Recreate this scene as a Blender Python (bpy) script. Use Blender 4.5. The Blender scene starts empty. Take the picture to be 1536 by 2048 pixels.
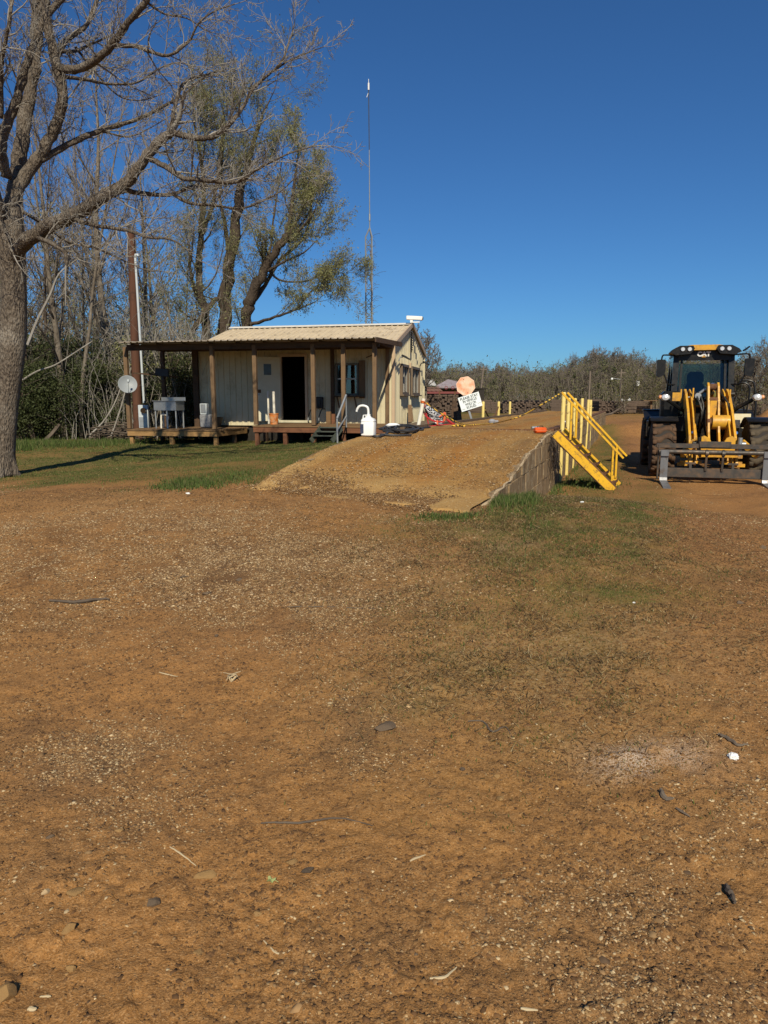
import bpy, math, random
import numpy as np
from mathutils import Vector, Matrix, noise as mnoise
from math import sin, cos, pi, radians, tan, atan2, sqrt
random.seed(7); np.random.seed(7)
scene = bpy.context.scene
C = scene.collection

# ------------------------------------------------------------------ camera
F = 1425.0                     # focal length in photo pixels (photo 1536 x 2048)
HZ = 798.0                     # horizon row
TH = math.atan((1024 - HZ) / F)
CAM_H = 1.65
cam = bpy.data.cameras.new('camera'); camo = bpy.data.objects.new('camera', cam); C.objects.link(camo)
cam.sensor_fit = 'VERTICAL'; cam.sensor_height = 36.0; cam.lens = F / 2048 * 36.0
cam.clip_start = 0.05; cam.clip_end = 5000
camo.location = (0, 0, CAM_H); camo.rotation_euler = (pi / 2 - TH, 0, 0)
scene.camera = camo

# ------------------------------------------------------------------ sky, sun, exposure
SUN_EL, SUN_AZ = radians(40), radians(3.5)      # azimuth: to the right of straight behind the camera
world = bpy.data.worlds.new('World'); scene.world = world; world.use_nodes = True
nt = world.node_tree; nt.nodes.clear()
sky = nt.nodes.new('ShaderNodeTexSky'); sky.sky_type = 'NISHITA'; sky.sun_disc = False
sky.sun_elevation = SUN_EL; sky.sun_rotation = pi - SUN_AZ
sky.altitude = 300; sky.air_density = 1.0; sky.dust_density = 0.3; sky.ozone_density = 3.0
bg = nt.nodes.new('ShaderNodeBackground'); bg.inputs['Strength'].default_value = 0.062
wo = nt.nodes.new('ShaderNodeOutputWorld')
tint = nt.nodes.new('ShaderNodeMix'); tint.data_type = 'RGBA'; tint.blend_type = 'MULTIPLY'; tint.inputs[0].default_value = 1.0
tint.inputs[7].default_value = (.43, .85, 1.28, 1)      # the deep, saturated blue of a clear spring sky
nt.links.new(sky.outputs[0], tint.inputs[6]); nt.links.new(tint.outputs[2], bg.inputs[0]); nt.links.new(bg.outputs[0], wo.inputs[0])
sl = bpy.data.lights.new('sun', 'SUN'); sl.energy = 5.0; sl.angle = radians(0.5); sl.color = (1.0, 0.91, 0.72)
so = bpy.data.objects.new('sun', sl); C.objects.link(so)
sdir = Vector((sin(SUN_AZ) * cos(SUN_EL), -cos(SUN_AZ) * cos(SUN_EL), sin(SUN_EL)))
so.rotation_euler = sdir.to_track_quat('Z', 'Y').to_euler(); so.location = (5, -20, 25)
scene.view_settings.view_transform = 'Standard'; scene.view_settings.look = 'None'
scene.view_settings.gamma = 1.0; scene.view_settings.exposure = 0.08
scene.cycles.max_bounces = 6; scene.cycles.transparent_max_bounces = 12

# ------------------------------------------------------------------ numbers: photo pixel -> place
def W(px, py, D):
    dx = (px - 768) / F; dy = (1024 - py) / F
    ry = cos(TH) + dy * sin(TH); rz = -sin(TH) + dy * cos(TH)
    t = D / ry
    return Vector((dx * t, D, CAM_H + rz * t))
SA = radians(19.5)             # heading of the truck scale
def nu(x, y): return x * cos(SA) - y * sin(SA), x * sin(SA) + y * cos(SA)
def xy(n, u): return n * cos(SA) + u * sin(SA), -n * sin(SA) + u * cos(SA)
def sst(a, b, x):
    t = np.clip((np.asarray(x, float) - a) / (b - a), 0, 1); return t * t * (3 - 2 * t)
_perm = np.random.RandomState(3).rand(256, 256)
def vnoise(x, y):
    x = np.asarray(x, float); y = np.asarray(y, float)
    xi = np.floor(x).astype(int); yi = np.floor(y).astype(int); fx = x - xi; fy = y - yi
    fx = fx * fx * (3 - 2 * fx); fy = fy * fy * (3 - 2 * fy)
    a = _perm[xi & 255, yi & 255]; b = _perm[(xi + 1) & 255, yi & 255]
    c = _perm[xi & 255, (yi + 1) & 255]; d = _perm[(xi + 1) & 255, (yi + 1) & 255]
    return (a * (1 - fx) + b * fx) * (1 - fy) + (c * (1 - fx) + d * fx) * fy
def fbm(x, y, o=4):
    s = 0; a = .5; t = 0
    for i in range(o):
        s = s + a * vnoise(x * 2 ** i + 17.3 * i, y * 2 ** i + 5.1 * i); t += a; a *= .5
    return s / t
def ground_base(x, y):
    n, u = nu(np.asarray(x, float), np.asarray(y, float))
    rise = sst(2.0, 7.8, u)
    left = rise * (0.50 - 0.36 * sst(5.2, 12.5, -n)) * (1 - 0.55 * sst(26, 45, u))
    right = 0.44 * rise * (1 - sst(8.2, 13.0, u)) * (1 - sst(-0.8, 3.2, n)) - 0.13 * sst(9.5, 13.5, u) * (1 - sst(22, 30, u))
    k = sst(-4.9, -1.9, n)
    h = left * (1 - k) + right * k
    return h * (1 - sst(60, 110, u))
def ground_h(x, y):
    x = np.asarray(x, float); y = np.asarray(y, float)
    r = np.sqrt(x * x + y * y)
    h = ground_base(x, y)
    n, u = nu(x, y)
    on = sst(8.5, 9.5, u) * (1 - sst(40, 42, u)) * sst(-5.0, -4.7, n) * (1 - sst(-1.6, -1.3, n))
    h = h + (1 - on) * ((fbm(x * .35, y * .35, 3) - .5) * .10 * sst(1, 6, r) + (fbm(x * 1.7 + 9, y * 1.7, 3) - .5) * .045 * (1 - sst(18, 40, r)))
    h = h + (1 - on) * ((fbm(x * 9, y * 9, 3) - .5) * .022 + (fbm(x * 31, y * 31, 2) - .5) * .013 + np.maximum(0, fbm(x * 14 + 5, y * 14, 3) - .56) * .055 * sst(.45, .65, fbm(x * 1.1 + 31, y * 1.1, 3))) * (1 - sst(6, 14, r))
    h = h - on * .05
    # ploughed-up mounds of soil behind the loader and the rut beside it
    for (mx, my, rx, ry, hh) in MOUNDS:
        d2 = ((x - mx) / rx) ** 2 + ((y - my) / ry) ** 2
        h = h + hh * np.exp(-d2) * (0.55 + 0.9 * fbm(x * 1.3, y * 1.3, 3))
    return h
MOUNDS = [(10.5, 33, 3.0, 1.2, .45), (14.0, 34, 3.0, 1.4, .5), (21.5, 38, 3.0, 2.5, 1.2), (19.5, 31, 2.2, 1.5, .5), (6.6, 11.6, .5, .35, .07), (7.0, 10.4, .7, .3, -.07)]
def gz(x, y): return float(ground_h(x, y))
def gp(px, py):
    dx = (px - 768) / F; dy = (1024 - py) / F
    r = Vector((dx, cos(TH) + dy * sin(TH), -sin(TH) + dy * cos(TH)))
    t = 0.5; step = .05
    while t < 400:
        p = Vector((0, 0, CAM_H)) + r * t
        if p.z <= float(ground_base(p.x, p.y)): break
        t += step * max(1, t * .1)
    return p

# ------------------------------------------------------------------ mesh builder
class MB:
    def __init__(s): s.v = []; s.f = []
    def add(s, vs, fs):
        o = len(s.v); s.v.extend(vs); s.f.extend([tuple(i + o for i in f) for f in fs]); return s
    def mark(s): return len(s.v)
    def xf(s, M, a=0):
        for i in range(a, len(s.v)): s.v[i] = tuple(M @ Vector(s.v[i]))
        return s
    def box(s, c, d, M=None, bev=0):
        x, y, z = d[0] / 2, d[1] / 2, d[2] / 2
        if bev:
            b = min(bev, x * .45, y * .45, z * .45); vs = []; 
            for sx in (-1, 1):
                for sy in (-1, 1):
                    for sz in (-1, 1):
                        vs += [(sx * x, sy * (y - b), sz * (z - b)), (sx * (x - b), sy * y, sz * (z - b)), (sx * (x - b), sy * (y - b), sz * z)]
            def I(sx, sy, sz, k): return (((sx > 0) * 2 + (sy > 0)) * 2 + (sz > 0)) * 3 + k
            fs = []
            for q in (-1, 1):
                fs.append((I(q, -1, -1, 0), I(q, 1, -1, 0), I(q, 1, 1, 0), I(q, -1, 1, 0)))
                fs.append((I(-1, q, -1, 1), I(1, q, -1, 1), I(1, q, 1, 1), I(-1, q, 1, 1)))
                fs.append((I(-1, -1, q, 2), I(1, -1, q, 2), I(1, 1, q, 2), I(-1, 1, q, 2)))
                for w in (-1, 1):
                    fs.append((I(q, w, -1, 0), I(q, w, 1, 0), I(q, w, 1, 1), I(q, w, -1, 1)))
                    fs.append((I(q, -1, w, 0), I(q, 1, w, 0), I(q, 1, w, 2), I(q, -1, w, 2)))
                    fs.append((I(-1, q, w, 1), I(1, q, w, 1), I(1, q, w, 2), I(-1, q, w, 2)))
                    for t in (-1, 1): fs.append((I(q, w, t, 0), I(q, w, t, 1), I(q, w, t, 2)))
        else:
            vs = [(sx * x, sy * y, sz * z) for sx in (-1, 1) for sy in (-1, 1) for sz in (-1, 1)]
            fs = [(0, 1, 3, 2), (4, 6, 7, 5), (0, 4, 5, 1), (2, 3, 7, 6), (0, 2, 6, 4), (1, 5, 7, 3)]
        if M is not None: vs = [tuple(M @ Vector(v)) for v in vs]
        return s.add([(v[0] + c[0], v[1] + c[1], v[2] + c[2]) for v in vs], fs)
    def bar(s, p, q, w, h, up=(0, 0, 1), bev=0):
        p = Vector(p); q = Vector(q); d = q - p; L = d.length; d.normalize(); up = Vector(up)
        if abs(d.dot(up)) > .98: up = Vector((0, 1, 0))
        x = d.cross(up).normalized(); z = x.cross(d)
        M = Matrix((x, d, z)).transposed()
        return s.box((p + q) / 2, (w, L, h), M, bev)
    def tube(s, pts, rad, n=6, cap=True):
        pts = [Vector(p) for p in pts]
        if not hasattr(rad, '__len__'): rad = [rad] * len(pts)
        o = len(s.v); m = len(pts)
        t = (pts[1] - pts[0]).normalized()
        a = Vector((0, 0, 1)) if abs(t.z) < .9 else Vector((1, 0, 0))
        u = t.cross(a).normalized()
        for i in range(m):
            if i == 0: tt = pts[1] - pts[0]
            elif i == m - 1: tt = pts[-1] - pts[-2]
            else: tt = pts[i + 1] - pts[i - 1]
            if tt.length < 1e-9: tt = t
            tt = tt.normalized(); u = (u - tt * u.dot(tt))
            if u.length < 1e-6: u = tt.orthogonal()
            u.normalize(); w = tt.cross(u); t = tt
            for k in range(n):
                an = 2 * pi * k / n; q = pts[i] + (u * cos(an) + w * sin(an)) * rad[i]
                s.v.append((q.x, q.y, q.z))
        for i in range(m - 1):
            for k in range(n):
                k2 = (k + 1) % n
                s.f.append((o + i * n + k, o + i * n + k2, o + (i + 1) * n + k2, o + (i + 1) * n + k))
        if cap:
            s.f.append(tuple(o + k for k in reversed(range(n)))); s.f.append(tuple(o + (m - 1) * n + k for k in range(n)))
        return s
    def cyl(s, p, q, r, r2=None, n=16): return s.tube([p, q], [r, r if r2 is None else r2], n)
    def lathe(s, prof, n=24, M=None, c=(0, 0, 0)):
        o = len(s.v); vs = []
        for (r, z) in prof:
            for k in range(n):
                a = 2 * pi * k / n; v = Vector((r * cos(a), r * sin(a), z))
                if M is not None: v = M @ v
                vs.append((v.x + c[0], v.y + c[1], v.z + c[2]))
        fs = []
        for i in range(len(prof) - 1):
            for k in range(n): fs.append((i * n + k, i * n + (k + 1) % n, (i + 1) * n + (k + 1) % n, (i + 1) * n + k))
        fs.append(tuple(reversed(range(n)))); fs.append(tuple((len(prof) - 1) * n + k for k in range(n)))
        return s.add(vs, fs)
    def prism(s, poly, o, ux, uy, uz, th):
        """polygon in plane (ux, uy) at o, extruded th along uz"""
        o = Vector(o); ux = Vector(ux); uy = Vector(uy); uz = Vector(uz); n = len(poly)
        a = [tuple(o + ux * x + uy * y) for x, y in poly]; b = [tuple(Vector(v) + uz * th) for v in a]
        fs = [tuple(reversed(range(n))), tuple(range(n, 2 * n))] + [(k, (k + 1) % n, n + (k + 1) % n, n + k) for k in range(n)]
        return s.add(a + b, fs)
    def ribs(s, o, ux, uz, nrm, u0, u1, z0, z1, sp=.3, rh=.025, rw=.05, th=0.0):
        """ribbed metal sheet; z0, z1 are numbers or functions of u; ribs stand at multiples of sp"""
        o = Vector(o); ux = Vector(ux); uz = Vector(uz); nrm = Vector(nrm)
        f0 = z0 if callable(z0) else (lambda u: z0); f1 = z1 if callable(z1) else (lambda u: z1)
        st = [(u0, 0)]; k = math.floor(u0 / sp) - 1
        while k * sp < u1 + sp:
            c = k * sp
            for du, h in ((-rw, 0), (-rw * .45, rh), (rw * .45, rh), (rw, 0)):
                if u0 + 1e-4 < c + du < u1 - 1e-4: st.append((c + du, h))
            k += 1
        st.append((u1, 0)); vs = []
        for u, h in st:
            for z in (f0(u), f1(u)): vs.append(tuple(o + ux * u + uz * z + nrm * h))
        fs = [(2 * i, 2 * i + 2, 2 * i + 3, 2 * i + 1) for i in range(len(st) - 1)]
        s.add(vs, fs)
        if th:
            nb = len(st); b = []
            for u, h in st:
                for z in (f0(u), f1(u)): b.append(tuple(o + ux * u + uz * z + nrm * (h - th)))
            oo = len(s.v); s.v.extend(b)
            for i in range(nb - 1): s.f.append((oo + 2 * i, oo + 2 * i + 1, oo + 2 * i + 3, oo + 2 * i + 2))
            a0 = oo - 2 * nb
            for i in range(nb - 1):
                for e in (0, 1): s.f.append((a0 + 2 * i + e, a0 + 2 * i + 2 + e, oo + 2 * i + 2 + e, oo + 2 * i + e))
        return s
    def build(s, name, mat, parent=None, smooth=False, loc=None, fix=True):
        me = bpy.data.meshes.new(name); me.from_pydata(s.v, [], s.f); me.update()
        if fix and len(s.f) < 60000:
            import bmesh
            bm = bmesh.new(); bm.from_mesh(me); bmesh.ops.recalc_face_normals(bm, faces=bm.faces); bm.to_mesh(me); bm.free()
        if mat is not None: me.materials.append(mat)
        if smooth:
            me.polygons.foreach_set('use_smooth', [True] * len(me.polygons))
            if smooth != 'all':
                try: me.set_sharp_from_angle(angle=radians(38))
                except Exception: pass
        o = bpy.data.objects.new(name, me); C.objects.link(o)
        if parent is not None: o.parent = parent
        if loc is not None: o.location = loc
        return o
def tag(o, label=None, cat=None, group=None, kind=None):
    if label: o['label'] = label
    if cat: o['category'] = cat
    if group: o['group'] = group
    if kind: o['kind'] = kind
    return o
def thing(name, loc, label, cat, rz=0, group=None):
    o = bpy.data.objects.new(name, None); C.objects.link(o); o.location = loc; o.rotation_euler = (0, 0, rz)
    o.empty_display_size = .1
    return tag(o, label, cat, group)
def dup(root, loc, rz=0, sc=1, label=None, group=None, parent=None):
    c = root.copy(); C.objects.link(c)
    if parent is None:
        c.location = loc; c.rotation_euler = (0, 0, rz); c.scale = (sc, sc, sc) if not hasattr(sc, '__len__') else sc
        if label: c['label'] = label
        if group: c['group'] = group
    else: c.parent = parent
    for ch in [k for k in C.objects if k.parent is root]: dup(ch, None, parent=c)
    return c
def np_mesh(name, V, Fa, mat, cols=None, nper=3, smooth=False):
    """big triangle or quad soups through numpy"""
    me = bpy.data.meshes.new(name); nv = len(V); nf = len(Fa)
    me.vertices.add(nv); me.vertices.foreach_set('co', V.astype(np.float32).ravel())
    me.loops.add(nf * nper); me.loops.foreach_set('vertex_index', Fa.astype(np.int32).ravel())
    me.polygons.add(nf); me.polygons.foreach_set('loop_start', np.arange(0, nf * nper, nper, dtype=np.int32))
    me.polygons.foreach_set('loop_total', np.full(nf, nper, dtype=np.int32))
    if smooth: me.polygons.foreach_set('use_smooth', np.ones(nf, dtype=bool))
    me.update(calc_edges=True)
    if cols is not None:
        for cn, arr in cols.items():
            at = me.color_attributes.new(cn, 'FLOAT_COLOR', 'POINT')
            a = np.ones((nv, 4), np.float32); a[:, :arr.shape[1]] = arr; at.data.foreach_set('color', a.ravel())
    me.materials.append(mat)
    o = bpy.data.objects.new(name, me); C.objects.link(o); return o

# ------------------------------------------------------------------ materials
class NT:
    def __init__(s, name):
        s.m = bpy.data.materials.new(name); s.m.use_nodes = True; s.t = s.m.node_tree; s.t.nodes.clear()
        s.out = s.n('ShaderNodeOutputMaterial'); s.b = s.n('ShaderNodeBsdfPrincipled'); s.l(s.b.outputs[0], s.out.inputs[0])
        s.tc = s.n('ShaderNodeTexCoord')
    def n(s, t, **k):
        x = s.t.nodes.new(t)
        for a, b in k.items(): setattr(x, a, b)
        return x
    def l(s, a, b): s.t.links.new(a, b)
    def noise(s, scale, detail=4, rough=.6, vec=None, dist=0, out=0):
        x = s.n('ShaderNodeTexNoise'); x.inputs['Scale'].default_value = scale; x.inputs['Detail'].default_value = detail
        x.inputs['Roughness'].default_value = rough; x.inputs['Distortion'].default_value = dist
        s.l(vec if vec is not None else s.tc.outputs['Object'], x.inputs['Vector']); return x.outputs[out]
    def vor(s, scale, vec=None, feat='F1', rnd=1):
        x = s.n('ShaderNodeTexVoronoi'); x.feature = feat; x.inputs['Scale'].default_value = scale; x.inputs['Randomness'].default_value = rnd
        s.l(vec if vec is not None else s.tc.outputs['Object'], x.inputs['Vector']); return x
    def ramp(s, fac, stops, interp='LINEAR'):
        x = s.n('ShaderNodeValToRGB'); e = x.color_ramp.elements; x.color_ramp.interpolation = interp
        while len(e) < len(stops): e.new(.5)
        for i, (p, c) in enumerate(stops):
            e[i].position = p; e[i].color = (c[0], c[1], c[2], 1) if hasattr(c, '__len__') else (c, c, c, 1)
        s.l(fac, x.inputs[0]); return x.outputs[0]
    def mix(s, fac, a, b, mode='MIX'):
        x = s.n('ShaderNodeMix'); x.data_type = 'RGBA'; x.blend_type = mode; x.clamp_factor = True
        for sock, v in ((x.inputs[0], fac), (x.inputs[6], a), (x.inputs[7], b)):
            if isinstance(v, (int, float)): sock.default_value = v
            elif isinstance(v, tuple): sock.default_value = (v[0], v[1], v[2], 1)
            else: s.l(v, sock)
        return x.outputs[2]
    def math(s, op, a, b=0.0, clamp=False):
        x = s.n('ShaderNodeMath'); x.operation = op; x.use_clamp = clamp
        for sock, v in ((x.inputs[0], a), (x.inputs[1], b)):
            if isinstance(v, (int, float)): sock.default_value = v
            else: s.l(v, sock)
        return x.outputs[0]
    def mapping(s, scale=(1, 1, 1), rot=(0, 0, 0), src='Object'):
        x = s.n('ShaderNodeMapping'); x.inputs['Scale'].default_value = scale; x.inputs['Rotation'].default_value = rot
        s.l(s.tc.outputs[src], x.inputs['Vector']); return x.outputs[0]
    def bump(s, h, strength=.5, dist=.02, normal=None):
        x = s.n('ShaderNodeBump'); x.inputs['Strength'].default_value = strength; x.inputs['Distance'].default_value = dist
        s.l(h, x.inputs['Height'])
        if normal is not None: s.l(normal, x.inputs['Normal'])
        s.l(x.outputs[0], s.b.inputs['Normal']); return x.outputs[0]
    def col(s, c):
        if isinstance(c, tuple): s.b.inputs['Base Color'].default_value = (c[0], c[1], c[2], 1)
        else: s.l(c, s.b.inputs['Base Color'])
    def set(s, rough=None, metal=None, spec=None):
        if rough is not None:
            if isinstance(rough, (int, float)): s.b.inputs['Roughness'].default_value = rough
            else: s.l(rough, s.b.inputs['Roughness'])
        if metal is not None: s.b.inputs['Metallic'].default_value = metal
        if spec is not None: s.b.inputs['Specular IOR Level'].default_value = spec
def M(name, c, c2=None, rough=.7, scale=4, metal=0, spec=.4, dirt=None, dirt_amt=.3, dscale=3, bump=0, bscale=30, stretch=None):
    """paint or material with mottling between c and c2 and patches of dirt"""
    t = NT(name)
    if c2 is None: c2 = tuple(x * .75 for x in c)
    vec = t.mapping(stretch) if stretch else None
    k = t.mix(t.ramp(t.noise(scale, 5, .65, vec), [(.3, 0), (.7, 1)]), c, c2)
    if dirt: k = t.mix(t.ramp(t.noise(dscale, 6, .7, vec), [(.62 - dirt_amt * .4, 0), (.72, 1)]), k, dirt)
    t.col(k); t.set(t.ramp(t.noise(scale * 2, 3), [(.3, max(0.05, rough - .08)), (.7, min(1, rough + .1))]), metal, spec)
    if bump: t.bump(t.noise(bscale, 4, .6, vec), bump, .01)
    return t.m
def wood(name, c, c2, dark, rough=.85, ax=0, sc=6):
    t = NT(name); st = [sc * 4, sc * 4, sc * 4]; st[ax] = sc * .25
    v = t.mapping(tuple(st)); g = t.noise(1.0, 5, .65, v, .3)
    k = t.mix(t.ramp(g, [(.3, 0), (.68, 1)]), c, c2)
    k = t.mix(t.ramp(t.noise(2.2, 5, .7), [(.52, 0), (.7, .8)]), k, dark)
    t.col(k); t.set(rough, 0, .25); t.bump(g, .35, .01); return t.m
def leafmat(name, c1, c2, trans=.35):
    t = NT(name)
    oi = t.n('ShaderNodeObjectInfo'); at = t.n('ShaderNodeVertexColor'); at.layer_name = 'tint'
    k = t.mix(t.noise(1.3, 4, .6), c1, c2)
    k = t.mix(.25, k, t.mix(oi.outputs['Random'], c1, c2))
    t.col(k); t.set(.6, 0, .25)
    tr = t.n('ShaderNodeBsdfTranslucent'); t.l(k, tr.inputs[0])
    mx = t.n('ShaderNodeMixShader'); mx.inputs[0].default_value = trans
    t.l(t.b.outputs[0], mx.inputs[1]); t.l(tr.outputs[0], mx.inputs[2]); t.l(mx.outputs[0], t.out.inputs[0]); return t.m
def barkmat(name, c1, c2, c3, scale=14, bump=.8):
    t = NT(name); oi = t.n('ShaderNodeObjectInfo')
    v = t.mapping((1, 1, .35)); g = t.noise(scale, 6, .7, v); vo = t.vor(scale * 1.6, v)
    k = t.mix(t.ramp(g, [(.35, 0), (.65, 1)]), c1, c2)
    k = t.mix(t.ramp(t.noise(2.0, 5, .7), [(.5, 0), (.68, .85)]), k, c3)
    k = t.mix(t.math('MULTIPLY', oi.outputs['Random'], .45), k, tuple(x * .55 for x in c1))
    t.col(k); t.set(.9, 0, .2)
    t.bump(t.math('ADD', g, t.math('MULTIPLY', vo.outputs['Distance'], .8)), bump, .03); return t.m
def vcolmat(name, rough=.85, trans=0, spec=.25):
    t = NT(name); a = t.n('ShaderNodeVertexColor'); a.layer_name = 'tint'; t.col(a.outputs[0]); t.set(rough, 0, spec)
    if trans:
        tr = t.n('ShaderNodeBsdfTranslucent'); t.l(a.outputs[0], tr.inputs[0]); mx = t.n('ShaderNodeMixShader'); mx.inputs[0].default_value = trans
        t.l(t.b.outputs[0], mx.inputs[1]); t.l(tr.outputs[0], mx.inputs[2]); t.l(mx.outputs[0], t.out.inputs[0])
    return t.m
def glassmat(name, tint=(.5, .6, .58), refl=.12):
    t = NT(name); t.t.nodes.remove(t.b)
    tr = t.n('ShaderNodeBsdfTransparent'); tr.inputs[0].default_value = (*tint, 1)
    gl = t.n('ShaderNodeBsdfGlossy'); gl.inputs['Roughness'].default_value = .03
    fr = t.n('ShaderNodeFresnel'); fr.inputs[0].default_value = 1.5
    f = t.math('ADD', fr.outputs[0], refl * .3, True)
    mx = t.n('ShaderNodeMixShader'); t.l(f, mx.inputs[0]); t.l(tr.outputs[0], mx.inputs[1]); t.l(gl.outputs[0], mx.inputs[2]); t.l(mx.outputs[0], t.out.inputs[0]); return t.m
def text_mesh(body, size, depth=.002, bold=0.0):
    cu = bpy.data.curves.new('text', 'FONT'); cu.body = body; cu.size = size; cu.align_x = 'CENTER'; cu.align_y = 'CENTER'; cu.extrude = depth; cu.offset = bold
    o = bpy.data.objects.new('text', cu); C.objects.link(o)
    bpy.context.view_layer.update(); dg = bpy.context.evaluated_depsgraph_get()
    me = bpy.data.meshes.new_from_object(o.evaluated_get(dg)); bpy.data.objects.remove(o); return me
# ------------------------------------------------------------------ ground sheet
def blob(x, y, px, py, rx, ry, s=1.0):
    c = gp(px, py); wx = rx * c.y / F; wy = abs(gp(px, max(py - ry, 806)).y - gp(px, py + ry).y) / 2
    k = c.x / c.y; dx = (x - c.x) - k * (y - c.y)
    return s * np.exp(-((dx / wx) ** 2 + ((y - c.y) / wy) ** 2))
_lb = [gp(-200, 968), gp(0, 972), (gp(230, 986)), gp(420, 988), gp(495, 966)]
_lbx = np.array([-40] + [p.x for p in _lb] + [_lb[-1].x + .25, 3]); _lby = np.array([_lb[0].y] + [p.y for p in _lb] + [_lb[-1].y - 3, _lb[-1].y - 3])
def masks(x, y):
    x = np.asarray(x, float); y = np.asarray(y, float); n, u = nu(x, y)
    nz = fbm(x * .9, y * .9, 4); nz2 = fbm(x * 3.1 + 4, y * 3.1, 3); nz3 = fbm(x * .3 + 3, y * .3 + 8, 3)
    r = np.hypot(x, y)
    yb = np.interp(x, _lbx, _lby)
    lawn = sst(-.5, 1.3, y - yb + (nz - .5) * 3.0) * (1 - sst(-4.72, -4.5, n))
    lawn = lawn * (0.55 + .45 * sst(.35, .6, nz))
    g = lawn
    for b in ((1110, 1015, 150, 36, 1.05), (1250, 1035, 90, 38, .9), (1010, 1000, 50, 22, 1.1), (900, 1050, 140, 26, .75), (1190, 940, 45, 60, 1.0), (1215, 890, 30, 40, .9), (1170, 880, 25, 30, .9), (1280, 1185, 140, 36, 1.15), (1150, 1120, 260, 60, .5), (1000, 1330, 260, 90, .42), (1380, 1130, 120, 40, .25), (860, 1420, 130, 40, .35), (1240, 822, 60, 5, 1.0), (1090, 826, 200, 5, .5), (1500, 822, 60, 6, .9), (1290, 1010, 60, 30, .7)):
        g = np.maximum(g, blob(x, y, *b) * (.4 + 1.2 * nz2 * nz2 + .35 * nz))
    far = sst(40, 70, r); g = np.maximum(g, far * .5 * nz3)
    grass = np.clip(g, 0, 1)
    dry = np.zeros_like(x)
    for b in ((1000, 1060, 160, 40, .9), (1150, 1000, 120, 30, .7), (900, 1130, 220, 60, .8), (1080, 1300, 330, 120, 1.0), (1300, 1270, 260, 90, .9), (1250, 1120, 260, 40, .7), (900, 1400, 200, 60, .6), (200, 1000, 260, 26, .7), (1230, 1060, 160, 40, .6), (1050, 1480, 200, 50, .4), (150, 920, 220, 20, .5)):
        dry = np.maximum(dry, blob(x, y, *b) * (.35 + nz))
    dry = np.clip(dry, 0, 1)
    red = np.zeros_like(x)
    for b in ((1420, 1060, 150, 60, .9), (1250, 900, 40, 50, .9), (1150, 1100, 330, 45, .8), (1440, 1130, 160, 60, .8), (1300, 950, 60, 30, .5), (1240, 845, 90, 9, .9), (1470, 840, 70, 16, .9), (1500, 980, 60, 40, .5), (250, 950, 160, 18, .4), (560, 1260, 200, 60, .35), (1330, 1430, 200, 50, .4)):
        red = np.maximum(red, blob(x, y, *b) * (.5 + .8 * nz))
    red = np.clip(red, 0, 1)
    orange = np.zeros_like(x)
    for b in ((300, 1330, 260, 90, .7), (560, 1300, 200, 60, .5), (550, 1760, 260, 120, .8), (150, 1900, 200, 90, .9), (850, 1650, 300, 90, .5), (1000, 1760, 260, 110, .8), (1100, 2000, 300, 80, .5), (700, 2000, 300, 90, .45), (1220, 845, 160, 14, .9), (1440, 990, 130, 40, .6), (1230, 1650, 150, 60, .5), (1050, 820, 160, 6, .9)):
        orange = np.maximum(orange, blob(x, y, *b) * (.45 + .9 * nz))
    orange = np.clip(orange, 0, 1)
    gv = np.full_like(x, .16)
    for b in ((350, 1120, 620, 110, .95), (100, 1230, 250, 90, .9), (200, 1560, 280, 130, 1.1), (640, 1230, 300, 80, .7), (760, 1480, 160, 90, .9), (1240, 1850, 280, 200, 1.35), (1380, 1650, 280, 100, 1.0), (60, 1750, 180, 100, .8), (780, 1900, 100, 100, .4), (880, 1040, 200, 30, .8)):
        gv = np.maximum(gv, blob(x, y, *b) * (.55 + .75 * nz2))
    gv = np.clip(gv * (1 - .6 * orange) * (1 - .85 * grass) * (1 - .6 * red) * (1 - .85 * dry) * (.45 + 1.0 * sst(.36, .62, nz)), 0, 1) * (1 - sst(14, 30, r))
    lime = blob(x, y, 1300, 1530, 120, 34, .9) * sst(.38, .62, nz2) + blob(x, y, 1010, 1090, 60, 14, .4) * nz2
    lime = np.clip(lime, 0, 1)
    return grass, dry, red, orange, gv, lime

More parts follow.
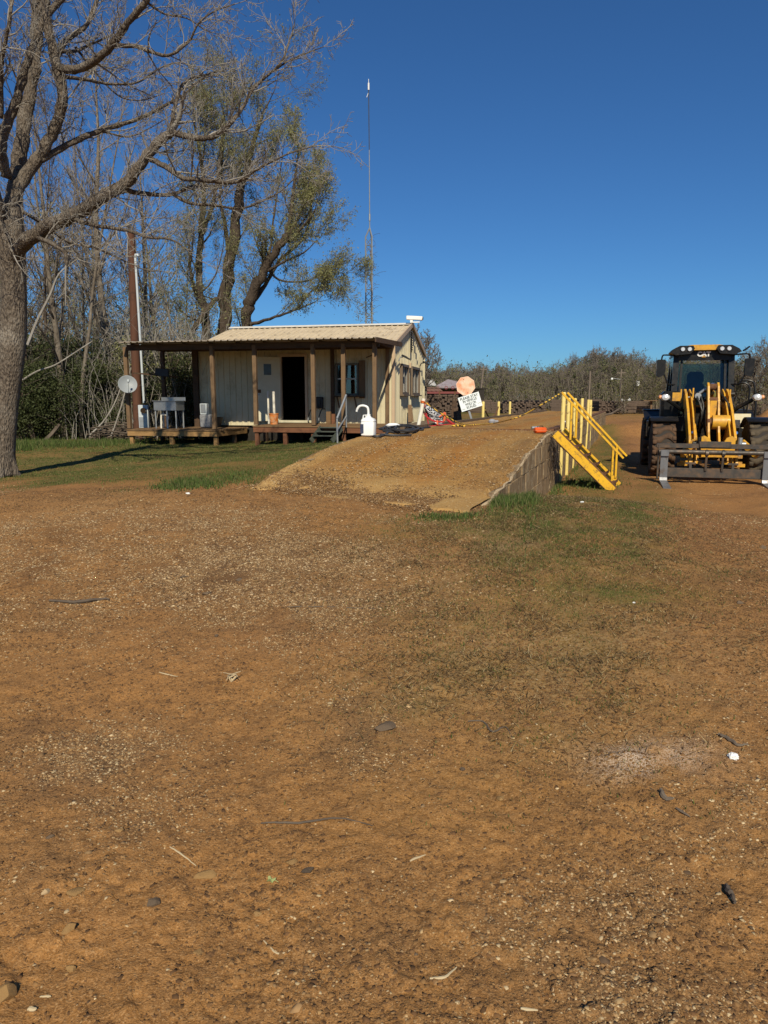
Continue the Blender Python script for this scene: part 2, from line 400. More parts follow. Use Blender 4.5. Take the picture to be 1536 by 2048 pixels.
def ground_sheet():
    rr = [0.0]; r = .45
    while r < 1500:
        rr.append(r); r *= 1.0165 if r < 1.4 or 12 < r < 60 else (1.006 if r < 12 else 1.06)
    rr = np.array(rr[1:])
    fa = np.linspace(-48, 48, 560); ba = np.linspace(48, 312, 90)[1:-1]
    an = np.radians(np.concatenate([fa, ba])); na = len(an)
    R, A = np.meshgrid(rr, an, indexing='ij'); X = R * np.sin(A); Y = R * np.cos(A)
    Z = ground_h(X, Y)
    V = np.stack([X.ravel(), Y.ravel(), Z.ravel()], 1)
    nr = len(rr); i = np.arange(nr - 1)[:, None] * na; j = np.arange(na)[None, :]; j2 = (j + 1) % na
    Fq = np.stack([(i + j), (i + na + j), (i + na + j2), (i + j2)], -1).reshape(-1, 4)
    # centre patch
    V = np.vstack([V, [[0, 0, 0]]]); 
    g, d, rd, o, gv, lm = masks(V[:, 0], V[:, 1])
    t = NT('ground_soil'); P = t.tc.outputs['Object']
    def attr(nm):
        a = t.n('ShaderNodeVertexColor'); a.layer_name = nm; s = t.n('ShaderNodeSeparateColor'); t.l(a.outputs[0], s.inputs[0]); return s.outputs
    a1 = attr('zone_a'); a2 = attr('zone_b')
    n1 = t.noise(1.1, 6, .65); n2 = t.noise(7, 6, .7); n3 = t.noise(45, 5, .7); n4 = t.noise(160, 3, .6)
    base = t.mix(t.ramp(n1, [(.35, 0), (.65, 1)]), (.305, .160, .052), (.390, .208, .068))
    base = t.mix(t.ramp(n2, [(.46, 0), (.66, .8)]), base, (.175, .095, .036))
    base = t.mix(t.math('MULTIPLY', a2[0], t.ramp(n2, [(.25, .6), (.6, 1)])), base, t.mix(n2, (.455, .240, .078), (.365, .190, .064)))
    base = t.mix(t.math('MULTIPLY', a1[2], t.ramp(n2, [(.25, .5), (.6, .95)])), base, t.mix(n2, (.25, .105, .042), (.15, .066, .03)))
    base = t.mix(t.ramp(n3, [(.40, 0), (.72, .55)]), base, (.42, .255, .115))
    base = t.mix(t.ramp(n3, [(.30, .75), (.46, 0)]), base, (.085, .044, .020))
    base = t.mix(t.ramp(n4, [(.30, .75), (.43, 0)]), base, (.080, .044, .020)); base = t.mix(t.ramp(n4, [(.56, 0), (.66, .8)]), base, (.54, .36, .18))
    # gravelly ground is greyer and darker between its stones
    base = t.mix(t.math('MULTIPLY', a2[1], t.ramp(n2, [(.3, .45), (.6, .85)])), base, t.mix(n3, (.15, .098, .055), (.26, .175, .10)))
    # damp stains with their own outline
    stn_ = t.noise(.55, 6, .72, None, .8)
    base = t.mix(t.ramp(stn_, [(.56, 0), (.64, .55)]), base, (.150, .080, .034))
    base = t.mix(t.ramp(t.noise(2.3, 6, .75, None, 1.0), [(.60, 0), (.68, .6)]), base, (.135, .078, .038))
    # stones in the surface, two sizes
    hs = None
    for sc, lo, hi, amt in ((42, .16, .30, .9), (85, .16, .30, 1.0), (190, .2, .34, 1.0)):
        v = t.vor(sc); sep = t.n('ShaderNodeSeparateColor'); t.l(v.outputs['Color'], sep.inputs[0])
        shape = t.ramp(v.outputs['Distance'], [(lo, 1), (hi, 0)])
        pick = t.math('LESS_THAN', sep.outputs[0], t.math('MULTIPLY', t.math('MULTIPLY', a2[1], amt), t.ramp(n2, [(.3, .35), (.6, 1)])))
        mk = t.math('MULTIPLY', shape, pick)
        sc_ = t.ramp(sep.outputs[1], [(0, (.10, .06, .03)), (.25, (.22, .13, .06)), (.55, (.38, .24, .11)), (.85, (.50, .35, .18)), (1, (.60, .48, .31))])
        base = t.mix(mk, base, sc_)
        rim = t.math('MULTIPLY', pick, t.ramp(v.outputs['Distance'], [(hi, 0), (hi + .05, .6), (hi + .2, 0)]))
        base = t.mix(rim, base, (.07, .04, .022))
        h = t.math('MULTIPLY', mk, 40.0 / sc); hs = h if hs is None else t.math('ADD', hs, h)
    # thatch under the grass
    gcol = t.mix(t.ramp(n3, [(.35, 0), (.6, 1)]), (.062, .086, .018), (.125, .125, .035))
    gcol = t.mix(t.ramp(n2, [(.45, 0), (.65, .7)]), gcol, (.17, .125, .055))
    base = t.mix(t.math('MULTIPLY', a1[0], t.ramp(n3, [(.2, .75), (.5, 1)])), base, gcol)
    base = t.mix(t.math('MULTIPLY', a1[1], t.ramp(n3, [(.42, 0), (.6, .8)])), base, (.33, .25, .135))
    base = t.mix(t.math('MULTIPLY', a2[2], t.ramp(n4, [(.42, 0), (.55, .9)])), base, (.62, .57, .5))
    base = t.mix(1.0, base, (.90, .805, .73), 'MULTIPLY'); t.col(base); t.set(.95, 0, .12)
    hh = t.math('ADD', t.math('MULTIPLY', n3, .9), t.math('MULTIPLY', n4, .35))
    hh = t.math('ADD', hh, t.math('MULTIPLY', n2, 1.4)); hh = t.math('ADD', hh, hs)
    t.bump(hh, .75, .014)
    o_ = np_mesh('ground', V, Fq, t.m, {'zone_a': np.stack([g, d, rd], 1), 'zone_b': np.stack([o, gv, lm], 1)}, 4, True)
    tag(o_, kind='structure')
ground_sheet()

# ------------------------------------------------------------------ loose stones, clods, grass (countless: stuff)
def frustum_points(n, d0, d1, pw=1.0, ext=1.12):
    d = (d0 ** pw + np.random.rand(n) * (d1 ** pw - d0 ** pw)) ** (1 / pw)
    x = (np.random.rand(n) * 2 - 1) * .56 * d * ext + 0; return x, d
OCT = np.array([(1, 0, 0), (0, 1, 0), (-1, 0, 0), (0, -1, 0), (0, 0, 1), (0, 0, -1), (.7, .7, .45), (-.7, .7, .45), (-.7, -.7, .45), (.7, -.7, .45)], float)
OF = np.array([(0, 6, 4), (6, 1, 4), (1, 7, 4), (7, 2, 4), (2, 8, 4), (8, 3, 4), (3, 9, 4), (9, 0, 4), (0, 1, 6), (1, 2, 7), (2, 3, 8), (3, 0, 9)])
def scale_z(u, N=1.0):
    l = np.interp(u, [6.5, 8.2, 8.55, 10.1, 11.9, 13.5], [.40, .53, .65, .855, 1.0, 1.0]); r = np.interp(u, [6.5, 7.6, 9.84, 11.5, 13.9, 14.7], [.30, .415, .575, .80, .98, 1.0])
    return l + (r - l) * np.clip(np.asarray(N, float), 0, 1)
NL, NR = -4.72, -1.60
def surf_h(x, y):
    n, u = nu(x, y); N = (n - NL) / (NR - NL); g_ = ground_h(x, y)
    on = (N > .02) & (N < .98) & (u > 7.2) & (u < 39)
    return np.where(on, np.maximum(g_, scale_z(u, N)), g_)
def on_ramp(x, y):
    n, u = nu(x, y); return (n > -4.75) & (n < -1.55) & (u > 7.5)
def stones(name, x, y, size, pal, jit, sink, flat=.6):
    n = len(x); z = surf_h(x, y)
    P = OCT[None] * np.ones((n, 1, 1)); P = P * (1 + (np.random.rand(n, 10, 1) - .5) * .7)
    sx = size * (.7 + .7 * np.random.rand(n)); sy = size * (.6 + .5 * np.random.rand(n)); szz = size * flat * (.5 + .6 * np.random.rand(n))
    P = P * np.stack([sx, sy, szz], 1)[:, None, :]
    a = np.random.rand(n) * 2 * pi; ca, sa = np.cos(a)[:, None], np.sin(a)[:, None]
    tl = (np.random.rand(n) - .5)[:, None] * .8
    X = P[:, :, 0] * ca - P[:, :, 1] * sa; Y = P[:, :, 0] * sa + P[:, :, 1] * ca; Z = P[:, :, 2] + X * tl
    V = np.stack([X + x[:, None], Y + y[:, None], Z + (z - szz * sink)[:, None]], -1).reshape(-1, 3)
    Fa = (OF[None] + (np.arange(n) * 10)[:, None, None]).reshape(-1, 3)
    pal = np.array(pal); c = pal[np.random.randint(0, len(pal), n)] * (1 + (np.random.rand(n, 1) - .5) * jit)
    return np_mesh(name, V, Fa, MAT_V, {'tint': np.repeat(c, 10, 0)})
MAT_V = vcolmat('loose_stone', .9)
x, y = frustum_points(620000, 1.35, 9.5, 1.6)
g, d, rd, o, gv, lm = masks(x, y)
cl = fbm(x * 5, y * 5, 3)
k = (np.random.rand(len(x)) < np.clip(gv * 1.7 - .12, 0, 1) * sst(.30, .56, cl) + .012) & ~on_ramp(x, y); x, y = x[k], y[k]
sz = .0024 + .0046 * np.random.rand(len(x)) ** 2.0 + .010 * (np.random.rand(len(x)) > .975) * np.random.rand(len(x)) + .0005 * y
stn = stones('gravel', x, y, sz, [(.38, .255, .125), (.30, .19, .09), (.22, .13, .058), (.15, .085, .038), (.48, .36, .205), (.27, .155, .062), (.10, .062, .035), (.23, .142, .065), (.18, .10, .044), (.33, .20, .085), (.23, .127, .052), (.42, .31, .17), (.20, .12, .055), (.26, .155, .07)], .4, .35)
tag(stn, 'loose tan and cream gravel scattered over the dirt', 'gravel', kind='stuff')
x, y = frustum_points(360000, 5.0, 17, 1.3)
g, d, rd, o, gv, lm = masks(x, y); cl = fbm(x * 2.5, y * 2.5, 3); n_, u_ = nu(x, y)
pr = np.clip(gv * 1.6 - .1, 0, 1) * sst(.28, .55, cl)
foot = np.exp(-((u_ - 7.75 - .75 * (NR - n_) / (NR - NL)) / .38) ** 2) * (n_ > NL - .2) * (n_ < NR + .1)
pr = np.where(on_ramp(x, y), .16 * sst(.35, .6, cl) + .02, pr); pr = np.maximum(pr, foot * .8)
k = np.random.rand(len(x)) < pr; x, y = x[k], y[k]
s2 = stones('gravel', x, y, .0045 + .009 * np.random.rand(len(x)) ** 2 + .0003 * y, [(.37, .25, .13), (.30, .19, .09), (.20, .12, .055), (.46, .34, .20), (.10, .06, .033), (.24, .14, .06), (.16, .095, .045)], .4, .4)
tag(s2, 'gravel thinning out towards the foot of the ramp', 'gravel', kind='stuff')
x, y = frustum_points(620000, 1.35, 10, 1.5)
g, d, rd, o, gv, lm = masks(x, y); cl = fbm(x * 2.2 + 7, y * 2.2, 3); n_, u_ = nu(x, y)
foot = np.exp(-((u_ - 7.75 - .75 * (NR - n_) / (NR - NL)) / .30) ** 2) * (n_ > NL - .2) * (n_ < NR + .1)
k = np.random.rand(len(x)) < np.where(on_ramp(x, y), .05, (.30 + .4 * rd) * (.22 + sst(.42, .6, cl))) + foot * .9; x, y, rd = x[k], y[k], rd[k]
s3 = stones('soil_crumbs', x, y, .0018 + .009 * np.random.rand(len(x)) ** 4 + .0004 * y, [(.16, .085, .034), (.20, .105, .038), (.13, .066, .027), (.09, .047, .02), (.23, .125, .048)], .3, .3, .7)
tag(s3, 'crumbs and small clods of brown soil on the dirt', 'soil', kind='stuff')

def blades(name, x, y, h, w, pal, lean, jit=.35, flat=False):
    n = len(x); z = ground_h(x, y); a = np.random.rand(n) * 2 * pi; b = np.random.rand(n) * 2 * pi; z = z + (.009 * np.random.rand(n) + .004 if flat else 0)
    le = lean * np.random.rand(n) if not flat else 1.25 + .3 * np.random.rand(n)
    B0 = np.stack([x - np.cos(a) * w, y - np.sin(a) * w, z - .005], 1); B1 = np.stack([x + np.cos(a) * w, y + np.sin(a) * w, z - .005], 1)
    T = np.stack([x + np.cos(b) * h * np.sin(le), y + np.sin(b) * h * np.sin(le), z + h * np.cos(le) + (.006 if flat else 0)], 1)
    V = np.stack([B0, B1, T], 1).reshape(-1, 3); Fa = np.arange(3 * n).reshape(-1, 3)
    pal = np.array(pal); c = pal[np.random.randint(0, len(pal), n)] * (1 + (np.random.rand(n, 1) - .5) * jit)
    return np_mesh(name, V, Fa, MAT_G, {'tint': np.repeat(c, 3, 0)})
MAT_G = vcolmat('grass_blade', .75, .3)
def wide_points(n, x0, x1, y0, y1): return x0 + np.random.rand(n) * (x1 - x0), y0 + np.random.rand(n) * (y1 - y0)
GREEN = [(.085, .125, .024), (.10, .14, .03), (.085, .115, .026), (.11, .13, .035), (.14, .14, .045), (.07, .09, .022), (.16, .14, .045), (.21, .16, .06), (.25, .19, .085)]
xs, ys = [], []
for (n, bx) in ((520000, (-17, 0.5, 8.5, 26)), (150000, (.3, 8.5, 5.5, 22)), (420000, (-1, 7, 2.5, 9)), (60000, (4, 16, 20, 45))):
    x, y = wide_points(n, *bx); g, d, rd, o, gv, lm = masks(x, y); cl = fbm(x * 6, y * 6, 2)
    k = (np.random.rand(n) < np.clip(g * 1.1, 0, 1) ** 1.15 * sst(.25, .6, cl)) & ~on_ramp(x, y) & (np.abs(x) < .58 * y + 1.5); xs.append(x[k]); ys.append(y[k])
x = np.concatenate(xs); y = np.concatenate(ys)
lush = fbm(x * .5 + 2, y * .5, 3)
h = (.010 + .028 * np.random.rand(len(x))) * (.35 + 1.6 * lush * fbm(x * 2.5, y * 2.5, 3) * 1.3) * (1 + .25 * (y > 14)); h = np.where(y < 9, h * .8, h)
tag(blades('grass', x, y, h, .0022 + .00035 * y, GREEN, 1.1), 'short green grass on the lawn and beside the ramp', 'grass', kind='stuff')
xs, ys = [], []
for (n, bx) in ((520000, (-1, 8, 2.6, 12)), (160000, (2, 10, 8, 17)), (60000, (-14, -1, 8, 15))):
    x, y = wide_points(n, *bx); g, d, rd, o, gv, lm = masks(x, y); cl = fbm(x * 4 + 3, y * 4, 3)
    k = (np.random.rand(n) < d * (.15 + sst(.36, .58, cl)) * 1.0) & ~on_ramp(x, y) & (np.abs(x) < .6 * y + 1); xs.append(x[k]); ys.append(y[k])
x = np.concatenate(xs); y = np.concatenate(ys)
tag(blades('dry_grass', x, y, .014 + .06 * np.random.rand(len(x)) ** 2.5, .0016 + .0003 * y, [(.34, .25, .115), (.27, .185, .08), (.40, .31, .165), (.21, .135, .06), (.18, .11, .05), (.10, .06, .028), (.06, .036, .018), (.045, .028, .015), (.16, .105, .05), (.09, .075, .025)], 1.65, .3, True), 'flattened dry straw coloured grass on the dirt', 'grass', kind='stuff')
# taller weeds: at the wall foot, along the woods' edge, the clump on the lawn's edge
def weeds(name, spots, label):
    X, Y, H = [], [], []
    for (px, py, rx, ry, n, hh) in spots:
        c = gp(px, py); wx = rx * c.y / F; wy = abs(gp(px, py - ry).y - gp(px, py + ry).y) / 2
        a = np.random.randn(n) * .55; b = np.random.randn(n) * .55
        X.append(c.x + a * wx + c.x / c.y * b * wy); Y.append(c.y + b * wy); H.append(hh * (.4 + .8 * np.random.rand(n)))
    x = np.concatenate(X); y = np.concatenate(Y); h = np.concatenate(H); k = ~on_ramp(x, y)
    tag(blades(name, x[k], y[k], h[k], .006 + .0003 * y[k], [(.075, .115, .022), (.10, .14, .032), (.06, .09, .022), (.16, .16, .06)], .9), label, 'weeds', kind='stuff')
weeds('weed_patch', [(385, 968, 50, 9, 1800, .075), (340, 976, 30, 6, 400, .05), (470, 955, 50, 10, 700, .05)], 'bright green leafy weeds at the lawn edge left of the ramp')
weeds('weed_patch', [(995, 1004, 36, 9, 1300, .10), (1040, 1002, 36, 7, 700, .09), (1085, 985, 40, 7, 600, .09), (900, 1032, 70, 7, 700, .05), (1180, 968, 60, 8, 900, .10), (1108, 972, 14, 8, 400, .12), (1060, 998, 20, 8, 400, .09), (1140, 925, 14, 20, 700, .13)], 'dark green weeds growing along the foot of the concrete wall')
weeds('tall_grass', [(110, 890, 110, 5, 3000, .24), (230, 885, 60, 4, 1200, .18), (30, 896, 40, 5, 1400, .26), (330, 881, 120, 4, 1000, .10)], 'tall green grass along the edge of the woods')
# ------------------------------------------------------------------ shared materials
m_post = wood('weathered_post', (.20, .125, .065), (.13, .08, .045), (.06, .038, .024), ax=2)
m_beam = wood('dark_beam', (.11, .065, .038), (.06, .038, .024), (.03, .02, .014), ax=0)
m_deck = wood('deck_board', (.20, .12, .058), (.14, .085, .042), (.10, .055, .028), ax=0)
m_deckred = wood('stained_joist', (.20, .085, .04), (.13, .055, .028), (.06, .03, .018), ax=0)
m_cream = M('cream_metal', (.60, .53, .35), (.53, .46, .30), .5, 1.5, 0, .4, (.33, .27, .16), .25, 1.2)
m_tan = M('tan_trim', (.50, .37, .24), (.43, .31, .2), .55, 2)
m_black = M('black_plastic', (.012, .012, .013), (.02, .02, .02), .45, 6)
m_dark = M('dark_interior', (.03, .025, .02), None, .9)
m_white = M('white_plastic', (.78, .78, .76), (.70, .70, .67), .4, 4)
m_galv = M('galvanised_steel', (.42, .43, .43), (.30, .31, .31), .42, 8, .6, .5)
m_pvc = M('white_pipe', (.76, .72, .62), (.66, .60, .48), .45, 5)
m_grey = M('grey_enamel', (.50, .54, .55), (.43, .46, .47), .5, 3)
m_wire = M('black_cable', (.015, .014, .013), None, .6)
m_yel = M('faded_yellow_paint', (.70, .56, .19), (.62, .46, .13), .6, 5, 0, .4, (.20, .10, .04), .12, 9)
m_yel2 = M('bright_yellow_paint', (.70, .40, .012), (.62, .33, .01), .5, 5, 0, .45, (.10, .05, .025), .22, 14)
m_rust = M('rusty_steel', (.14, .065, .032), (.08, .04, .024), .85, 9, 0, .2, (.22, .11, .05), .4, 14)
m_glass = glassmat('window_glass', (.55, .58, .56), .3)

# ------------------------------------------------------------------ truck scale: dirt covered ramp, deck and block wall
def ramp_mat():
    t = NT('packed_dirt_ramp'); n1 = t.noise(.9, 6, .65); n2 = t.noise(6, 6, .7); n3 = t.noise(60, 4, .7)
    mp = t.mapping((1, 1, 1), (0, 0, SA)); vm = t.n('ShaderNodeMapping'); vm.inputs['Scale'].default_value = (3.0, .28, 1); t.l(mp, vm.inputs['Vector'])
    al = t.noise(1.0, 6, .68, vm.outputs[0], .5); n4 = t.noise(150, 3, .7); n5 = t.noise(22, 5, .7)
    k = t.mix(t.ramp(n1, [(.35, 0), (.65, 1)]), (.44, .245, .078), (.35, .195, .064))
    k = t.mix(t.ramp(al, [(.50, 0), (.62, .8)]), k, (.30, .140, .045))
    k = t.mix(t.ramp(al, [(.32, .75), (.44, 0)]), k, (.24, .175, .10))
    k = t.mix(t.ramp(n2, [(.48, 0), (.68, .7)]), k, (.23, .135, .06))
    k = t.mix(t.ramp(n5, [(.52, 0), (.68, .7)]), k, (.17, .10, .045))
    k = t.mix(t.ramp(n3, [(.45, 0), (.7, .7)]), k, (.56, .41, .21))
    k = t.mix(t.ramp(n3, [(.28, .8), (.45, 0)]), k, (.12, .065, .028))
    k = t.mix(t.ramp(n4, [(.30, .7), (.44, 0)]), k, (.13, .07, .03))
    wa = t.n('ShaderNodeVertexColor'); wa.layer_name = 'wear'; ws = t.n('ShaderNodeSeparateColor'); t.l(wa.outputs[0], ws.inputs[0])
    k = t.mix(t.math('MULTIPLY', ws.outputs[0], t.ramp(n5, [(.25, .45), (.6, 1)])), k, t.mix(n5, (.30, .135, .038), (.38, .185, .055)))
    k = t.mix(t.math('MULTIPLY', ws.outputs[1], t.ramp(n5, [(.3, .35), (.6, 1)])), k, t.mix(n3, (.13, .085, .045), (.25, .165, .085)))
    k = t.mix(t.math('MULTIPLY', ws.outputs[2], t.ramp(n5, [(.3, .4), (.6, 1)])), k, t.mix(n3, (.44, .30, .14), (.54, .38, .19)))
    k = t.mix(1.0, k, (.86, .78, .62), 'MULTIPLY')
    for sc_, pr in ((30, .30), (60, .34)):
        v = t.vor(sc_); sp = t.n('ShaderNodeSeparateColor'); t.l(v.outputs['Color'], sp.inputs[0])
        mk = t.math('MULTIPLY', t.ramp(v.outputs['Distance'], [(.20, 1), (.36, 0)]), t.math('LESS_THAN', sp.outputs[0], pr))
        k = t.mix(mk, k, t.ramp(sp.outputs[1], [(0, (.09, .05, .022)), (.35, (.20, .12, .05)), (.6, (.46, .31, .14)), (1, (.66, .51, .30))]))
    t.col(k); t.set(.95, 0, .12)
    t.bump(t.math('ADD', t.math('ADD', n3, mk), t.math('MULTIPLY', n2, 1.2)), .7, .012); return t.m
m_ramp = ramp_mat()
scl = thing('truck_scale', (0, 0, 0), 'long truck weighing scale with a dirt covered concrete ramp and block side wall', 'truck scale')
def ramp_part():
    us = np.concatenate([np.linspace(6.9, 9.6, 80), np.linspace(9.65, 13.9, 80), np.linspace(14.1, 24, 50), np.linspace(24.4, 39.5, 30)])
    ns = np.linspace(0, 1, 110); U, N = np.meshgrid(us, ns, indexing='ij')
    wob = .05 * (vnoise(U * 2.2, N * 0 + 3) - .5) + .02 * (vnoise(U * 9, N * 0) - .5)
    left = NL + wob; wr = NR - .05 + .10 * (vnoise(U * 2.6, N * 0 + 31) - .5) * sst(14, 12, U)
    NN = left + (wr - left) * N
    X = NN * cos(SA) + U * sin(SA); Y = -NN * sin(SA) + U * cos(SA)
    Z = scale_z(U, N) + (fbm(X * 1.6, Y * 1.6, 3) - .5) * .05 + (fbm(X * 7, Y * 7, 2) - .5) * .012
    Z = Z + sst(13.0, 13.9, U) * sst(14.6, 13.9, U) * .02
    edge = np.minimum(N, 1 - N); Z = Z - .05 * (1 - sst(0, .03, edge))
    # near the foot the slab dips into the ground along a wavering line
    foot = 7.45 + .85 * (1 - N) + .35 * (vnoise(N * 5, N * 0 + 8) - .5) + .22 * (vnoise(N * 15, N * 0 + 2) - .5)
    gb = ground_base(X, Y)
    Z = np.where(U < foot, np.minimum(Z, gb - .10 - .05 * (foot - U)), np.maximum(Z, gb + .006 + .03 * sst(0, .7, U - foot)))
    V = np.stack([X, Y, Z], -1).reshape(-1, 3); m = len(ns); i = np.arange(len(us) - 1)[:, None] * m; j = np.arange(m - 1)[None, :]
    Fq = np.stack([i + j, i + j + 1, i + m + j + 1, i + m + j], -1).reshape(-1, 4)
    q1 = fbm(U * .5, N * 3, 4); q2 = fbm(U * 1.5 + 7, N * 7, 4); lo_ = 1 - sst(12, 16, U)
    tr = (np.exp(-((N - .30 - .05 * (q1 - .5)) / .055) ** 2) + np.exp(-((N - .66 - .06 * (q1 - .5)) / .06) ** 2)) * (.35 + 1.0 * q2)
    gy = (.9 * np.exp(-((N - .48) / .07) ** 2) + .9 * np.exp(-((N - .95) / .07) ** 2) + .5 * np.exp(-((N - .12) / .05) ** 2)) * sst(.35, .65, q2) * sst(8.6, 10.5, U)
    pale = (sst(9.2, 8.2, U - .6 * (1 - N)) * .9 + .5 * np.exp(-((N - .06) / .05) ** 2)) * (.3 + q2)
    o = np_mesh('ramp_surface', V, Fq, m_ramp, {'wear': np.clip(np.stack([tr.ravel(), gy.ravel(), pale.ravel()], 1), 0, 1)}, 4, True); o.parent = scl; return o
ramp_part()
def conc_mat():
    t = NT('stained_block_wall'); n2 = t.noise(5, 6, .7); n3 = t.noise(40, 4, .7)
    st = t.noise(1, 5, .7, t.mapping((7, 7, .8)))
    k = t.mix(t.ramp(st, [(.35, 0), (.62, 1)]), (.36, .25, .14), (.17, .115, .065))
    k = t.mix(t.ramp(n2, [(.5, 0), (.68, .8)]), k, (.46, .37, .24)); k = t.mix(t.ramp(n3, [(.3, .6), (.42, 0)]), k, (.08, .055, .035))
    t.col(k); t.set(.95, 0, .1); t.bump(t.math('ADD', n3, n2), .8, .02); return t.m
m_conc = conc_mat()
def side_wall(n0, dn, ua, ub, name, parent, side):
    """courses of big blocks stepping under the ramp edge, with open joints"""
    mb = MB(); rs = random.Random(5); u = ua
    while u < ub:
        L = .75 if u < 14 else 1.3
        u2 = min(u + L, ub)
        nb = 4; top = lambda q: float(scale_z(q, side)) - .015
        zb = -.35; z = zb
        cuts = [zb, .18, .52, .82, 2]
        for c in range(4):
            off = (c % 2) * L * .5
            a, b = u + off, u2 + off
            a = max(ua, a if u > ua else ua); b = min(b, ub)
            if b - a < .05: continue
            t0, t1 = top(a + .001), top(b); z0 = cuts[c]; z1 = cuts[c + 1]
            if z0 > min(t0, t1) - .05: continue
            j = .012; d = rs.uniform(-.012, .012); tl = rs.uniform(-.01, .01)
            za, zc = min(z1 - j + tl, t0), min(z1 - j - tl, t1)
            pts = []
            A = xy(n0 + d, a + j); B = xy(n0 + d, b - j); A2 = xy(n0 + dn, a + j); B2 = xy(n0 + dn, b - j)
            za = max(za, z0 + .02); zc = max(zc, z0 + .02)
            mb.add([(*A, z0), (*B, z0), (*B, zc), (*A, za), (*A2, z0), (*B2, z0), (*B2, zc), (*A2, za)],
                   [(0, 1, 2, 3), (7, 6, 5, 4), (0, 4, 5, 1), (3, 2, 6, 7), (0, 3, 7, 4), (1, 5, 6, 2)])
        u = u2
    # dark backing behind the joints
    us = np.linspace(ua + .05, ub, 40); vs = []; 
    for q in us: vs += [(*xy(n0 + dn * .10, q), -.4), (*xy(n0 + dn * .10, q), float(scale_z(q, side)) - .02)]
    mb.add(vs, [(2 * i, 2 * i + 2, 2 * i + 3, 2 * i + 1) for i in range(len(us) - 1)])
    return mb.build(name, m_conc, parent)
side_wall(NR, -.20, 7.7, 39, 'side_wall', scl, 1)
side_wall(NL, .20, 9.5, 39, 'side_wall', scl, 0)
m_edge = M('pale_concrete_edge', (.54, .43, .29), (.40, .29, .17), .9, 9, 0, .1, (.28, .19, .10), .4, 14, .6, 50)
def edge_lip():
    rs = random.Random(4); mb = MB(); us = np.linspace(7.75, 14.2, 40); pts = []
    for q in us: pts.append(Vector((*xy(NR - .03 + rs.uniform(-.02, .02), q), float(scale_z(q)) - .022 + rs.uniform(-.012, .012))))
    mb.tube(pts, [rs.uniform(.008, .024) for _ in pts], 6); return mb.build('broken_edge', m_edge, scl, True)
edge_lip()
# steel frame of the scale deck, joint line and side rail seen along the left edge
mb = MB()
mb.bar((*xy(NL + .03, 14.4), 1.02), (*xy(NL + .03, 39.4), 1.02), .10, .09)
mb.build('edge_rail', wood('edge_timber', (.16, .11, .07), (.10, .07, .045), (.05, .035, .025), ax=1), scl)
mb = MB(); mb.bar((*xy(NR - .12, 15.2), 1.0), (*xy(NR - .12, 39.4), 1.0), .16, .07); mb.build('edge_beam', m_rust, scl)
mb = MB(); mb.bar((*xy(NL + .2, 15.4), 1.0), (*xy(NR - .3, 15.4), 1.0), .035, .03); mb.build('joint_angle', m_rust, scl)
# vines hanging on the joint at the top of the ramp wall
mb = MB(); rs = random.Random(9)
for i in range(26):
    u = 14.1 + rs.uniform(-.2, .5); p = Vector((*xy(NR + .03, u), .95 + rs.uniform(-.15, .05))); pts = [p]
    for k in range(6): p = p + Vector((rs.uniform(-.05, .06), rs.uniform(-.07, .07), -rs.uniform(.05, .16))); pts.append(p)
    mb.tube(pts, .006, 3)
vn = mb.build('dead_vine', M('dead_vine_bark', (.05, .035, .025), None, .9)); tag(vn, 'dark dead vines hanging down the concrete wall beside the yellow steps', 'vine')

# ------------------------------------------------------------------ yellow pipe bollards along the scale
def bollard(px, D, ztop, label, group, zb=None, tilt=(0, 0), n=None):
    p = W(px, 830, D); x, y = p.x, p.y; z0 = gz(x, y) - .25 if zb is None else zb
    t = thing('yellow_bollard', (x, y, z0), label, 'bollard', 0, group)
    mb = MB(); h = ztop - z0; mb.tube([(0, 0, 0), (tilt[0] * h, tilt[1] * h, h - .02), (tilt[0] * h, tilt[1] * h, h)], [.047, .047, .038], 14)
    mb.build('post', m_yel, t, True)
    m2 = MB(); zz = h - .28
    if zb is None or True:
        pts = [(tilt[0] * zz + .047 + .035 * sin(a), .035 * cos(a) - .05, zz) for a in np.linspace(0, pi, 7)]
        m2.tube(pts, .009, 5); m2.build('ring', m_yel, t, True)
    return t
for i, (px, D, zt, lb) in enumerate([(1124, 15.9, 1.80, 'tall yellow post at the head of the steps with the rope tied on'), (1137, 17.3, 1.68, 'yellow bollard whose foot stands in grass left under the yellow steps'),
        (1149, 19.1, 1.67, 'yellow bollard third along the wall behind the rails of the steps'), (1162, 21.2, 1.67, 'yellow bollard fourth from the near end along the wall'),
        (1173.5, 23.8, 1.63, 'yellow bollard last but one on the loader side of the scale'), (1181, 25.8, 1.62, 'farthest yellow bollard on the loader side of the scale')]):
    bollard(px, D, zt, lb, 'yellow bollards on the loader side of the scale', tilt=((.012, 0), (-.004, 0), (0, 0), (.01, 0), (.02, .0), (-.005, 0))[i])
for i, (px, D, lb) in enumerate([(966, 24.0, 'yellow bollard nearest the tilted sign'), (997, 26.8, 'yellow bollard in the middle of three beyond the sign, dark chain on it'), (1019.5, 29.3, 'yellow bollard farthest from the sign on the cabin side')]):
    zt = W(px, 803, D).z; bollard(px, D, zt, lb, 'yellow bollards on the cabin side of the scale')
a = W(968, 812, 24.0); b = W(997, 813, 26.8); mb = MB()
pts = [a.lerp(b, t) + Vector((0, 0, -.42 * 4 * t * (1 - t))) for t in np.linspace(0, 1, 22)]; mb.tube(pts, .026, 6)
tag(mb.build('hanging_chain', m_rust, None, True), 'rusty chain slung between two yellow bollards beyond the sign', 'chain')

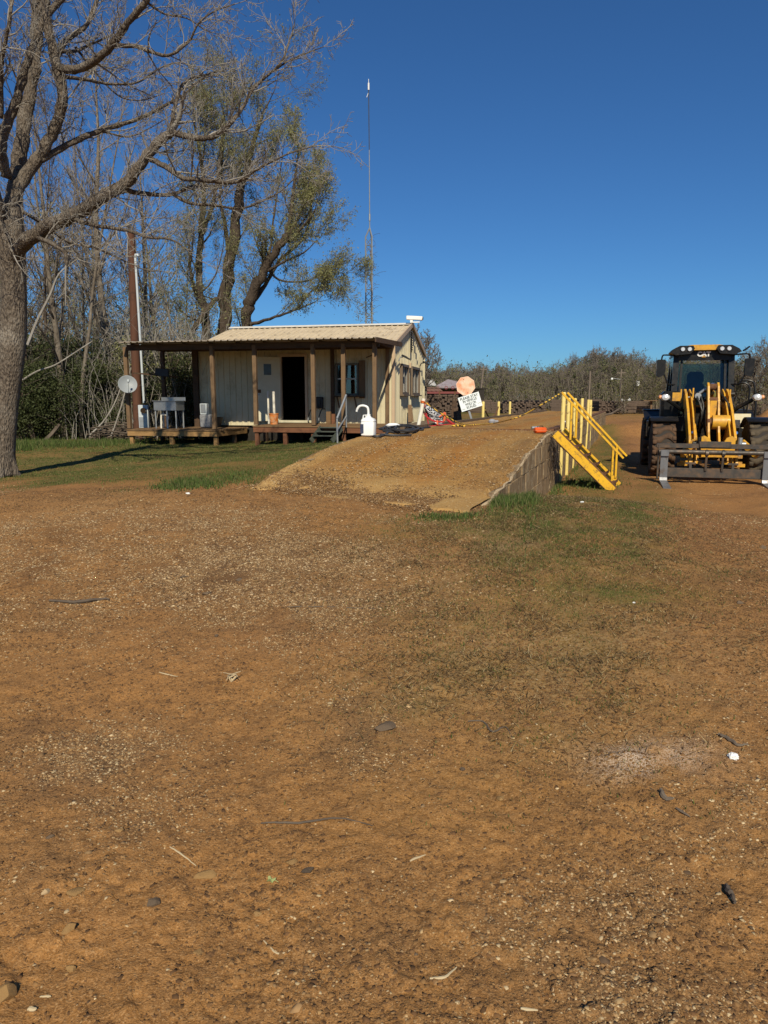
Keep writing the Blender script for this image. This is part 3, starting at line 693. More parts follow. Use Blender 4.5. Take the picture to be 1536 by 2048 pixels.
# ------------------------------------------------------------------ yellow steel steps
def steps_yellow():
    A = gp(1105, 975); ux = Vector((1, -.02, 0)).normalized()
    x0, y0 = xy(NR + .02, 14.75)
    top = Vector((x0 - .05, y0 - .28, .98)); bot = Vector((x0 + 1.13, y0 - .34, gz(x0 + 1.13, y0 - .34) - .01))
    t = thing('yellow_steps', (top.x, top.y, 0), 'bright yellow rusty steel steps with two handrails leaning on the scale wall', 'steps')
    O = Vector((top.x, top.y, 0)); a = top - O; b = bot - O; wv = Vector((.30, .66, 0))
    dn = (b - a).normalized(); nrm = dn.cross(Vector((0, 1, 0))).normalized()
    if nrm.z < 0: nrm = -nrm
    for k, off in enumerate((Vector((0, 0, 0)), wv)):
        mb = MB(); 
        mb.bar(a + off, b + off, .012, .165, nrm)
        mb.build('stringer', m_yel2, t)
        mb = MB(); mb.bar(a + off + nrm * .09 + Vector((0, .035, 0)), b + off + nrm * .09 + Vector((0, .035, 0)), .085, .030, nrm)
        if k == 0: mb.bar(a + off - nrm * .09 + Vector((0, .035, 0)), b + off - nrm * .09 + Vector((0, .035, 0)), .085, .012, nrm)
        mb.build('flange', m_rust if k == 0 else m_yel2, t)
    for i in range(6):
        f = (i + .6) / 6.2; c = a.lerp(b, f) + wv * .5 + nrm * .03
        mb = MB(); mb.box(c, (.22, .60, .014), Matrix.Rotation(-atan2(wv.x, wv.y), 3, 'Z')); mb.box(c + Vector((.10, 0, .02)), (.012, .6, .04), Matrix.Rotation(-atan2(wv.x, wv.y), 3, 'Z'))
        mb.build('tread', m_rust, t)
    for k, off in enumerate((wv * .12, wv * .98)):
        ra = a + off + Vector((.08, 0, .80)); rb = b + off + Vector((.16, 0, .64)); mb = MB()
        mb.bar(ra, rb, .038, .038, nrm); mb.build('handrail', m_yel2, t)
        for f in (.12, .86):
            p1 = a.lerp(b, f + (.06 if f < .5 else .04)) + off + nrm * .1; p2 = ra.lerp(rb, f)
            p2 = Vector((p1.x + .0, p1.y, ra.lerp(rb, (p1.x - ra.x) / (rb.x - ra.x)).z))
            mb = MB(); mb.bar(p1, p2, .038, .038, (0, 1, 0)); mb.build('rail_post', m_yel2, t)
    return t
steps_yellow()

# ------------------------------------------------------------------ small things lying on the scale
def on_scale(px, py):
    z = 1.0; dx = (px - 768) / F; dy = (1024 - py) / F
    r = Vector((dx, cos(TH) + dy * sin(TH), -sin(TH) + dy * cos(TH)))
    t = 1.0
    for _ in range(4000):
        p = Vector((0, 0, CAM_H)) + r * t
        n_, u_ = nu(p.x, p.y)
        if p.z <= float(scale_z(u_, (n_ - NL) / (NR - NL))) + .01: return p
        t += .01
    return p
p = on_scale(1080, 866)
t = thing('orange_case', p, 'small orange plastic case on the edge of the scale at the steps', 'case', .2)
mb = MB(); mb.box((0, 0, .055), (.235, .14, .11), None, .025); mb.build('shell', M('orange_plastic', (.72, .11, .015), (.6, .08, .01), .4), t, True)
mb = MB(); mb.box((0, 0, .052), (.245, .15, .012), None, .004); mb.build('seam', M('pale_orange_plastic', (.75, .22, .09), None, .4), t)
mb = MB(); mb.tube([(-.06, 0, .105), (-.05, 0, .135), (.05, 0, .135), (.06, 0, .105)], .009, 6); mb.build('handle', m_black, t, True)
p = on_scale(1069, 859); t = MB(); t.cyl((-.06, 0, .035), (.06, 0.02, .035), .035, None, 12); t.box((.08, .01, .035), (.05, .05, .05), None, .01)
tag(t.build('steel_coupling', m_galv, None, True, p), 'small grey metal coupling lying beside the orange case', 'fitting')
p = on_scale(984, 846); t = MB(); t.lathe([(.0, 0), (.09, 0), (.1, .05), (.06, .1), (.0, .11)], 10); t.box((.1, 0, .04), (.14, .08, .07), None, .02)
tag(t.build('rag', M('grey_rag', (.34, .34, .36), (.2, .2, .22), .9), None, True, p), 'crumpled grey rag lying under the striped rope', 'rag')
p = on_scale(1126, 848); t = MB(); t.cyl((-.05, 0, .05), (.05, 0, .05), .05, None, 10); t.cyl((0, -.06, .09), (0, .06, .09), .03, None, 8)
tag(t.build('pipe_fitting', m_galv, None, True, p), 'small grey fitting at the foot of the tall yellow post', 'fitting')

# rope, yellow with black strand
def rope_mat():
    t = NT('striped_rope'); w = t.n('ShaderNodeTexWave'); w.inputs['Scale'].default_value = 5.5; w.wave_type = 'BANDS'; w.bands_direction = 'DIAGONAL'
    t.l(t.tc.outputs['Object'], w.inputs['Vector']); t.col(t.ramp(w.outputs['Fac'], [(.42, (.72, .44, .05)), (.52, (.05, .04, .02))], 'LINEAR')); t.set(.8); return t.m
pk = W(849, 804, 16.2)
pts = [W(1122, 786, 15.9), W(1085, 808, 15.9), W(1048, 829, 16.3), W(1020, 839, 16.6)]
low = [on_scale(*q) + Vector((0, 0, .015)) for q in ((990, 847), (960, 850), (937, 851), (915, 846))]
pts = pts + low[:3] + [W(915, 844.5, 16.6), W(895, 834, 16.4), W(876, 823, 16.3), pk]
def smooth_path(pts, k=6):
    pts = [Vector(p) for p in pts]; out = []
    P = [pts[0]] + pts + [pts[-1]]
    for i in range(1, len(P) - 2):
        for j in range(k):
            t = j / k; a, b, c, d = P[i - 1], P[i], P[i + 1], P[i + 2]
            out.append(.5 * ((2 * b) + (c - a) * t + (2 * a - 5 * b + 4 * c - d) * t * t + (3 * b - a - 3 * c + d) * t ** 3))
    out.append(pts[-1]); return out
mb = MB(); mb.tube(smooth_path(pts), .0135, 8)
q = [on_scale(*s) + Vector((0, 0, .02)) for s in ((930, 852.5), (918, 853), (905, 853), (915, 852), (928, 853.5))]; mb.tube(smooth_path(q, 4), .02, 6)
tag(mb.build('striped_rope', rope_mat(), None, True), 'yellow and black rope slung across the scale from white pipe to yellow post', 'rope')

# white pipe with orange cord, banner with red cords
b0 = on_scale(836, 853.5); top = W(847.5, 797, b0.y)
t = thing('white_pipe_post', b0, 'leaning white plastic pipe with orange cord at its top beside the cabin', 'post')
mb = MB(); mb.tube([(0, 0, -.03), top - b0], .045, 12); mb.build('pipe', m_pvc, t, True)
mb = MB(); d = (top - b0); c = d * .87; ax = d.normalized(); u_ = ax.orthogonal().normalized(); v_ = ax.cross(u_)
mb.tube([c + ax * (.02 * sin(a * .37)) + (u_ * cos(a) + v_ * sin(a)) * (.052 + .006 * sin(a * 2.1)) for a in np.linspace(0, 8 * pi, 90)], .011, 5)
mb.tube([c + u_ * .05, c + Vector((.06, -.03, -.05)), c + Vector((.12, 0, -.02))], .012, 5)
mb.build('orange_cord', M('orange_cord', (.75, .17, .03), None, .8), t, True)
def banner():
    t = thing('fallen_banner', (0, 0, 0), 'sagging black and white printed banner slung in red and orange cords beside the white pipe', 'banner')
    A = W(850, 806, 17.2); B = W(888, 842, 17.4); rs = random.Random(3)
    nu_, nv = 26, 12; vs = []; 
    def pt(a, b):
        q = W(852 + 34 * a + (4 + 5 * a) * b * 1.2 - 10 * b, 806 + 30 * a + 16 * sin(pi * (a * .8 + .1)) * b + 5 * b, 17.2 + .2 * a - .25 * b)
        return q + Vector((0, .05 * sin(7 * a + 5 * b) + .03 * sin(13 * b + 3 * a), .03 * sin(9 * b + 2 * a)))
    for i in range(nu_):
        for j in range(nv): vs.append(tuple(pt(i / (nu_ - 1), j / (nv - 1))))
    fs = [(i * nv + j, i * nv + j + 1, (i + 1) * nv + j + 1, (i + 1) * nv + j) for i in range(nu_ - 1) for j in range(nv - 1)]
    tm = NT('printed_banner'); v = tm.noise(14, 3, .6, tm.mapping((1.2, 1, 2.2), (0, .9, 0)), 1.2); tm.col(tm.ramp(v, [(.50, (.012, .012, .016)), (.53, (.7, .7, .7))], 'CONSTANT')); tm.set(.6)
    mb = MB(); mb.add(vs, fs); o = mb.build('sheet', tm.m, t, True, None, False); so_ = o.modifiers.new('thick', 'SOLIDIFY'); so_.thickness = .006
    red = M('red_cord', (.45, .03, .035), None, .8); org = M('orange_strap', (.68, .14, .05), None, .8)
    for pts, r, m in (([(850, 806, 17.15), (846, 820, 17.1), (853, 833, 17.0), (868, 842, 17), (888, 844, 17)], .022, red), ([(848, 808, 17), (852, 825, 17), (857, 849, 17.0)], .014, red),
                      ([(888, 843, 17.0), (890, 826, 17.1), (883, 831, 17.1), (878, 834, 17.1)], .024, org), ([(893, 838, 17), (902, 845.5, 17.0), (908, 848, 17.1)], .03, red), ([(874, 841, 17), (875, 850, 16.9)], .02, org), ([(908, 848, 17), (880, 850, 17), (856, 853, 16.9)], .012, red)):
        mb = MB(); mb.tube(smooth_path([W(*q) for q in pts]), r, 5); mb.build('cord', m, t, True)
banner()

# ------------------------------------------------------------------ sign post
def sign():
    D = 22.6; base = W(953, 842, D); base.z = .55
    t = thing('leaning_sign', base, 'faded octagonal stop sign over a white notice board on a leaning post', 'sign')
    up = (W(926, 757, D) - W(951, 838, D)).normalized(); rt = up.cross(Vector((0, -1, 0))).normalized() * -1
    if rt.x < 0: rt = -rt
    fw = Vector((0, -1, 0)); fw = (fw - up * fw.dot(up)).normalized()
    mb = MB(); L = (W(931, 772, D) - base).length + .2; mb.bar((0, .03, 0), up * L, .06, .03, fw); mb.build('post', m_galv, t)
    def stopmat():
        t = NT('faded_red_sign'); n = t.noise(7, 5, .7); g = t.noise(2.4, 3, .6)
        k = t.mix(t.ramp(n, [(.35, 0), (.62, 1)]), (.84, .60, .46), (.80, .47, .30)); k = t.mix(t.ramp(g, [(.48, 0), (.66, .9)]), k, (.66, .23, .09))
        k = t.mix(t.ramp(n, [(.66, 0), (.72, .9)]), k, (.28, .07, .03)); t.col(k); t.set(.6); return t.m
    sc = D / F
    oc = W(931, 772, D) - base + fw * .035
    R = 19.3 * sc; an = [radians(22.5 + 45 * k - 8) for k in range(8)]
    mb = MB(); mb.prism([(R * cos(a), R * sin(a)) for a in an], oc, rt, up, fw, .006); oct_ = mb.build('stop_plate', stopmat(), t)
    mb = MB(); n = 8
    o1 = [(R * .985 * cos(a), R * .985 * sin(a)) for a in an]; o2 = [(R * .93 * cos(a), R * .93 * sin(a)) for a in an]
    vs = [tuple(oc + fw * .0085 + rt * x + up * y) for x, y in o1 + o2]
    mb.add(vs, [(k, (k + 1) % 8, 8 + (k + 1) % 8, 8 + k) for k in range(8)]); mb.build('border', M('faded_border', (.82, .62, .48), (.75, .45, .3), .6), oct_, fix=False)
    
    for sg in (1, -1): mb = MB(); mb.cyl(oc + fw * .006 + up * R * .72 * sg, oc + fw * .016 + up * R * .72 * sg, .012, None, 8); mb.build('bolt', m_rust, oct_)
    ang = radians(17.5); r2 = Vector((cos(ang), 0, sin(ang))); u2 = Vector((-sin(ang), 0, cos(ang)))
    pc = W(940, 803.5, D) - base + fw * .05
    w, h = 42.5 * sc, 28.5 * sc
    mb = MB(); mb.prism([(-w / 2, -h / 2), (w / 2, -h / 2), (w / 2, h / 2), (-w / 2, h / 2)], pc, r2, u2, fw, .006); pl = mb.build('notice_plate', M('white_sign_paint', (.80, .84, .84), (.74, .78, .78), .5), t)
    bl = M('black_sign_lettering', (.03, .045, .04), None, .6)
    for s, yy, wf in (('PLEASE STAY', .33, .86), ('IN VEHICLE', .115, .66), ('WHILE ON', -.115, .52), ('SCALES.', -.335, .47)):
        me = text_mesh(s, .112, .001, .0022); xs = [v.co.x for v in me.vertices]; f_ = wf * w / (max(xs) - min(xs))
        for v in me.vertices: v.co.x *= f_
        o = bpy.data.objects.new('lettering', me); C.objects.link(o); me.materials.append(bl); o.parent = pl
        Mx = Matrix((r2, u2, r2.cross(u2))).transposed().to_4x4(); Mx.translation = pc + u2 * (yy * h) + fw * .0085; o.matrix_local = Mx
    for x0, x1, yy in ((-.46, -.30, -.37), (.31, .46, -.26)):
        mb = MB(); mb.bar(pc + r2 * x0 * w + u2 * yy * h + fw * .0075, pc + r2 * x1 * w + u2 * yy * h + fw * .0075, .008, .002, fw); mb.build('rule', bl, pl)
sign()
# dark sawn planks leaning by the sign
for i, (pts, lb) in enumerate((([(905, 838, 24.3), (909, 801, 24.3)], 'tall dark plank standing by the tie stack left of the sign'), ([(914, 838, 23.6), (911, 817, 23.9)], 'short dark plank leaning left of the sign post'), ([(923, 838, 23.4), (917, 822, 23.8)], 'short dark plank nearest the sign post'))):
    a, b = W(*pts[0]), W(*pts[1]); a.z = .55; mb = MB(); mb.bar(a, b, .15, .05, (0, 1, 0), .006)
    tag(mb.build('dark_plank', m_beam), lb, 'plank', 'dark planks standing by the sign')

# ------------------------------------------------------------------ jug and hose on the ramp
def jug():
    p = on_scale(737, 872); t = thing('white_jug', p, 'white plastic jug with a curved pour spout on the ramp corner', 'jug', radians(-10))
    mb = MB(); a = mb.mark()
    prof = [(.0, .0), (.105, 0), (.125, .02), (.128, .235), (.122, .25), (.128, .262), (.115, .30), (.05, .335), (.045, .35), (.0, .35)]
    vs = []; n = 24
    for r, z in prof:
        for k in range(n):
            an = 2 * pi * k / n; f = (abs(cos(an)) ** 5 + abs(sin(an)) ** 5) ** (-1 / 5) if r > .06 else 1
            vs.append((r * f * cos(an) * 1.0, r * f * sin(an) * .95, z))
    mb.add(vs, [(i * n + k, i * n + (k + 1) % n, (i + 1) * n + (k + 1) % n, (i + 1) * n + k) for i in range(len(prof) - 1) for k in range(n)])
    mb.build('body', m_white, t, True)
    mb = MB(); mb.cyl((0, 0, .35), (0, 0, .385), .038, None, 14); mb.build('cap', m_white, t, True)
    mb = MB(); mb.tube(smooth_path([(0, 0, .38), (-.005, 0, .47), (-.03, 0, .515), (-.10, 0, .535), (-.165, 0, .52), (-.20, 0, .475), (-.215, 0, .43)], 5), [.022] * 26 + [.019] * 5, 10); mb.build('spout', m_white, t, True)
    mb = MB(); mb.tube([(-.04, 0, .33), (-.05, .0, .37), (-.09, 0, .365), (-.10, 0, .30)], .012, 6); mb.build('grip', m_white, t, True)
    mb = MB(); mb.box((-.095, -.1235, .135), (.060, .004, .16), None, .002); mb.build('label', M('dark_blue_label', (.025, .03, .06), (.05, .06, .10), .5), t)
    return t
jug()
def hose():
    rs = random.Random(12); mb = MB()
    for k in range(6):
        cx, cy = 800 + rs.uniform(-12, 14), 863 + rs.uniform(-4, 2); rx, ry = rs.uniform(22, 38), rs.uniform(3.5, 6.5); ph = rs.uniform(0, 6.3)
        pts = []
        for a in np.linspace(0, 2 * pi * 1.02, 22):
            px = cx + rx * cos(a + ph) * (1 + .08 * sin(3 * a)); py = cy + ry * sin(a + ph) * (1 + .1 * sin(2 * a + k))
            q = on_scale(px, py); q.z += .02 + .022 * (k % 3); pts.append(q)
        mb.tube(smooth_path(pts, 2), .02, 7)
    for path in (((745, 873), (752, 875), (762, 874), (772, 870), (776, 866)), ((760, 871), (780, 872.5), (800, 873), (822, 872)), ((815, 862), (840, 858), (860, 856))):
        mb.tube(smooth_path([on_scale(*q) + Vector((0, 0, .02)) for q in path], 5), .02, 7)
    tag(mb.build('black_hose', M('black_rubber', (.028, .028, .03), (.05, .05, .05), .55), None, True), 'tangled coil of black hose lying on the ramp beside the white jug', 'hose')
    q = on_scale(786, 857); mb = MB(); vs = []
    m2 = MB(); m2.lathe([(0, .02), (.10, .02), (.13, .07), (.07, .115), (0, .12)], 12); m2.xf(Matrix.Diagonal((1.3, .6, 1, 1)))
    tag(m2.build('white_rag', m_white, None, True, q), 'small white rag dropped on the black hose coil', 'rag')
hose()
# ------------------------------------------------------------------ metal clad scale house with porch
CA = radians(12.2)
cab = thing('scale_house', (.33, 25, 0), 'cream ribbed metal scale house with a shaded timber porch along its front', 'building', -CA)
def cw(lx, ly, lz): # cabin local -> world
    return Vector((.33 + lx * cos(CA) + ly * sin(CA), 25 - lx * sin(CA) + ly * cos(CA), lz))
def cl(p):          # world -> cabin local
    dx, dy = p.x - .33, p.y - 25; return Vector((dx * cos(CA) - dy * sin(CA), dx * sin(CA) + dy * cos(CA), p.z))
WL, WD, ZF, ZE, ZR = 7.3, 6.4, .80, 3.50, 4.42      # length, depth, floor, eave, ridge
def rz_(v): return ZE + (ZR - ZE) * (1 - abs(v - WD / 2) / (WD / 2))
fx = lambda px, py=780: None
def lx_at(px, ly=0):    # local x whose point on plane y=ly shows at photo column px
    k = (px - 768) / F
    # X = .33 + lx c + ly s ; Y = 25 - lx s + ly c ; X = k Y (flat)
    return (k * (25 + ly * cos(CA)) - .33 - ly * sin(CA)) / (cos(CA) + k * sin(CA))
def ly_at(px, lx=0):
    k = (px - 768) / F
    return (k * (25 - lx * sin(CA)) - .33 - lx * cos(CA)) / (sin(CA) - k * cos(CA))
D0, D1 = lx_at(567.5), lx_at(614); DZ = W(590, 714, 26).z
w0, w1 = lx_at(675), lx_at(717); WZ0, WZ1 = W(690, 789, 25.5).z, W(690, 729, 25.5).z
X = (1, 0, 0); Z = (0, 0, 1)
mb = MB(); nf = (0, -1, 0)
for u0, u1, a, b in ((-WL, D0, ZF - .1, ZE + .02), (D0, D1, DZ, ZE + .02), (D1, w0, ZF - .1, ZE + .02), (w0, w1, ZF - .1, WZ0), (w0, w1, WZ1, ZE + .02), (w1, 0, ZF - .1, ZE + .02)):
    mb.ribs((0, 0, 0), X, Z, nf, u0, u1, a, b, .225, .022, .03)
mb.build('front_wall', m_cream, cab, fix=False)
g0, g1 = ly_at(800, 0) - .10, ly_at(811.5, 0); g2, g3 = ly_at(819, 0), ly_at(833.5, 0)
GZ0, GZ1 = W(806, 787, 26.5).z, W(806, 731, 26.5).z
mb = MB(); ng = (1, 0, 0)
for u0, u1, a, b in ((0, g0, ZF - .25, rz_), (g0, g1, ZF - .25, GZ0), (g0, g1, GZ1, rz_), (g1, g2, ZF - .25, rz_), (g2, g3, ZF - .25, GZ0), (g2, g3, GZ1, rz_), (g3, WD, ZF - .25, rz_)):
    mb.ribs((0, 0, 0), (0, 1, 0), Z, ng, u0, u1, a, b, .30, .040, .075)
mb.build('gable_wall', m_cream, cab, fix=False)
mb = MB(); mb.ribs((0, WD, 0), X, Z, (0, 1, 0), -WL, 0, ZF - .3, ZE, .3)
mb.build('rear_wall', m_cream, cab, fix=False)
mb = MB(); mb.ribs((-WL, 0, 0), (0, 1, 0), Z, (-1, 0, 0), 0, WD, ZF - .3, rz_, .3); mb.build('end_wall', m_cream, cab, fix=False)
# inside: lining, floor, a desk and chair back so the door is not a void
mb = MB(); mb.box((-WL / 2, WD / 2, ZF - .06), (WL - .1, WD - .1, .08)); mb.box((-WL / 2, WD - .12, 2.1), (WL - .2, .04, 2.6)); mb.box((-3.2, 3.2, 2.1), (.06, 6.0, 2.6)); mb.box((-.62, 3.2, 2.1), (.05, 6.0, 2.6)); mb.box((-WL + .12, WD / 2, 2.1), (.04, WD - .3, 2.6)); mb.box((-WL / 2, WD / 2, ZE - .12), (WL - .1, WD - .1, .04))  # partition nearest the gable is added to block light from its windows
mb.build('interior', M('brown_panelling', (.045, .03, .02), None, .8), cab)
mb = MB(); mb.box((w0 * .5 + w1 * .5, 1.0, 1.5), (1.4, .6, .05)); mb.box((w0 + .1, 1.0, 1.15), (.05, .55, .7)); mb.build('desk', m_beam, cab)
# roof
m_roof = M('pale_tan_roof', (.60, .49, .34), (.52, .42, .28), .55, 1.2, 0, .4, (.30, .23, .15), .3, 2.5)
OH = .10; sl = sqrt((WD / 2) ** 2 + (ZR - ZE) ** 2); s_u = Vector((0, WD / 2 / sl, (ZR - ZE) / sl)); s_n = Vector((0, -(ZR - ZE) / sl, WD / 2 / sl))
mb = MB(); mb.ribs(Vector((0, 0, ZE + .04)) - s_u * .05, X, s_u, s_n, -WL - .1, OH, 0, sl + .05, .225, .03, .035, .012); 
s_u2 = Vector((0, -s_u.y, s_u.z)); s_n2 = Vector((0, -s_n.y, s_n.z)); mb.ribs(Vector((0, WD, ZE + .04)) - s_u2 * .2, X, s_u2, s_n2, -WL - .1, OH, 0, sl + .2, .225, .03, .035, .012)
roof = mb.build('roof', m_roof, cab, fix=False)
mb = MB(); mb.prism([(-.20, -.058), (0, .012), (.20, -.058), (.20, -.048), (0, .024), (-.20, -.048)], (-WL - .11, WD / 2, ZR + .095), (0, 1, 0), Z, X, WL + .22); mb.build('ridge_cap', M('white_ridge_trim', (.72, .68, .6), None, .5), roof)
mb = MB()
for s in (1, -1):
    y0 = -.05 if s == 1 else WD + .2; e = Vector((OH, y0, ZE + .03 - (0 if s == 1 else .057))); r_ = Vector((OH, WD / 2, ZR + .055))
    mb.bar(e, r_, .05, .16, (0, -s * .3, 1))
mb.build('rake_trim', m_tan, roof)
# corner trims
mb = MB(); mb.box((.006, -.014, (ZF + ZE) / 2 - .05), (.11, .12, ZE - ZF + .1)); mb.build('corner_trim', m_tan, cab)
mb = MB(); mb.box((.02, WD, (ZF + ZE) / 2 - .1), (.12, .12, ZE - ZF + .3)); mb.build('corner_trim', m_cream, cab)
mb = MB(); mb.box((-.20, -.085, (ZF + ZE) / 2), (.12, .10, ZE - ZF)); mb.build('wall_post', m_post, cab)
mb = MB(); mb.box((-WL - .06, -.02, (ZF + ZE) / 2 - .1), (.2, .2, ZE - ZF + .2)); mb.build('wall_post', m_beam, cab)
mb = MB(); mb.box((lx_at(668), -.09, (ZF + ZE) / 2), (.12, .08, ZE - ZF)); mb.build('wall_post', m_beam, cab)
# gable windows
m_brown = M('brown_window_frame', (.17, .12, .075), (.12, .085, .055), .5)
m_silver = M('aluminium_frame', (.40, .37, .32), (.3, .28, .24), .4, 5, .5)
for a, b in ((g0, g1), (g2, g3)):
    mb = MB(); yc = (a + b) / 2; zc = (GZ0 + GZ1) / 2
    for yy in (a, b): mb.box((.05, yy, zc), (.13, .09, GZ1 - GZ0 + .1))
    mb.box((.05, yc, GZ1), (.128, b - a - .08, .09)); mb.box((.05, yc, GZ0), (.128, b - a - .08, .09))
    wf = mb.build('gable_window', m_brown, cab)
    mb = MB(); mb.box((.07, yc, GZ0 - .06), (.22, b - a + .22, .05)); mb.build('sill', m_brown, wf)
    for yy in (yc, a + .09, b - .09): mb = MB(); mb.box((.03, yy, zc), (.05, .05, GZ1 - GZ0 - .1)); mb.build('mullion', m_silver, wf)
    mb = MB(); mb.box((.0, yc, zc), (.006, b - a - .05, GZ1 - GZ0 - .05)); mb.build('pane', m_glass, wf)
    for k in range(3): mb = MB(); mb.box((-.08, a + .12 + k * (b - a - .2) / 2.2, zc), (.02, .10, GZ1 - GZ0 - .1), Matrix.Rotation(.35, 3, 'Z')); mb.build('blind_slat', M('grey_blind', (.4, .4, .38), None, .7), wf)
# front window
mb = MB(); xc = (w0 + w1) / 2; zc = (WZ0 + WZ1) / 2
for xx in (w0, w1): mb.box((xx, -.03, zc), (.07, .10, WZ1 - WZ0 + .07))
mb.box((xc, -.03, WZ1), (w1 - w0 - .07, .098, .07)); mb.box((xc, -.03, WZ0), (w1 - w0 - .07, .098, .07))
wf = mb.build('front_window', M('dull_window_frame', (.13, .11, .08), None, .5), cab)
mb = MB(); mb.box((xc, -.02, zc + .02), (w1 - w0 - .08, .05, .05)); mb.build('sash', m_silver, wf)
mb = MB(); mb.box((xc, .01, zc), (w1 - w0 - .04, .006, WZ1 - WZ0 - .04)); mb.build('pane', m_glass, wf)
mb = MB(); mb.box((w1 - .15, .03, zc + .17), (.13, .004, .2)); mb.build('paper_notice', M('yellowed_paper', (.5, .42, .28), None, .8), wf)
mb = MB(); mb.box((xc + .1, -.2, WZ0 - .07), (w1 - w0 + .3, .36, .035))
for xx in (w0 + .1, w1 - .05): mb.bar((xx, -.05, WZ0 - .45), (xx, -.32, WZ0 - .09), .035, .05)
mb.build('counter_shelf', m_beam, cab)
mb = MB(); mb.box((w1 + .16, -.055, zc), (.2, .07, WZ1 - WZ0 + .25)); mb.build('shutter_board', m_post, cab)
# doorway and open door
mb = MB(); 
for xx in (D0 - .04, D1 + .04): mb.box((xx, -.03, (ZF + DZ) / 2), (.09, .12, DZ - ZF))
mb.box(((D0 + D1) / 2, -.03, DZ + .04), (D1 - D0 + .17, .118, .09)); mb.build('door_frame', m_tan, cab)
mb = MB(); mb.box(((D0 + D1) / 2, -.10, ZF + .06), (D1 - D0 + .5, .22, .08)); mb.build('threshold', M('pale_threshold', (.6, .55, .38), None, .6), cab)
hx = D0 - .05; hy = -.07; dl = .88; an = radians(207); dd = Vector((cos(an), sin(an), 0)); dn_ = Vector((-dd.y, dd.x, 0))
Rm = Matrix.Rotation(an, 3, 'Z')
dc = Vector((hx, hy, ZF + .06)) + dd * (dl / 2)
mb = MB(); mb.box(dc + Vector((0, 0, (DZ - ZF) / 2 - .03)), (dl, .045, DZ - ZF - .08), Rm, .006); dr = mb.build('door', M('cream_door', (.62, .57, .42), (.55, .5, .36), .5), cab)
for sgn in (1, -1):
    mb = MB(); mb.box(dc + Vector((0, 0, (DZ - ZF) * .78)) + dn_ * .026 * sgn, (.26, .012, .38), Rm); mb.build('door_light', M('dark_door_glass', (.05, .045, .04), None, .2), dr)
    mb = MB(); mb.cyl(dc + dd * .33 + Vector((0, 0, .95)) + dn_ * .022 * sgn, dc + dd * .33 + Vector((0, 0, .95)) + dn_ * .09 * sgn, .03, None, 10); mb.build('handle', m_galv, dr, True)
    mb = MB(); mb.box(dc + dd * .32 + Vector((0, 0, 1.06)) + dn_ * .026 * sgn, (.15, .01, .12), Rm); mb.build('lock_plate', m_rust, dr)
# porch: posts, beam, roof, decks
PY = -2.5
XU0 = lx_at(513, PY)            # left end of the upper deck
XL1 = lx_at(436, PY); XL0 = lx_at(264, PY); ZL = .64
pz = 3.40
posts = [(lx_at(749.5, PY), ZF, 'm'), (lx_at(688, PY), ZF, 'm'), (lx_at(628.5, PY), ZF, 'm'), (lx_at(514, PY), ZF, 'm'), (lx_at(431, PY), ZL, 'm'), (lx_at(262, PY), ZL, 'm')]
for i, (x, zb, _) in enumerate(posts):
    mb = MB(); mb.box((0, 0, (pz - .02 + zb) / 2), (.13, .13, pz - .06 - zb), None, .008)
    mb.build('porch_post', m_post, cab, loc=(x, PY + .02, 0))
mb = MB(); mb.box((0, 0, (pz + ZL) / 2), (.13, .13, pz - ZL), None, .006); mb.build('porch_post', m_beam, cab, loc=(lx_at(337, -.1), -.2, 0))
XR = lx_at(752, PY - .1) + .06; XLL = lx_at(254, PY - .4)
mb = MB(); mb.box(((XLL + XR) / 2, PY + .02, pz - .06), (XR - XLL + .06, .09, .19)); mb.box(((XLL + XR) / 2, -.12, pz + .03), (XR - XLL - .1, .09, .16))
for x in np.linspace(XLL + .1, XR - .05, 10): mb.box((x, PY / 2 - .05, pz + .01), (.05, -PY - .25, .13))
mb.build('porch_beam', m_beam, cab)
mb = MB(); mb.bar((XR + .03, PY - .52, pz + .025), (XR + .03 + .24, -.06, pz + .085), .045, .15); mb.build('end_board', m_beam, cab)
pu = Vector((0, 3.02, .10)).normalized(); pn = Vector((0, -pu.z, pu.y))
mb = MB(); mb.ribs((0, PY - .54, pz + .075), X, pu, pn, XLL, XR + .06, 0, 3.02, .225, .03, .035, .012); mb.build('porch_roof', M('weathered_porch_roof', (.40, .33, .25), (.3, .25, .19), .6), cab, fix=False)
def deck(name, x0, x1, y0, y1, z, fm, tops):
    d = MB(); k = 0; rs = random.Random(int(x0 * 10)); y = y0
    while y < y1 - .02:
        w = .14; d.box(((x0 + x1) / 2 + rs.uniform(-.02, .02), y + w / 2, z - .02 + rs.uniform(-.004, .004)), (x1 - x0 + rs.uniform(-.02, .03), w - .008, .04)); y += w
    o = d.build(name, tops, cab)
    f = MB(); f.box(((x0 + x1) / 2, y0 + .05, z - .13), (x1 - x0 - .02, .045, .17)); f.box((x0 + .03, (y0 + y1) / 2, z - .131), (.045, y1 - y0 - .1, .168)); f.box((x1 - .03, (y0 + y1) / 2, z - .131), (.045, y1 - y0 - .1, .168))
    f.build('joist', fm, o); return o
m_deckgold = wood('golden_joist', (.36, .215, .085), (.25, .14, .055), (.12, .065, .03), ax=0)
lo = deck('lower_deck', XL0 - .05, XL1 + .05, PY - .16, -.05, ZL, m_deckgold, m_deck)
up_ = deck('upper_deck', XU0 - .05, .35, PY - .14, -.05, ZF, m_deckred, m_deck)
sd = deck('side_deck', .38, 2.55, PY - .1, 4.4, ZF - .02, m_deckred, wood('grey_board', (.20, .15, .10), (.13, .095, .06), (.07, .05, .035), ax=0))
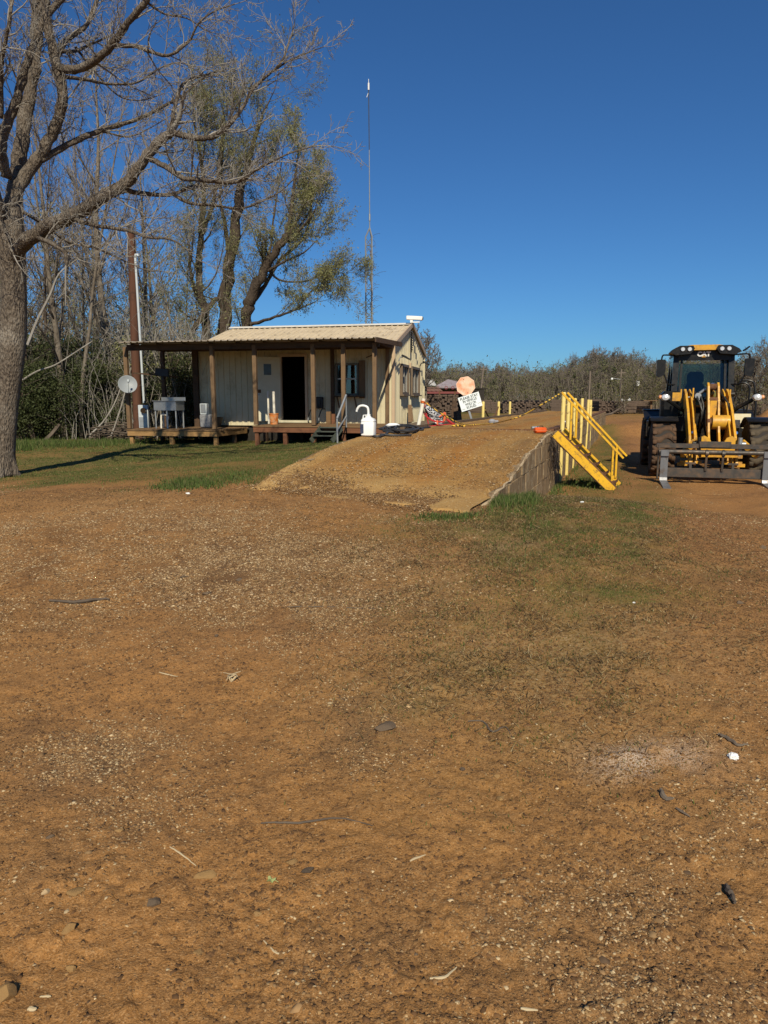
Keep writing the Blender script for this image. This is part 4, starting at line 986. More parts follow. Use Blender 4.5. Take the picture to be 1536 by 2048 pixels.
def stub(x, y, z, m, w=.13):
    p = cw(x, y, 0); zb = gz(p.x, p.y) - .2; s = MB(); s.box((x, y, (z + zb) / 2), (w, w, z - zb), None, .006); s.build('deck_post', m, cab)
for px in (266, 345.5, 433): stub(lx_at(px, PY - .02), PY - .0, ZL - .22, m_deckgold)
stub(lx_at(470, -1), -1.0, ZL - .2, m_post)
for px in (516, 572, 628, 689, 748): stub(lx_at(px, PY), PY, ZF - .2, m_deckred)
for x in np.linspace(XL0, -.5, 7): stub(x, -.4, .62, m_beam)
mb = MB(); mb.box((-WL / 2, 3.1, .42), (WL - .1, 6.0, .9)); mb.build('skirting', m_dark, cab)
# fixtures of the house itself
def cpart(name, fn, mat, smooth=True):
    mb_ = MB(); fn(mb_); return mb_.build(name, mat, cab, smooth)

# ------------------------------------------------------------------ things fixed to or standing on the house
def T(name, lp, label, cat, rz=0, group=None): return thing(name, cw(*lp), label, cat, -CA + rz, group)
t = T('security_camera', (.16, WD / 2 - .25, ZR + .16), 'white security camera on the ridge end of the cream scale house roof', 'camera')
mb = MB(); mb.box((.05, 0, .10), (.62, .15, .15), Matrix.Rotation(.07, 3, 'Y'), .02); mb.build('housing', m_white, t, True)
mb = MB(); mb.box((.36, 0, .085), (.04, .10, .10), None, .01); mb.build('lens', m_black, t)
mb = MB(); mb.box((-.06, 0, .0), (.10, .10, .14)); mb.box((.08, 0, -.05), (.34, .05, .04)); mb.build('bracket', m_white, t)
t = T('vent_chain', (.06, WD / 2 - .28, ZR - .12), 'dark coiled cable hanging under the gable peak', 'cable'); mb = MB(); rs = random.Random(2)
for i in range(9):
    z = -.10 - i * .085; mb.tube([(.05 + .03 * sin(a * 1.0), .07 * cos(a) + rs.uniform(-.01, .01), z - .012 * a) for a in np.linspace(0, 2 * pi, 9)], .017, 5)
mb.tube([(.04, 0, .0), (.05, .02, -.4), (.04, .0, -.9)], .02, 5); mb.build('coil', m_wire, t, True)
for i, (px, py, lb) in enumerate(((801, 716, 'black floodlight over the near gable window'), (842, 728, 'black floodlight by the rear corner of the gable wall'))):
    y = ly_at(px, .1); q = cl(W(px, py, 25 + y)); t = T('floodlight', (.05, y, q.z), lb, 'floodlight', 0, 'floodlights on the gable wall')
    mb = MB(); mb.tube([(0, -.18, -.12), (.06, -.16, .02), (.12, 0, .03)], .022, 6); mb.build('bracket', m_galv if i == 0 else m_black, t, True)
    mb = MB(); mb.box((.22, .05, .02), (.30, .22, .05), Matrix.Rotation(.45, 3, 'Y'), .01); mb.box((.18, .05, .06), (.2, .16, .05), Matrix.Rotation(.45, 3, 'Y'), .01); mb.build('lamp_head', m_black, t, True)
t = T('outlet_box', (.07, (g1 + g2) / 2, GZ1 + .06), 'small brown junction box between the two gable windows', 'junction box'); mb = MB(); mb.box((.02, 0, 0), (.08, .12, .2), None, .01); mb.build('box', m_tan, t); mb = MB(); mb.tube([(.02, 0, -.1), (.02, .02, -1.1)], .012, 5); mb.build('wire', m_wire, t)
t = T('wall_lamp', (-.62, -.12, 3.1), 'small beige security light high on the porch wall corner', 'light'); mb = MB(); mb.box((0, 0, 0), (.1, .12, .22), None, .02); mb.build('body', m_tan, t, True); mb = MB(); mb.tube([(-.05, -.05, .05), (-.3, -.12, -.05)], .02, 6); mb.build('arm', m_beam, t)
t = T('leaning_board', (.30, ly_at(824, .3), ZF), 'grey board leaning against the gable wall beneath the windows', 'board'); mb = MB(); mb.bar((.02, -.55, .0), (-.14, .25, .62), .04, .14, (1, 0, 0)); mb.bar((0, .0, .02), (-.16, .62, .5), .03, .1, (1, 0, 0)); mb.build('board', m_post, t)
q = lx_at(547.5, -1.55)
t = T('orange_bucket', (q, -1.45, ZF), 'dirty orange plastic bucket holding an upright white pipe on the porch', 'bucket')
mb = MB(); mb.lathe([(0, 0), (.13, 0), (.165, .34), (.175, .345), (.175, .37), (.155, .37), (.125, .03), (0, .03)], 24); mb.build('pail', M('orange_bucket', (.62, .18, .02), (.55, .14, .02), .5, 5, 0, .4, (.5, .36, .2), .5, 9), t, True)
mb = MB(); mb.tube([(.155 * cos(a), -.17 - .02 * sin(a), .33 - .22 * sin(a)) for a in np.linspace(0, pi, 12)], .005, 5); mb.build('bail', m_galv, t, True)
mb = MB(); mb.tube([(.0, 0, .04), (-.015, .02, 1.1)], .045, 12); tag(mb.build('white_pipe', m_pvc, None, True, cw(q, -1.40, ZF)), 'white plastic pipe standing upright in the orange bucket', 'pipe')
q = lx_at(540.5, -.9); t = T('pipe_upright', (q, -.95, ZF), 'thin white pipe standing behind the orange bucket against the open door', 'pipe'); mb = MB(); mb.tube([(0, 0, 0), (-.01, .0, 1.12)], .035, 10); mb.build('pipe', m_pvc, t, True)
q = lx_at(641, -.1); zq = W(641, 808, 25.6).z
t = T('wall_telephone', (q, -.07, zq), 'black telephone box on the porch wall beside a post', 'telephone'); mb = MB(); mb.box((0, -.06, .05), (.26, .14, .40), None, .02); mb.build('box', m_black, t, True); mb = MB(); mb.tube(smooth_path([(.05, -.14, .16), (.06, -.16, .02), (.0, -.15, -.16), (-.04, -.15, .0)], 4), .014, 6); mb.build('cord', m_wire, t, True)
for i, (px, lb) in enumerate(((619, 'short hose hooked at the porch wall left of the telephone'), (640, 'short hose hanging down below the black telephone'))):
    q = lx_at(px, -.25); t = T('short_hose', (q, -.25, ZF), lb, 'hose', 0, 'short hoses on the porch wall'); mb = MB(); pts = smooth_path([(.18, .1, .50), (.08, .08, .50), (.02, .05, .38), (-.03, 0, .15), (0, 0, .02)], 5); mb.tube(pts, .018, 7); mb.build('tube', m_wire, t, True); mb = MB(); mb.tube([(-.025, 0, .2), (-.03, 0, .08)], .022, 8); mb.build('ferrule', m_galv, t, True)
for i, (px, w, h, lb) in enumerate(((658.5, .16, .42, 'sawn pale timber block standing on the porch floor'), (668, .12, .34, 'darker timber block beside the pale one on the porch'))):
    mb = MB(); mb.box((0, 0, h / 2), (w, .12, h), None, .004); o = mb.build('timber_block', m_deck if i == 0 else m_deckred, None); o.location = cw(lx_at(px, -.5), -.5, ZF); o.rotation_euler.z = -CA; tag(o, lb, 'timber block', 'timber blocks on the porch')
# air conditioner on the left wall
t = T('air_conditioner', (-WL - .40, 1.9, W(395, 744, 28.3).z), 'white window air conditioner jutting from the left end wall', 'air conditioner')
mb = MB(); mb.box((0, 0, 0), (.5, .62, .42), None, .02); mb.build('casing', m_white, t, True)
mb = MB()
for k in range(9): mb.box((-.02, -.318, -.15 + k * .037), (.36, .012, .014))
mb.build('grille', m_grey, t)
# meter pedestal and box by the corner of the lower deck
q = lx_at(411, -.9); t = T('meter_pedestal', (q, -.9, ZL), 'grey utility box on a pale block base at the end of the lower deck', 'utility box'); mb = MB(); mb.box((.03, 0, .66), (.26, .2, .38), None, .015); mb.build('box', m_grey, t, True); mb = MB(); mb.box((.03, -.108, .68), (.18, .015, .3)); mb.build('cover', m_galv, t)
mb = MB(); mb.box((.1, 0, .24), (.4, .3, .46), None, .03); mb.build('block', M('grey_block', (.30, .30, .30), (.18, .18, .19), .8, 8), t, True)
q = lx_at(430, -.55); t = T('black_tub', (q, -.5, ZL), 'black plastic tub behind the utility box on the lower deck', 'tub'); mb = MB(); mb.lathe([(0, 0), (.2, 0), (.33, .36), (.35, .37), (.31, .37), (.19, .03), (0, .03)], 20); mb.build('shell', m_black, t, True)
# sink stand
q0, q1 = lx_at(317, PY + .75), lx_at(360, PY + .75); qc = (q0 + q1) / 2; zt = W(335, 802, 24.7).z - ZL
t = T('steel_sink', (qc, PY + .9, ZL), 'stainless steel utility sink on thin legs on the lower deck', 'sink')
wq = (q1 - q0) / 2; mb = MB()
for pts in (((-wq, -.28, zt), (wq, -.28, zt), (wq, .3, zt), (-wq, .3, zt)),): pass
for sx, sy, dx, dy in ((-wq, 0, .02, .58), (wq, 0, .02, .58), (0, -.29, 2 * wq, .02), (0, .29, 2 * wq, .02)): mb.box((sx, sy, zt - .16), (dx, dy, .32))
mb.box((0, 0, zt - .31), (2 * wq - .02, .56, .02)); mb.box((0, -.31, zt), (2 * wq + .1, .06, .025), None, .008); mb.box((0, .33, zt + .06), (2 * wq + .1, .02, .14)); mb.box((-wq - .02, 0, zt), (.06, .6, .024)); mb.box((wq + .02, 0, zt), (.06, .6, .024))
mb.build('basin', M('stainless_steel', (.42, .42, .41), (.3, .3, .29), .38, 6, .8), t)
for sx in (-wq + .03, wq - .03, ):
    for sy in (-.25, .27):
        mb = MB(); mb.cyl((sx, sy, 0), (sx, sy, zt - .3), .025, None, 8); mb.build('leg', m_galv, t, True)
mb = MB(); mb.cyl((.05, -.25, 0), (.05, -.25, zt - .3), .03, None, 8); mb.build('leg', m_pvc, t, True)
mb = MB(); mb.tube(smooth_path([(-.28, -.1, -.1), (-.26, -.1, .42), (-.2, -.1, .48), (-.02, -.1, .44), (.0, -.1, .3)], 5), .03, 9); mb.build('drain_pipe', m_pvc, t, True)
# rail with dark screen
y_ = PY + 1.2; ra = W(266, 746, 24.6); rb = W(356, 754, 25.4)
mb = MB(); mb.bar(ra, rb, .05, .05); tag(mb.build('cross_rail', m_beam), 'thin dark wooden rail across the open end of the lower porch', 'rail')
sc_ = W(324, 745, 25.0); mb = MB(); mb.box((0, 0, 0), (.5, .10, .27), None, .015); mb.box((0, .05, -.18), (.08, .05, .12)); o = mb.build('dark_screen', m_black, None, False, sc_); o.rotation_euler = (0, .08, -CA); tag(o, 'flat dark panel fixed to the rail above the sink', 'panel')
# satellite dish on the left post
dp = W(255, 770, 24.0); t = thing('satellite_dish', dp, 'round grey satellite dish on the outer post of the lower porch', 'satellite dish')
Rd = Matrix.Rotation(radians(24), 4, 'Z') @ Matrix.Rotation(radians(72), 4, 'X'); mb = MB(); R = .295
prof = [(0, .0)] + [(R * f, .09 * f * f) for f in np.linspace(.15, 1, 9)] + [(R + .008, .092), (R, .082)] + [(R * f, .09 * f * f - .012) for f in np.linspace(.95, .05, 8)] 
mb.lathe(prof, 36, Rd); mb.build('reflector', M('grey_dish', (.27, .29, .30), (.24, .26, .27), .55), t, 'all')
mb = MB(); mb.tube([Rd @ Vector((0, -R, .08)), Rd @ Vector((0, -.16, .30)), Rd @ Vector((0, -.02, .40))], .012, 6); mb.box(Rd @ Vector((0, 0, .41)), (.07, .07, .09), None, .015); mb.build('feed_arm', m_grey, t, True)
mb = MB(); mb.tube([Rd @ Vector((0, 0, -.02)), Rd @ Vector((0, 0, -.12)), (.16, .16, -.2), (.17, .2, .2)], .02, 8); mb.build('mount', m_galv, t, True)
# green metal steps with a grey handrail before the porch
def porch_steps():
    x0, x1 = lx_at(641, PY - .3), lx_at(682, PY - .3)
    p = cw((x0 + x1) / 2, PY - .2, 0); t = thing('porch_steps', (p.x, p.y, 0), 'short dark green metal steps with a grey handrail up to the porch', 'steps', -CA)
    m_g = M('dark_green_paint', (.075, .085, .065), (.05, .058, .045), .5, 7); w = (x1 - x0)
    gr = .40; top = ZF - .05; L = .62
    for s in (-1, 1):
        mb = MB(); mb.bar((s * w / 2 , 0, top), (s * w / 2 - .14, -L, gr - .04), .04, .15, (0, .6, .8)); mb.build('stringer', m_g, t)
    for k in range(3):
        f = (k + .25) / 2.9; mb = MB(); mb.box((-.14 * f, -L * f, top + (gr - top) * f + .04), (w - .04, .2, .035), None, .006); mb.build('tread', m_g, t)
    hb = Vector((w / 2 + .03, -L - .05, gr - .1)); 
    top_r = cl(W(692, 790, 22.3)); bot_r = cl(W(674, 837, 21.7)); o = cl(Vector((p.x, p.y, 0))); a = top_r - o; b = bot_r - o
    mb = MB(); mb.tube([b, a], .034, 10); mb.build('handrail', m_galv, t, True)
    mb = MB(); mb.tube([b, (b.x + .01, b.y, gr - .12)], .03, 10); mb.build('rail_post', m_galv, t, True)
    mb = MB(); mb.tube([a, (a.x, a.y + .02, ZF - .02)], .022, 10); mb.build('rail_post', m_galv, t, True)
    mb = MB(); mb.tube([(a.x, a.y, a.z - .66), (b.x, b.y, b.z - .36)], .024, 8); mb.build('mid_rail', m_galv, t, True)
porch_steps()

# ------------------------------------------------------------------ utility pole with conduit and meter box
pb = W(277, 885, 26.9); pt_ = W(262, 466, 26.9); pb.z = gz(pb.x, pb.y) - .3
t = thing('utility_pole', pb, 'tall brown wooden utility pole rising behind the lower porch roof', 'utility pole')
mb = MB(); d = pt_ - pb; mb.tube([(0, 0, 0), d * .5, d], [.17, .155, .13], 16); mb.build('pole', wood('creosote_pole', (.115, .05, .028), (.075, .035, .022), (.04, .022, .016), ax=2), t, True)
a, b = W(270.5, 515, 26.6) - pb, W(288, 806, 26.6) - pb; mb = MB(); mb.tube([a, b], .042, 10); mb.tube([a, a + Vector((.02, 0, .1)), a + Vector((.09, 0, .1)), a + Vector((.1, 0, .04))], .045, 8); mb.build('conduit', m_grey, t, True)
c = W(288, 833, 26.5) - pb; mb = MB(); mb.box(c, (.36, .16, .84), None, .015); mx_ = mb.build('meter_box', m_grey, t, True); mb = MB(); mb.box(c + Vector((0, -.083, -.2)), (.3, .02, .36), None, .006); mb.build('cover', m_galv, mx_)
mb = MB(); mb.cyl(c + Vector((.04, -.08, .22)), c + Vector((.04, -.2, .22)), .10, None, 16); mb.build('meter', glassmat('meter_glass', (.35, .37, .38), .4), mx_, True); mb = MB(); mb.cyl(c + Vector((.04, -.08, .22)), c + Vector((.04, -.17, .22)), .085, None, 16); mb.build('dial', m_black, mx_, True)

# ------------------------------------------------------------------ lattice antenna mast behind the house
def tower():
    D = 40; b = W(739, 700, D); b.z = gz(b.x, b.y) - .1; t = thing('antenna_tower', b, 'slender steel lattice antenna mast standing behind the scale house', 'antenna mast')
    legs = [(-.19, 0), (.15, -.12), (.12, .17)]; zt = W(740, 474, D).z - b.z; za = W(741, 456, D).z - b.z
    ap = Vector((.03, 0, za))
    for x, y in legs:
        mb = MB(); mb.tube([(x, y, 0), (x, y, zt), ap], .044, 6); mb.build('leg', m_galv, t, True)
    mb = MB(); z = .3; k = 0
    while z < zt - .3:
        for i in range(3):
            a, c = legs[i], legs[(i + 1) % 3]; mb.tube([(a[0], a[1], z), (c[0], c[1], z + .38)], .015, 4)
            if k % 2: mb.tube([(a[0], a[1], z), (c[0], c[1], z)], .015, 4)
        z += .38; k += 1
    mb.build('lattice', m_galv, t)
    z1 = W(740, 442, D).z - b.z; z2 = W(740, 428, D).z - b.z; z3 = W(740, 300, D).z - b.z; z4 = W(740, 180, D).z - b.z; z5 = W(740, 166, D).z - b.z; z6 = W(740, 158, D).z - b.z
    mb = MB(); mb.tube([ap, (ap.x - .01, 0, z3)], [.032, .024], 8); mb.cyl((ap.x, 0, z1), (ap.x, 0, z2), .052, None, 10); mb.build('mast', m_galv, t, True)
    dx = (739 - 741) / F * D
    mb = MB(); mb.tube([(ap.x - .01, 0, z3), (ap.x + dx * .6, 0, z4)], [.024, .03], 8); mb.build('whip', M('blue_grey_whip', (.05, .07, .12), None, .5), t, True)
    mb = MB(); mb.tube([(ap.x + dx * .6, 0, z4), (ap.x + dx * .6, 0, z5)], .045, 8); mb.tube([(ap.x + dx * .6, 0, z5), (ap.x + dx * .6, 0, z6)], .015, 6); mb.tube([(ap.x + dx * .6, 0, z4 - .1), (ap.x + dx * .6 - .1, 0, z4 - .35)], .015, 5); mb.build('tip', m_white, t, True)
    rs = random.Random(8); mb = MB()
    for i in range(60):
        z = rs.uniform(4.5, zt) if i < 46 else rs.uniform(2, 6); p = Vector((rs.choice((.15, .12)), rs.uniform(-.1, .1), z)); pts = [p]; d = Vector((rs.uniform(-.6, 1), rs.uniform(-.6, .6), rs.uniform(.2, .9)))
        for k in range(4): p = p + d * rs.uniform(.08, .2); d = d + Vector((rs.uniform(-.3, .3), 0, -rs.uniform(.1, .5))); pts.append(p)
        mb.tube(pts, .008, 3)
    p = Vector((.13, 0, 0)); pts = []
    for k in range(44): pts.append(Vector((.13 + .05 * sin(k), .05 * cos(k * 1.3), k * zt / 46)))
    mb.tube(pts, .03, 5); mb.build('vine', M('dry_vine', (.13, .095, .065), None, .9), t)
tower()
# ------------------------------------------------------------------ wheel loader with pallet forks
LA = radians(16.5); LX, LY = 7.55, 16.6
ldr = thing('wheel_loader', (LX, LY, gz(LX, LY) - .0), 'yellow and black wheel loader with pallet forks facing the camera on red dirt', 'wheel loader', -LA)
m_lyel = M('loader_yellow', (.64, .33, .026), (.55, .27, .022), .45, 3, 0, .45, (.26, .14, .05), .34, 6)
m_lblk = M('loader_black', (.006, .006, .0065), (.010, .0095, .009), .40, 5, 0, .3, (.05, .034, .02), .12, 6)
m_tyre = M('muddy_tyre', (.085, .050, .030), (.125, .072, .042), .9, 5, 0, .15, (.035, .028, .024), .35, 4, .4, 40)
m_tyred = M('dusty_tyre', (.085, .066, .044), (.115, .09, .06), .9, 5, 0, .15, (.04, .034, .028), .35, 4, .4, 40)
m_tyrew = M('tyre_wall', (.02, .018, .016), (.04, .03, .022), .85, 5)
m_fork = M('worn_fork_steel', (.21, .21, .215), (.13, .13, .135), .42, 7, .35, .5, (.12, .08, .05), .2, 6)
m_frame = M('fork_frame_steel', (.085, .075, .065), (.05, .045, .04), .5, 9, .35, .4, (.16, .10, .06), .4, 6)
m_hose = M('hydraulic_hose', (.012, .012, .012), None, .5)
m_chrome = M('chrome_rod', (.75, .75, .75), (.6, .6, .6), .12, 5, 1)
m_lens = M('lamp_lens', (.75, .76, .76), (.5, .5, .52), .12, 40, .2, .6)
m_amber = M('amber_lens', (.75, .32, .12), None, .3)
def yz(poly, x, th, mb):      # polygon given as (y, z) extruded across x, centred on x
    mb.prism(poly, (x - th / 2, 0, 0), (0, 1, 0), (0, 0, 1), (1, 0, 0), th); return mb
def wheel(x, y, mat, side, rad=.66, wd=.52, steer=0, ntread=17):
    w = bpy.data.objects.new('wheel', None); C.objects.link(w); w.parent = ldr; w.location = (x, y, rad - .03); w.rotation_euler = (0, 0, steer)
    R = Matrix.Rotation(pi / 2, 4, 'Y'); h = wd / 2; r0 = rad - .045
    mb = MB(); mb.lathe([(.34, -h * .86), (.40, -h * .95), (.52, -h), (r0 - .035, -h * .93), (r0, -h * .80), (r0 + .006, 0), (r0, h * .80), (r0 - .035, h * .93), (.52, h), (.40, h * .95), (.34, h * .86)], 48, R)
    mb.build('tyre_carcass', m_tyrew, w, True)
    mb = MB(); n = ntread
    # wavy traction bars: each snakes across the tread and over the shoulder
    for k in range(n):
        a0 = 2 * pi * k / n; S = 14; da = 2 * pi / n
        prev = None
        for i in range(S):
            f = i / (S - 1); xx = -h * .97 + 2 * h * .97 * f
            ang = a0 + da * (.62 * f + .40 * sin(2 * pi * f * 1.0 + .4))
            hw = da * (.30 - .05 * cos(2 * pi * f * 2)); e = 1 - abs(2 * f - 1) ** 6
            rt = rad - .055 * abs(2 * f - 1) ** 4; rb = r0 - .03 - .03 * abs(2 * f - 1) ** 3
            ring = []
            for (da_, rr) in ((-hw * 1.08, rb), (-hw * .9, rt), (hw * .9, rt), (hw * 1.08, rb)):
                aa = ang + da_; ring.append((xx, rr * cos(aa), rr * sin(aa)))
            o = len(mb.v); mb.v.extend(ring)
            if prev is not None:
                for q in range(3): mb.f.append((prev + q, prev + q + 1, o + q + 1, o + q))
            else: mb.f.append((o, o + 1, o + 2, o + 3))
            prev = o
        mb.f.append((prev + 3, prev + 2, prev + 1, prev))
        # shoulder blocks between bars
        for sgn in (-1, 1):
            ang = a0 + da * (.5 + (.31 if sgn > 0 else -.31) + .5); 
            xx = sgn * h * .80; c = Vector((xx, (rad - .035) * cos(ang), (rad - .035) * sin(ang)))
            rm = Matrix.Rotation(ang, 3, 'X'); mb.box(c, (h * .34, .07, .10), rm, .012)
    mb.build('tread', mat, w, 'all')
    mb = MB(); mb.lathe([(.0, -h * .2 * side), (.18, -h * .2 * side), (.20, side * h * .45), (.30, side * h * .5), (.33, side * h * .84), (.345, side * h * .86), (.345, -side * h * .8), (.0, -side * h * .8)], 32, R); mb.build('rim', m_lyel if side else m_lblk, w, True)
    mb = MB(); mb.lathe([(0, side * h * .3), (.14, side * h * .3), (.13, side * h * .55), (0, side * h * .58)], 20, R); mb.build('hub', m_lblk, w, True)
    return w
wheel(-1.02, 0, m_tyre, -1); wheel(1.02, 0, m_tyred, 1); wheel(-1.05, 2.95, m_tyre, -1); wheel(1.02, 2.95, m_tyred, 1)
def part(name, mat, fn, parent=None, smooth=False):
    mb = MB(); fn(mb); return mb.build(name, mat, parent or ldr, smooth)
# chassis
part('front_frame', m_lyel, lambda m: (yz([(-.55, .42), (.9, .42), (.95, 1.15), (.75, 1.78), (.45, 1.80), (.1, 1.25), (-.45, .85)], -.33, .05, m), yz([(-.55, .42), (.9, .42), (.95, 1.15), (.75, 1.78), (.45, 1.80), (.1, 1.25), (-.45, .85)], .33, .05, m), m.box((0, .1, .62), (.62, .9, .06)), m.box((0, .62, 1.62), (.62, .25, .05))))
part('shaded_tower_plate', m_lblk, lambda m: m.box((0, .60, 1.1), (.61, .05, 1.1)))  # the shade between the lift arms is put into this plate's black colour
part('front_axle', m_lblk, lambda m: (m.cyl((-.8, 0, .62), (.8, 0, .62), .15, None, 16), m.box((0, 0, .60), (.46, .42, .42), None, .06), m.box((0, -.25, .62), (.3, .12, .3), None, .04)), None, True)
def lowplates(m):
    for s in (-1, 1): m.box((s * .42, -.42, .50), (.46, .05, .07)); m.box((s * .42, -.44, .36), (.46, .06, .06)); m.box((s * .60, -.44, .31), (.22, .08, .07))
part('bumper_plate', m_lyel, lowplates)
for s in (-1, 1): part('belly_box', m_lblk, lambda m: m.box((s * .42, -.30, .62), (.44, .2, .36), None, .02))
part('rear_chassis', m_lblk, lambda m: (m.box((0, 2.6, .78), (.9, 2.6, .5), None, .03), m.cyl((-.8, 2.95, .62), (.8, 2.95, .62), .15, None, 14), m.box((0, 1.1, .8), (.5, .6, .5))))
part('engine_hood', m_lyel, lambda m: m.box((.0, 3.9, 1.5), (1.35, 1.7, 1.0), None, .12))
# lift arms: curved plates
for s in (-1, 1):
    arm = [(.72, 1.98), (.55, 2.02), (.25, 1.93), (-.35, 1.52), (-.95, .98), (-1.28, .52), (-1.34, .40), (-1.22, .34), (-1.08, .42), (-.80, .66), (-.30, 1.08), (.15, 1.42), (.55, 1.68), (.76, 1.80)]
    part('lift_arm', m_lyel, lambda m: (yz(arm, s * .46 - .07, .05, m), yz(arm, s * .36 - .07, .03, m)))
    def cylrod(m): m.tube([(s * .44, .45, .75), (s * .44, -.25, .98)], .062, 12)
    part('lift_cylinder', m_lyel, cylrod, None, True)
    part('lift_rod', m_chrome, lambda m: m.tube([(s * .44, -.25, .98), (s * .44, -.72, 1.05)], .035, 10), None, True)
    part('arm_pin', m_lblk, lambda m: m.cyl((s * .33, .62, 1.9), (s * .56, .62, 1.9), .06, None, 12), None, True)
part('cross_tube', m_lyel, lambda m: m.cyl((-.03, -.42, 1.27), (.33, -.42, 1.27), .16, None, 24), None, True)
# z-bar lever: two tall plates leaning forward
lev = [(.10, 2.14), (-.02, 2.16), (-.12, 2.08), (-.36, 1.6), (-.62, 1.05), (-.92, .66), (-.98, .55), (-.90, .50), (-.80, .56), (-.50, .92), (-.25, 1.20), (-.10, 1.55), (.10, 2.0)]
LVX = -.005
for dx in (-.10, .11): part('tilt_lever', m_lyel, lambda m: yz(lev, LVX + dx, .042, m))
part('lever_pin', m_rust, lambda m: (m.cyl((LVX - .12, 0, 2.06), (LVX + .13, 0, 2.06), .075, None, 14), m.cyl((LVX - .13, -.42, 1.27), (LVX + .14, -.42, 1.27), .10, None, 14), m.cyl((LVX - .11, -.86, .62), (LVX + .12, -.86, .62), .07, None, 12), m.cyl((LVX - .09, -.2, 1.75), (LVX + .10, -.2, 1.75), .08, None, 12)), None, True)
part('tilt_cylinder', m_lyel, lambda m: (m.tube([(LVX, .7, 1.62), (LVX, .25, 1.95)], .085, 14), m.box((LVX, -.28, 1.5), (.14, .05, .5))), None, True)
part('tilt_rod', m_chrome, lambda m: m.tube([(LVX, .25, 1.95), (LVX, .0, 2.12)], .045, 10), None, True)
part('tilt_link', m_lyel, lambda m: m.tube([(LVX, -.85, .62), (LVX, -1.35, .72)], .06, 10), None, True)
def hoses(m):
    rs = random.Random(5)
    for x0 in (-.30, -.24, -.18, -.10, .28, .34):
        a = Vector((x0, .5, 1.72 + rs.uniform(-.1, .1))); m.tube(smooth_path([a, a + Vector((rs.uniform(-.12, .1), -.35, .14)), a + Vector((rs.uniform(-.12, .12), -.62, -.18)), a + Vector((rs.uniform(-.1, .1), -.62, -.55)), a + Vector((rs.uniform(-.06, .06), -.3, -.8))], 5), .022, 6)
    for s in (-1, 1): m.tube(smooth_path([(s * .43, .1, 1.55), (s * .42, -.3, 1.3), (s * .40, -.7, .95), (s * .36, -1.1, .75)], 5), .020, 6)
    m.tube([(-.13 + .10 * cos(a), .16 - .01 * a, 1.86 + .10 * sin(a)) for a in np.linspace(0, 5.2, 16)], .024, 6)
part('hoses', m_hose, hoses, None, True)
for a_, b_, r_ in (((-.26, .12, 1.92), (-.10, .1, 2.04), .035), ((-.54, .2, 1.83), (-.36, .2, 1.83), .012), ((-.3, .1, 1.86), (-.3, 0, 1.86), .07)): part('hose_fitting', m_galv, lambda m: m.cyl(a_, b_, r_, None, 10), None, True)
for c_, d_ in (((-.72, .5, 1.84), (.18, .04, .2)), ((-.62, .5, 1.86), (.03, .05, .32)), ((.36, -.05, 1.85), (.03, .05, .3)), ((-.40, .1, 1.9), (.03, .05, .28))): part('work_bracket', m_lyel, lambda m: m.box(c_, d_))
# coupler
cp = [(-.36, -.18), (.36, -.18), (.36, .02), (.40, .10), (.36, .22), (.27, .27), (.17, .22), (.10, .09), (-.10, .09), (-.17, .22), (-.27, .27), (-.36, .22), (-.40, .10), (-.36, .02)]
part('coupler', m_lyel, lambda m: (m.prism(cp, (-.02, -1.38, .74), (1, 0, 0), (0, 0, 1), (0, 1, 0), .09), m.box((.02, -1.42, .58), (.72, .14, .05))))
for s in (-1, 1):
    part('coupler_arm', m_lyel, lambda m: m.bar((s * .46, -1.30, .88), (s * .74, -1.55, .60), .06, .13, (0, 0, 1)))
    part('coupler_pin', m_galv if s > 0 else m_lblk, lambda m: (m.cyl((s * .40, -1.46, .60), (s * .40, -1.46, .98), .045, None, 10), m.cyl((s * .36, -1.4, .84), (s * .52, -1.4, .84), .05, None, 10)), None, True)
# fork carriage
FY = -1.62; FO = -.11
def L(x): return x + FO
part('carriage_bar', m_frame, lambda m: (m.box((L(0), FY, .80), (2.30, .06, .10), None, .008), m.box((L(0.0), FY - .015, .835), (.62, .08, .13), None, .01), m.cyl((L(-1.1), FY - .07, .675), (L(1.1), FY - .07, .675), .048, None, 16)), None, True)
part('lower_bar', m_frame, lambda m: m.box((L(-.02), FY + .02, .225), (2.06, .09, .20), None, .01))
for x in (-.155, .165): part('centre_upright', m_frame, lambda m: (m.bar((L(x), FY - .10, .73), (L(x), FY - .03, .28), .04, .05, (0, 1, 0)), m.cyl((L(x - .03), FY - .09, .66), (L(x + .03), FY - .09, .66), .07, None, 10)))
for x in (-.45, .38): part('carriage_lug', m_frame, lambda m: (m.box((L(x), FY + .02, .35), (.05, .07, .16)), m.box((L(x), FY + .02, .43), (.2, .06, .04))))
for x in (-1.10, 1.10):
    part('side_plate', m_frame, lambda m: m.box((L(x), FY + .03, .45), (.035, .14, .74), None, .006))
for x in (-.985, 1.01):
    def fork(m):
        b = [(FY - .03, .72), (FY - .09, .72), (FY - .09, .12), (FY - .12, .06), (FY - 1.06, .012), (FY - 1.10, .004), (FY - 1.10, -.004), (FY - .1, -.004), (FY - .03, .06)]
        yz(b, L(x), .15, m)
        m.box((L(x), FY - .07, .64), (.17, .13, .13), None, .01)
    part('fork', m_fork, fork)
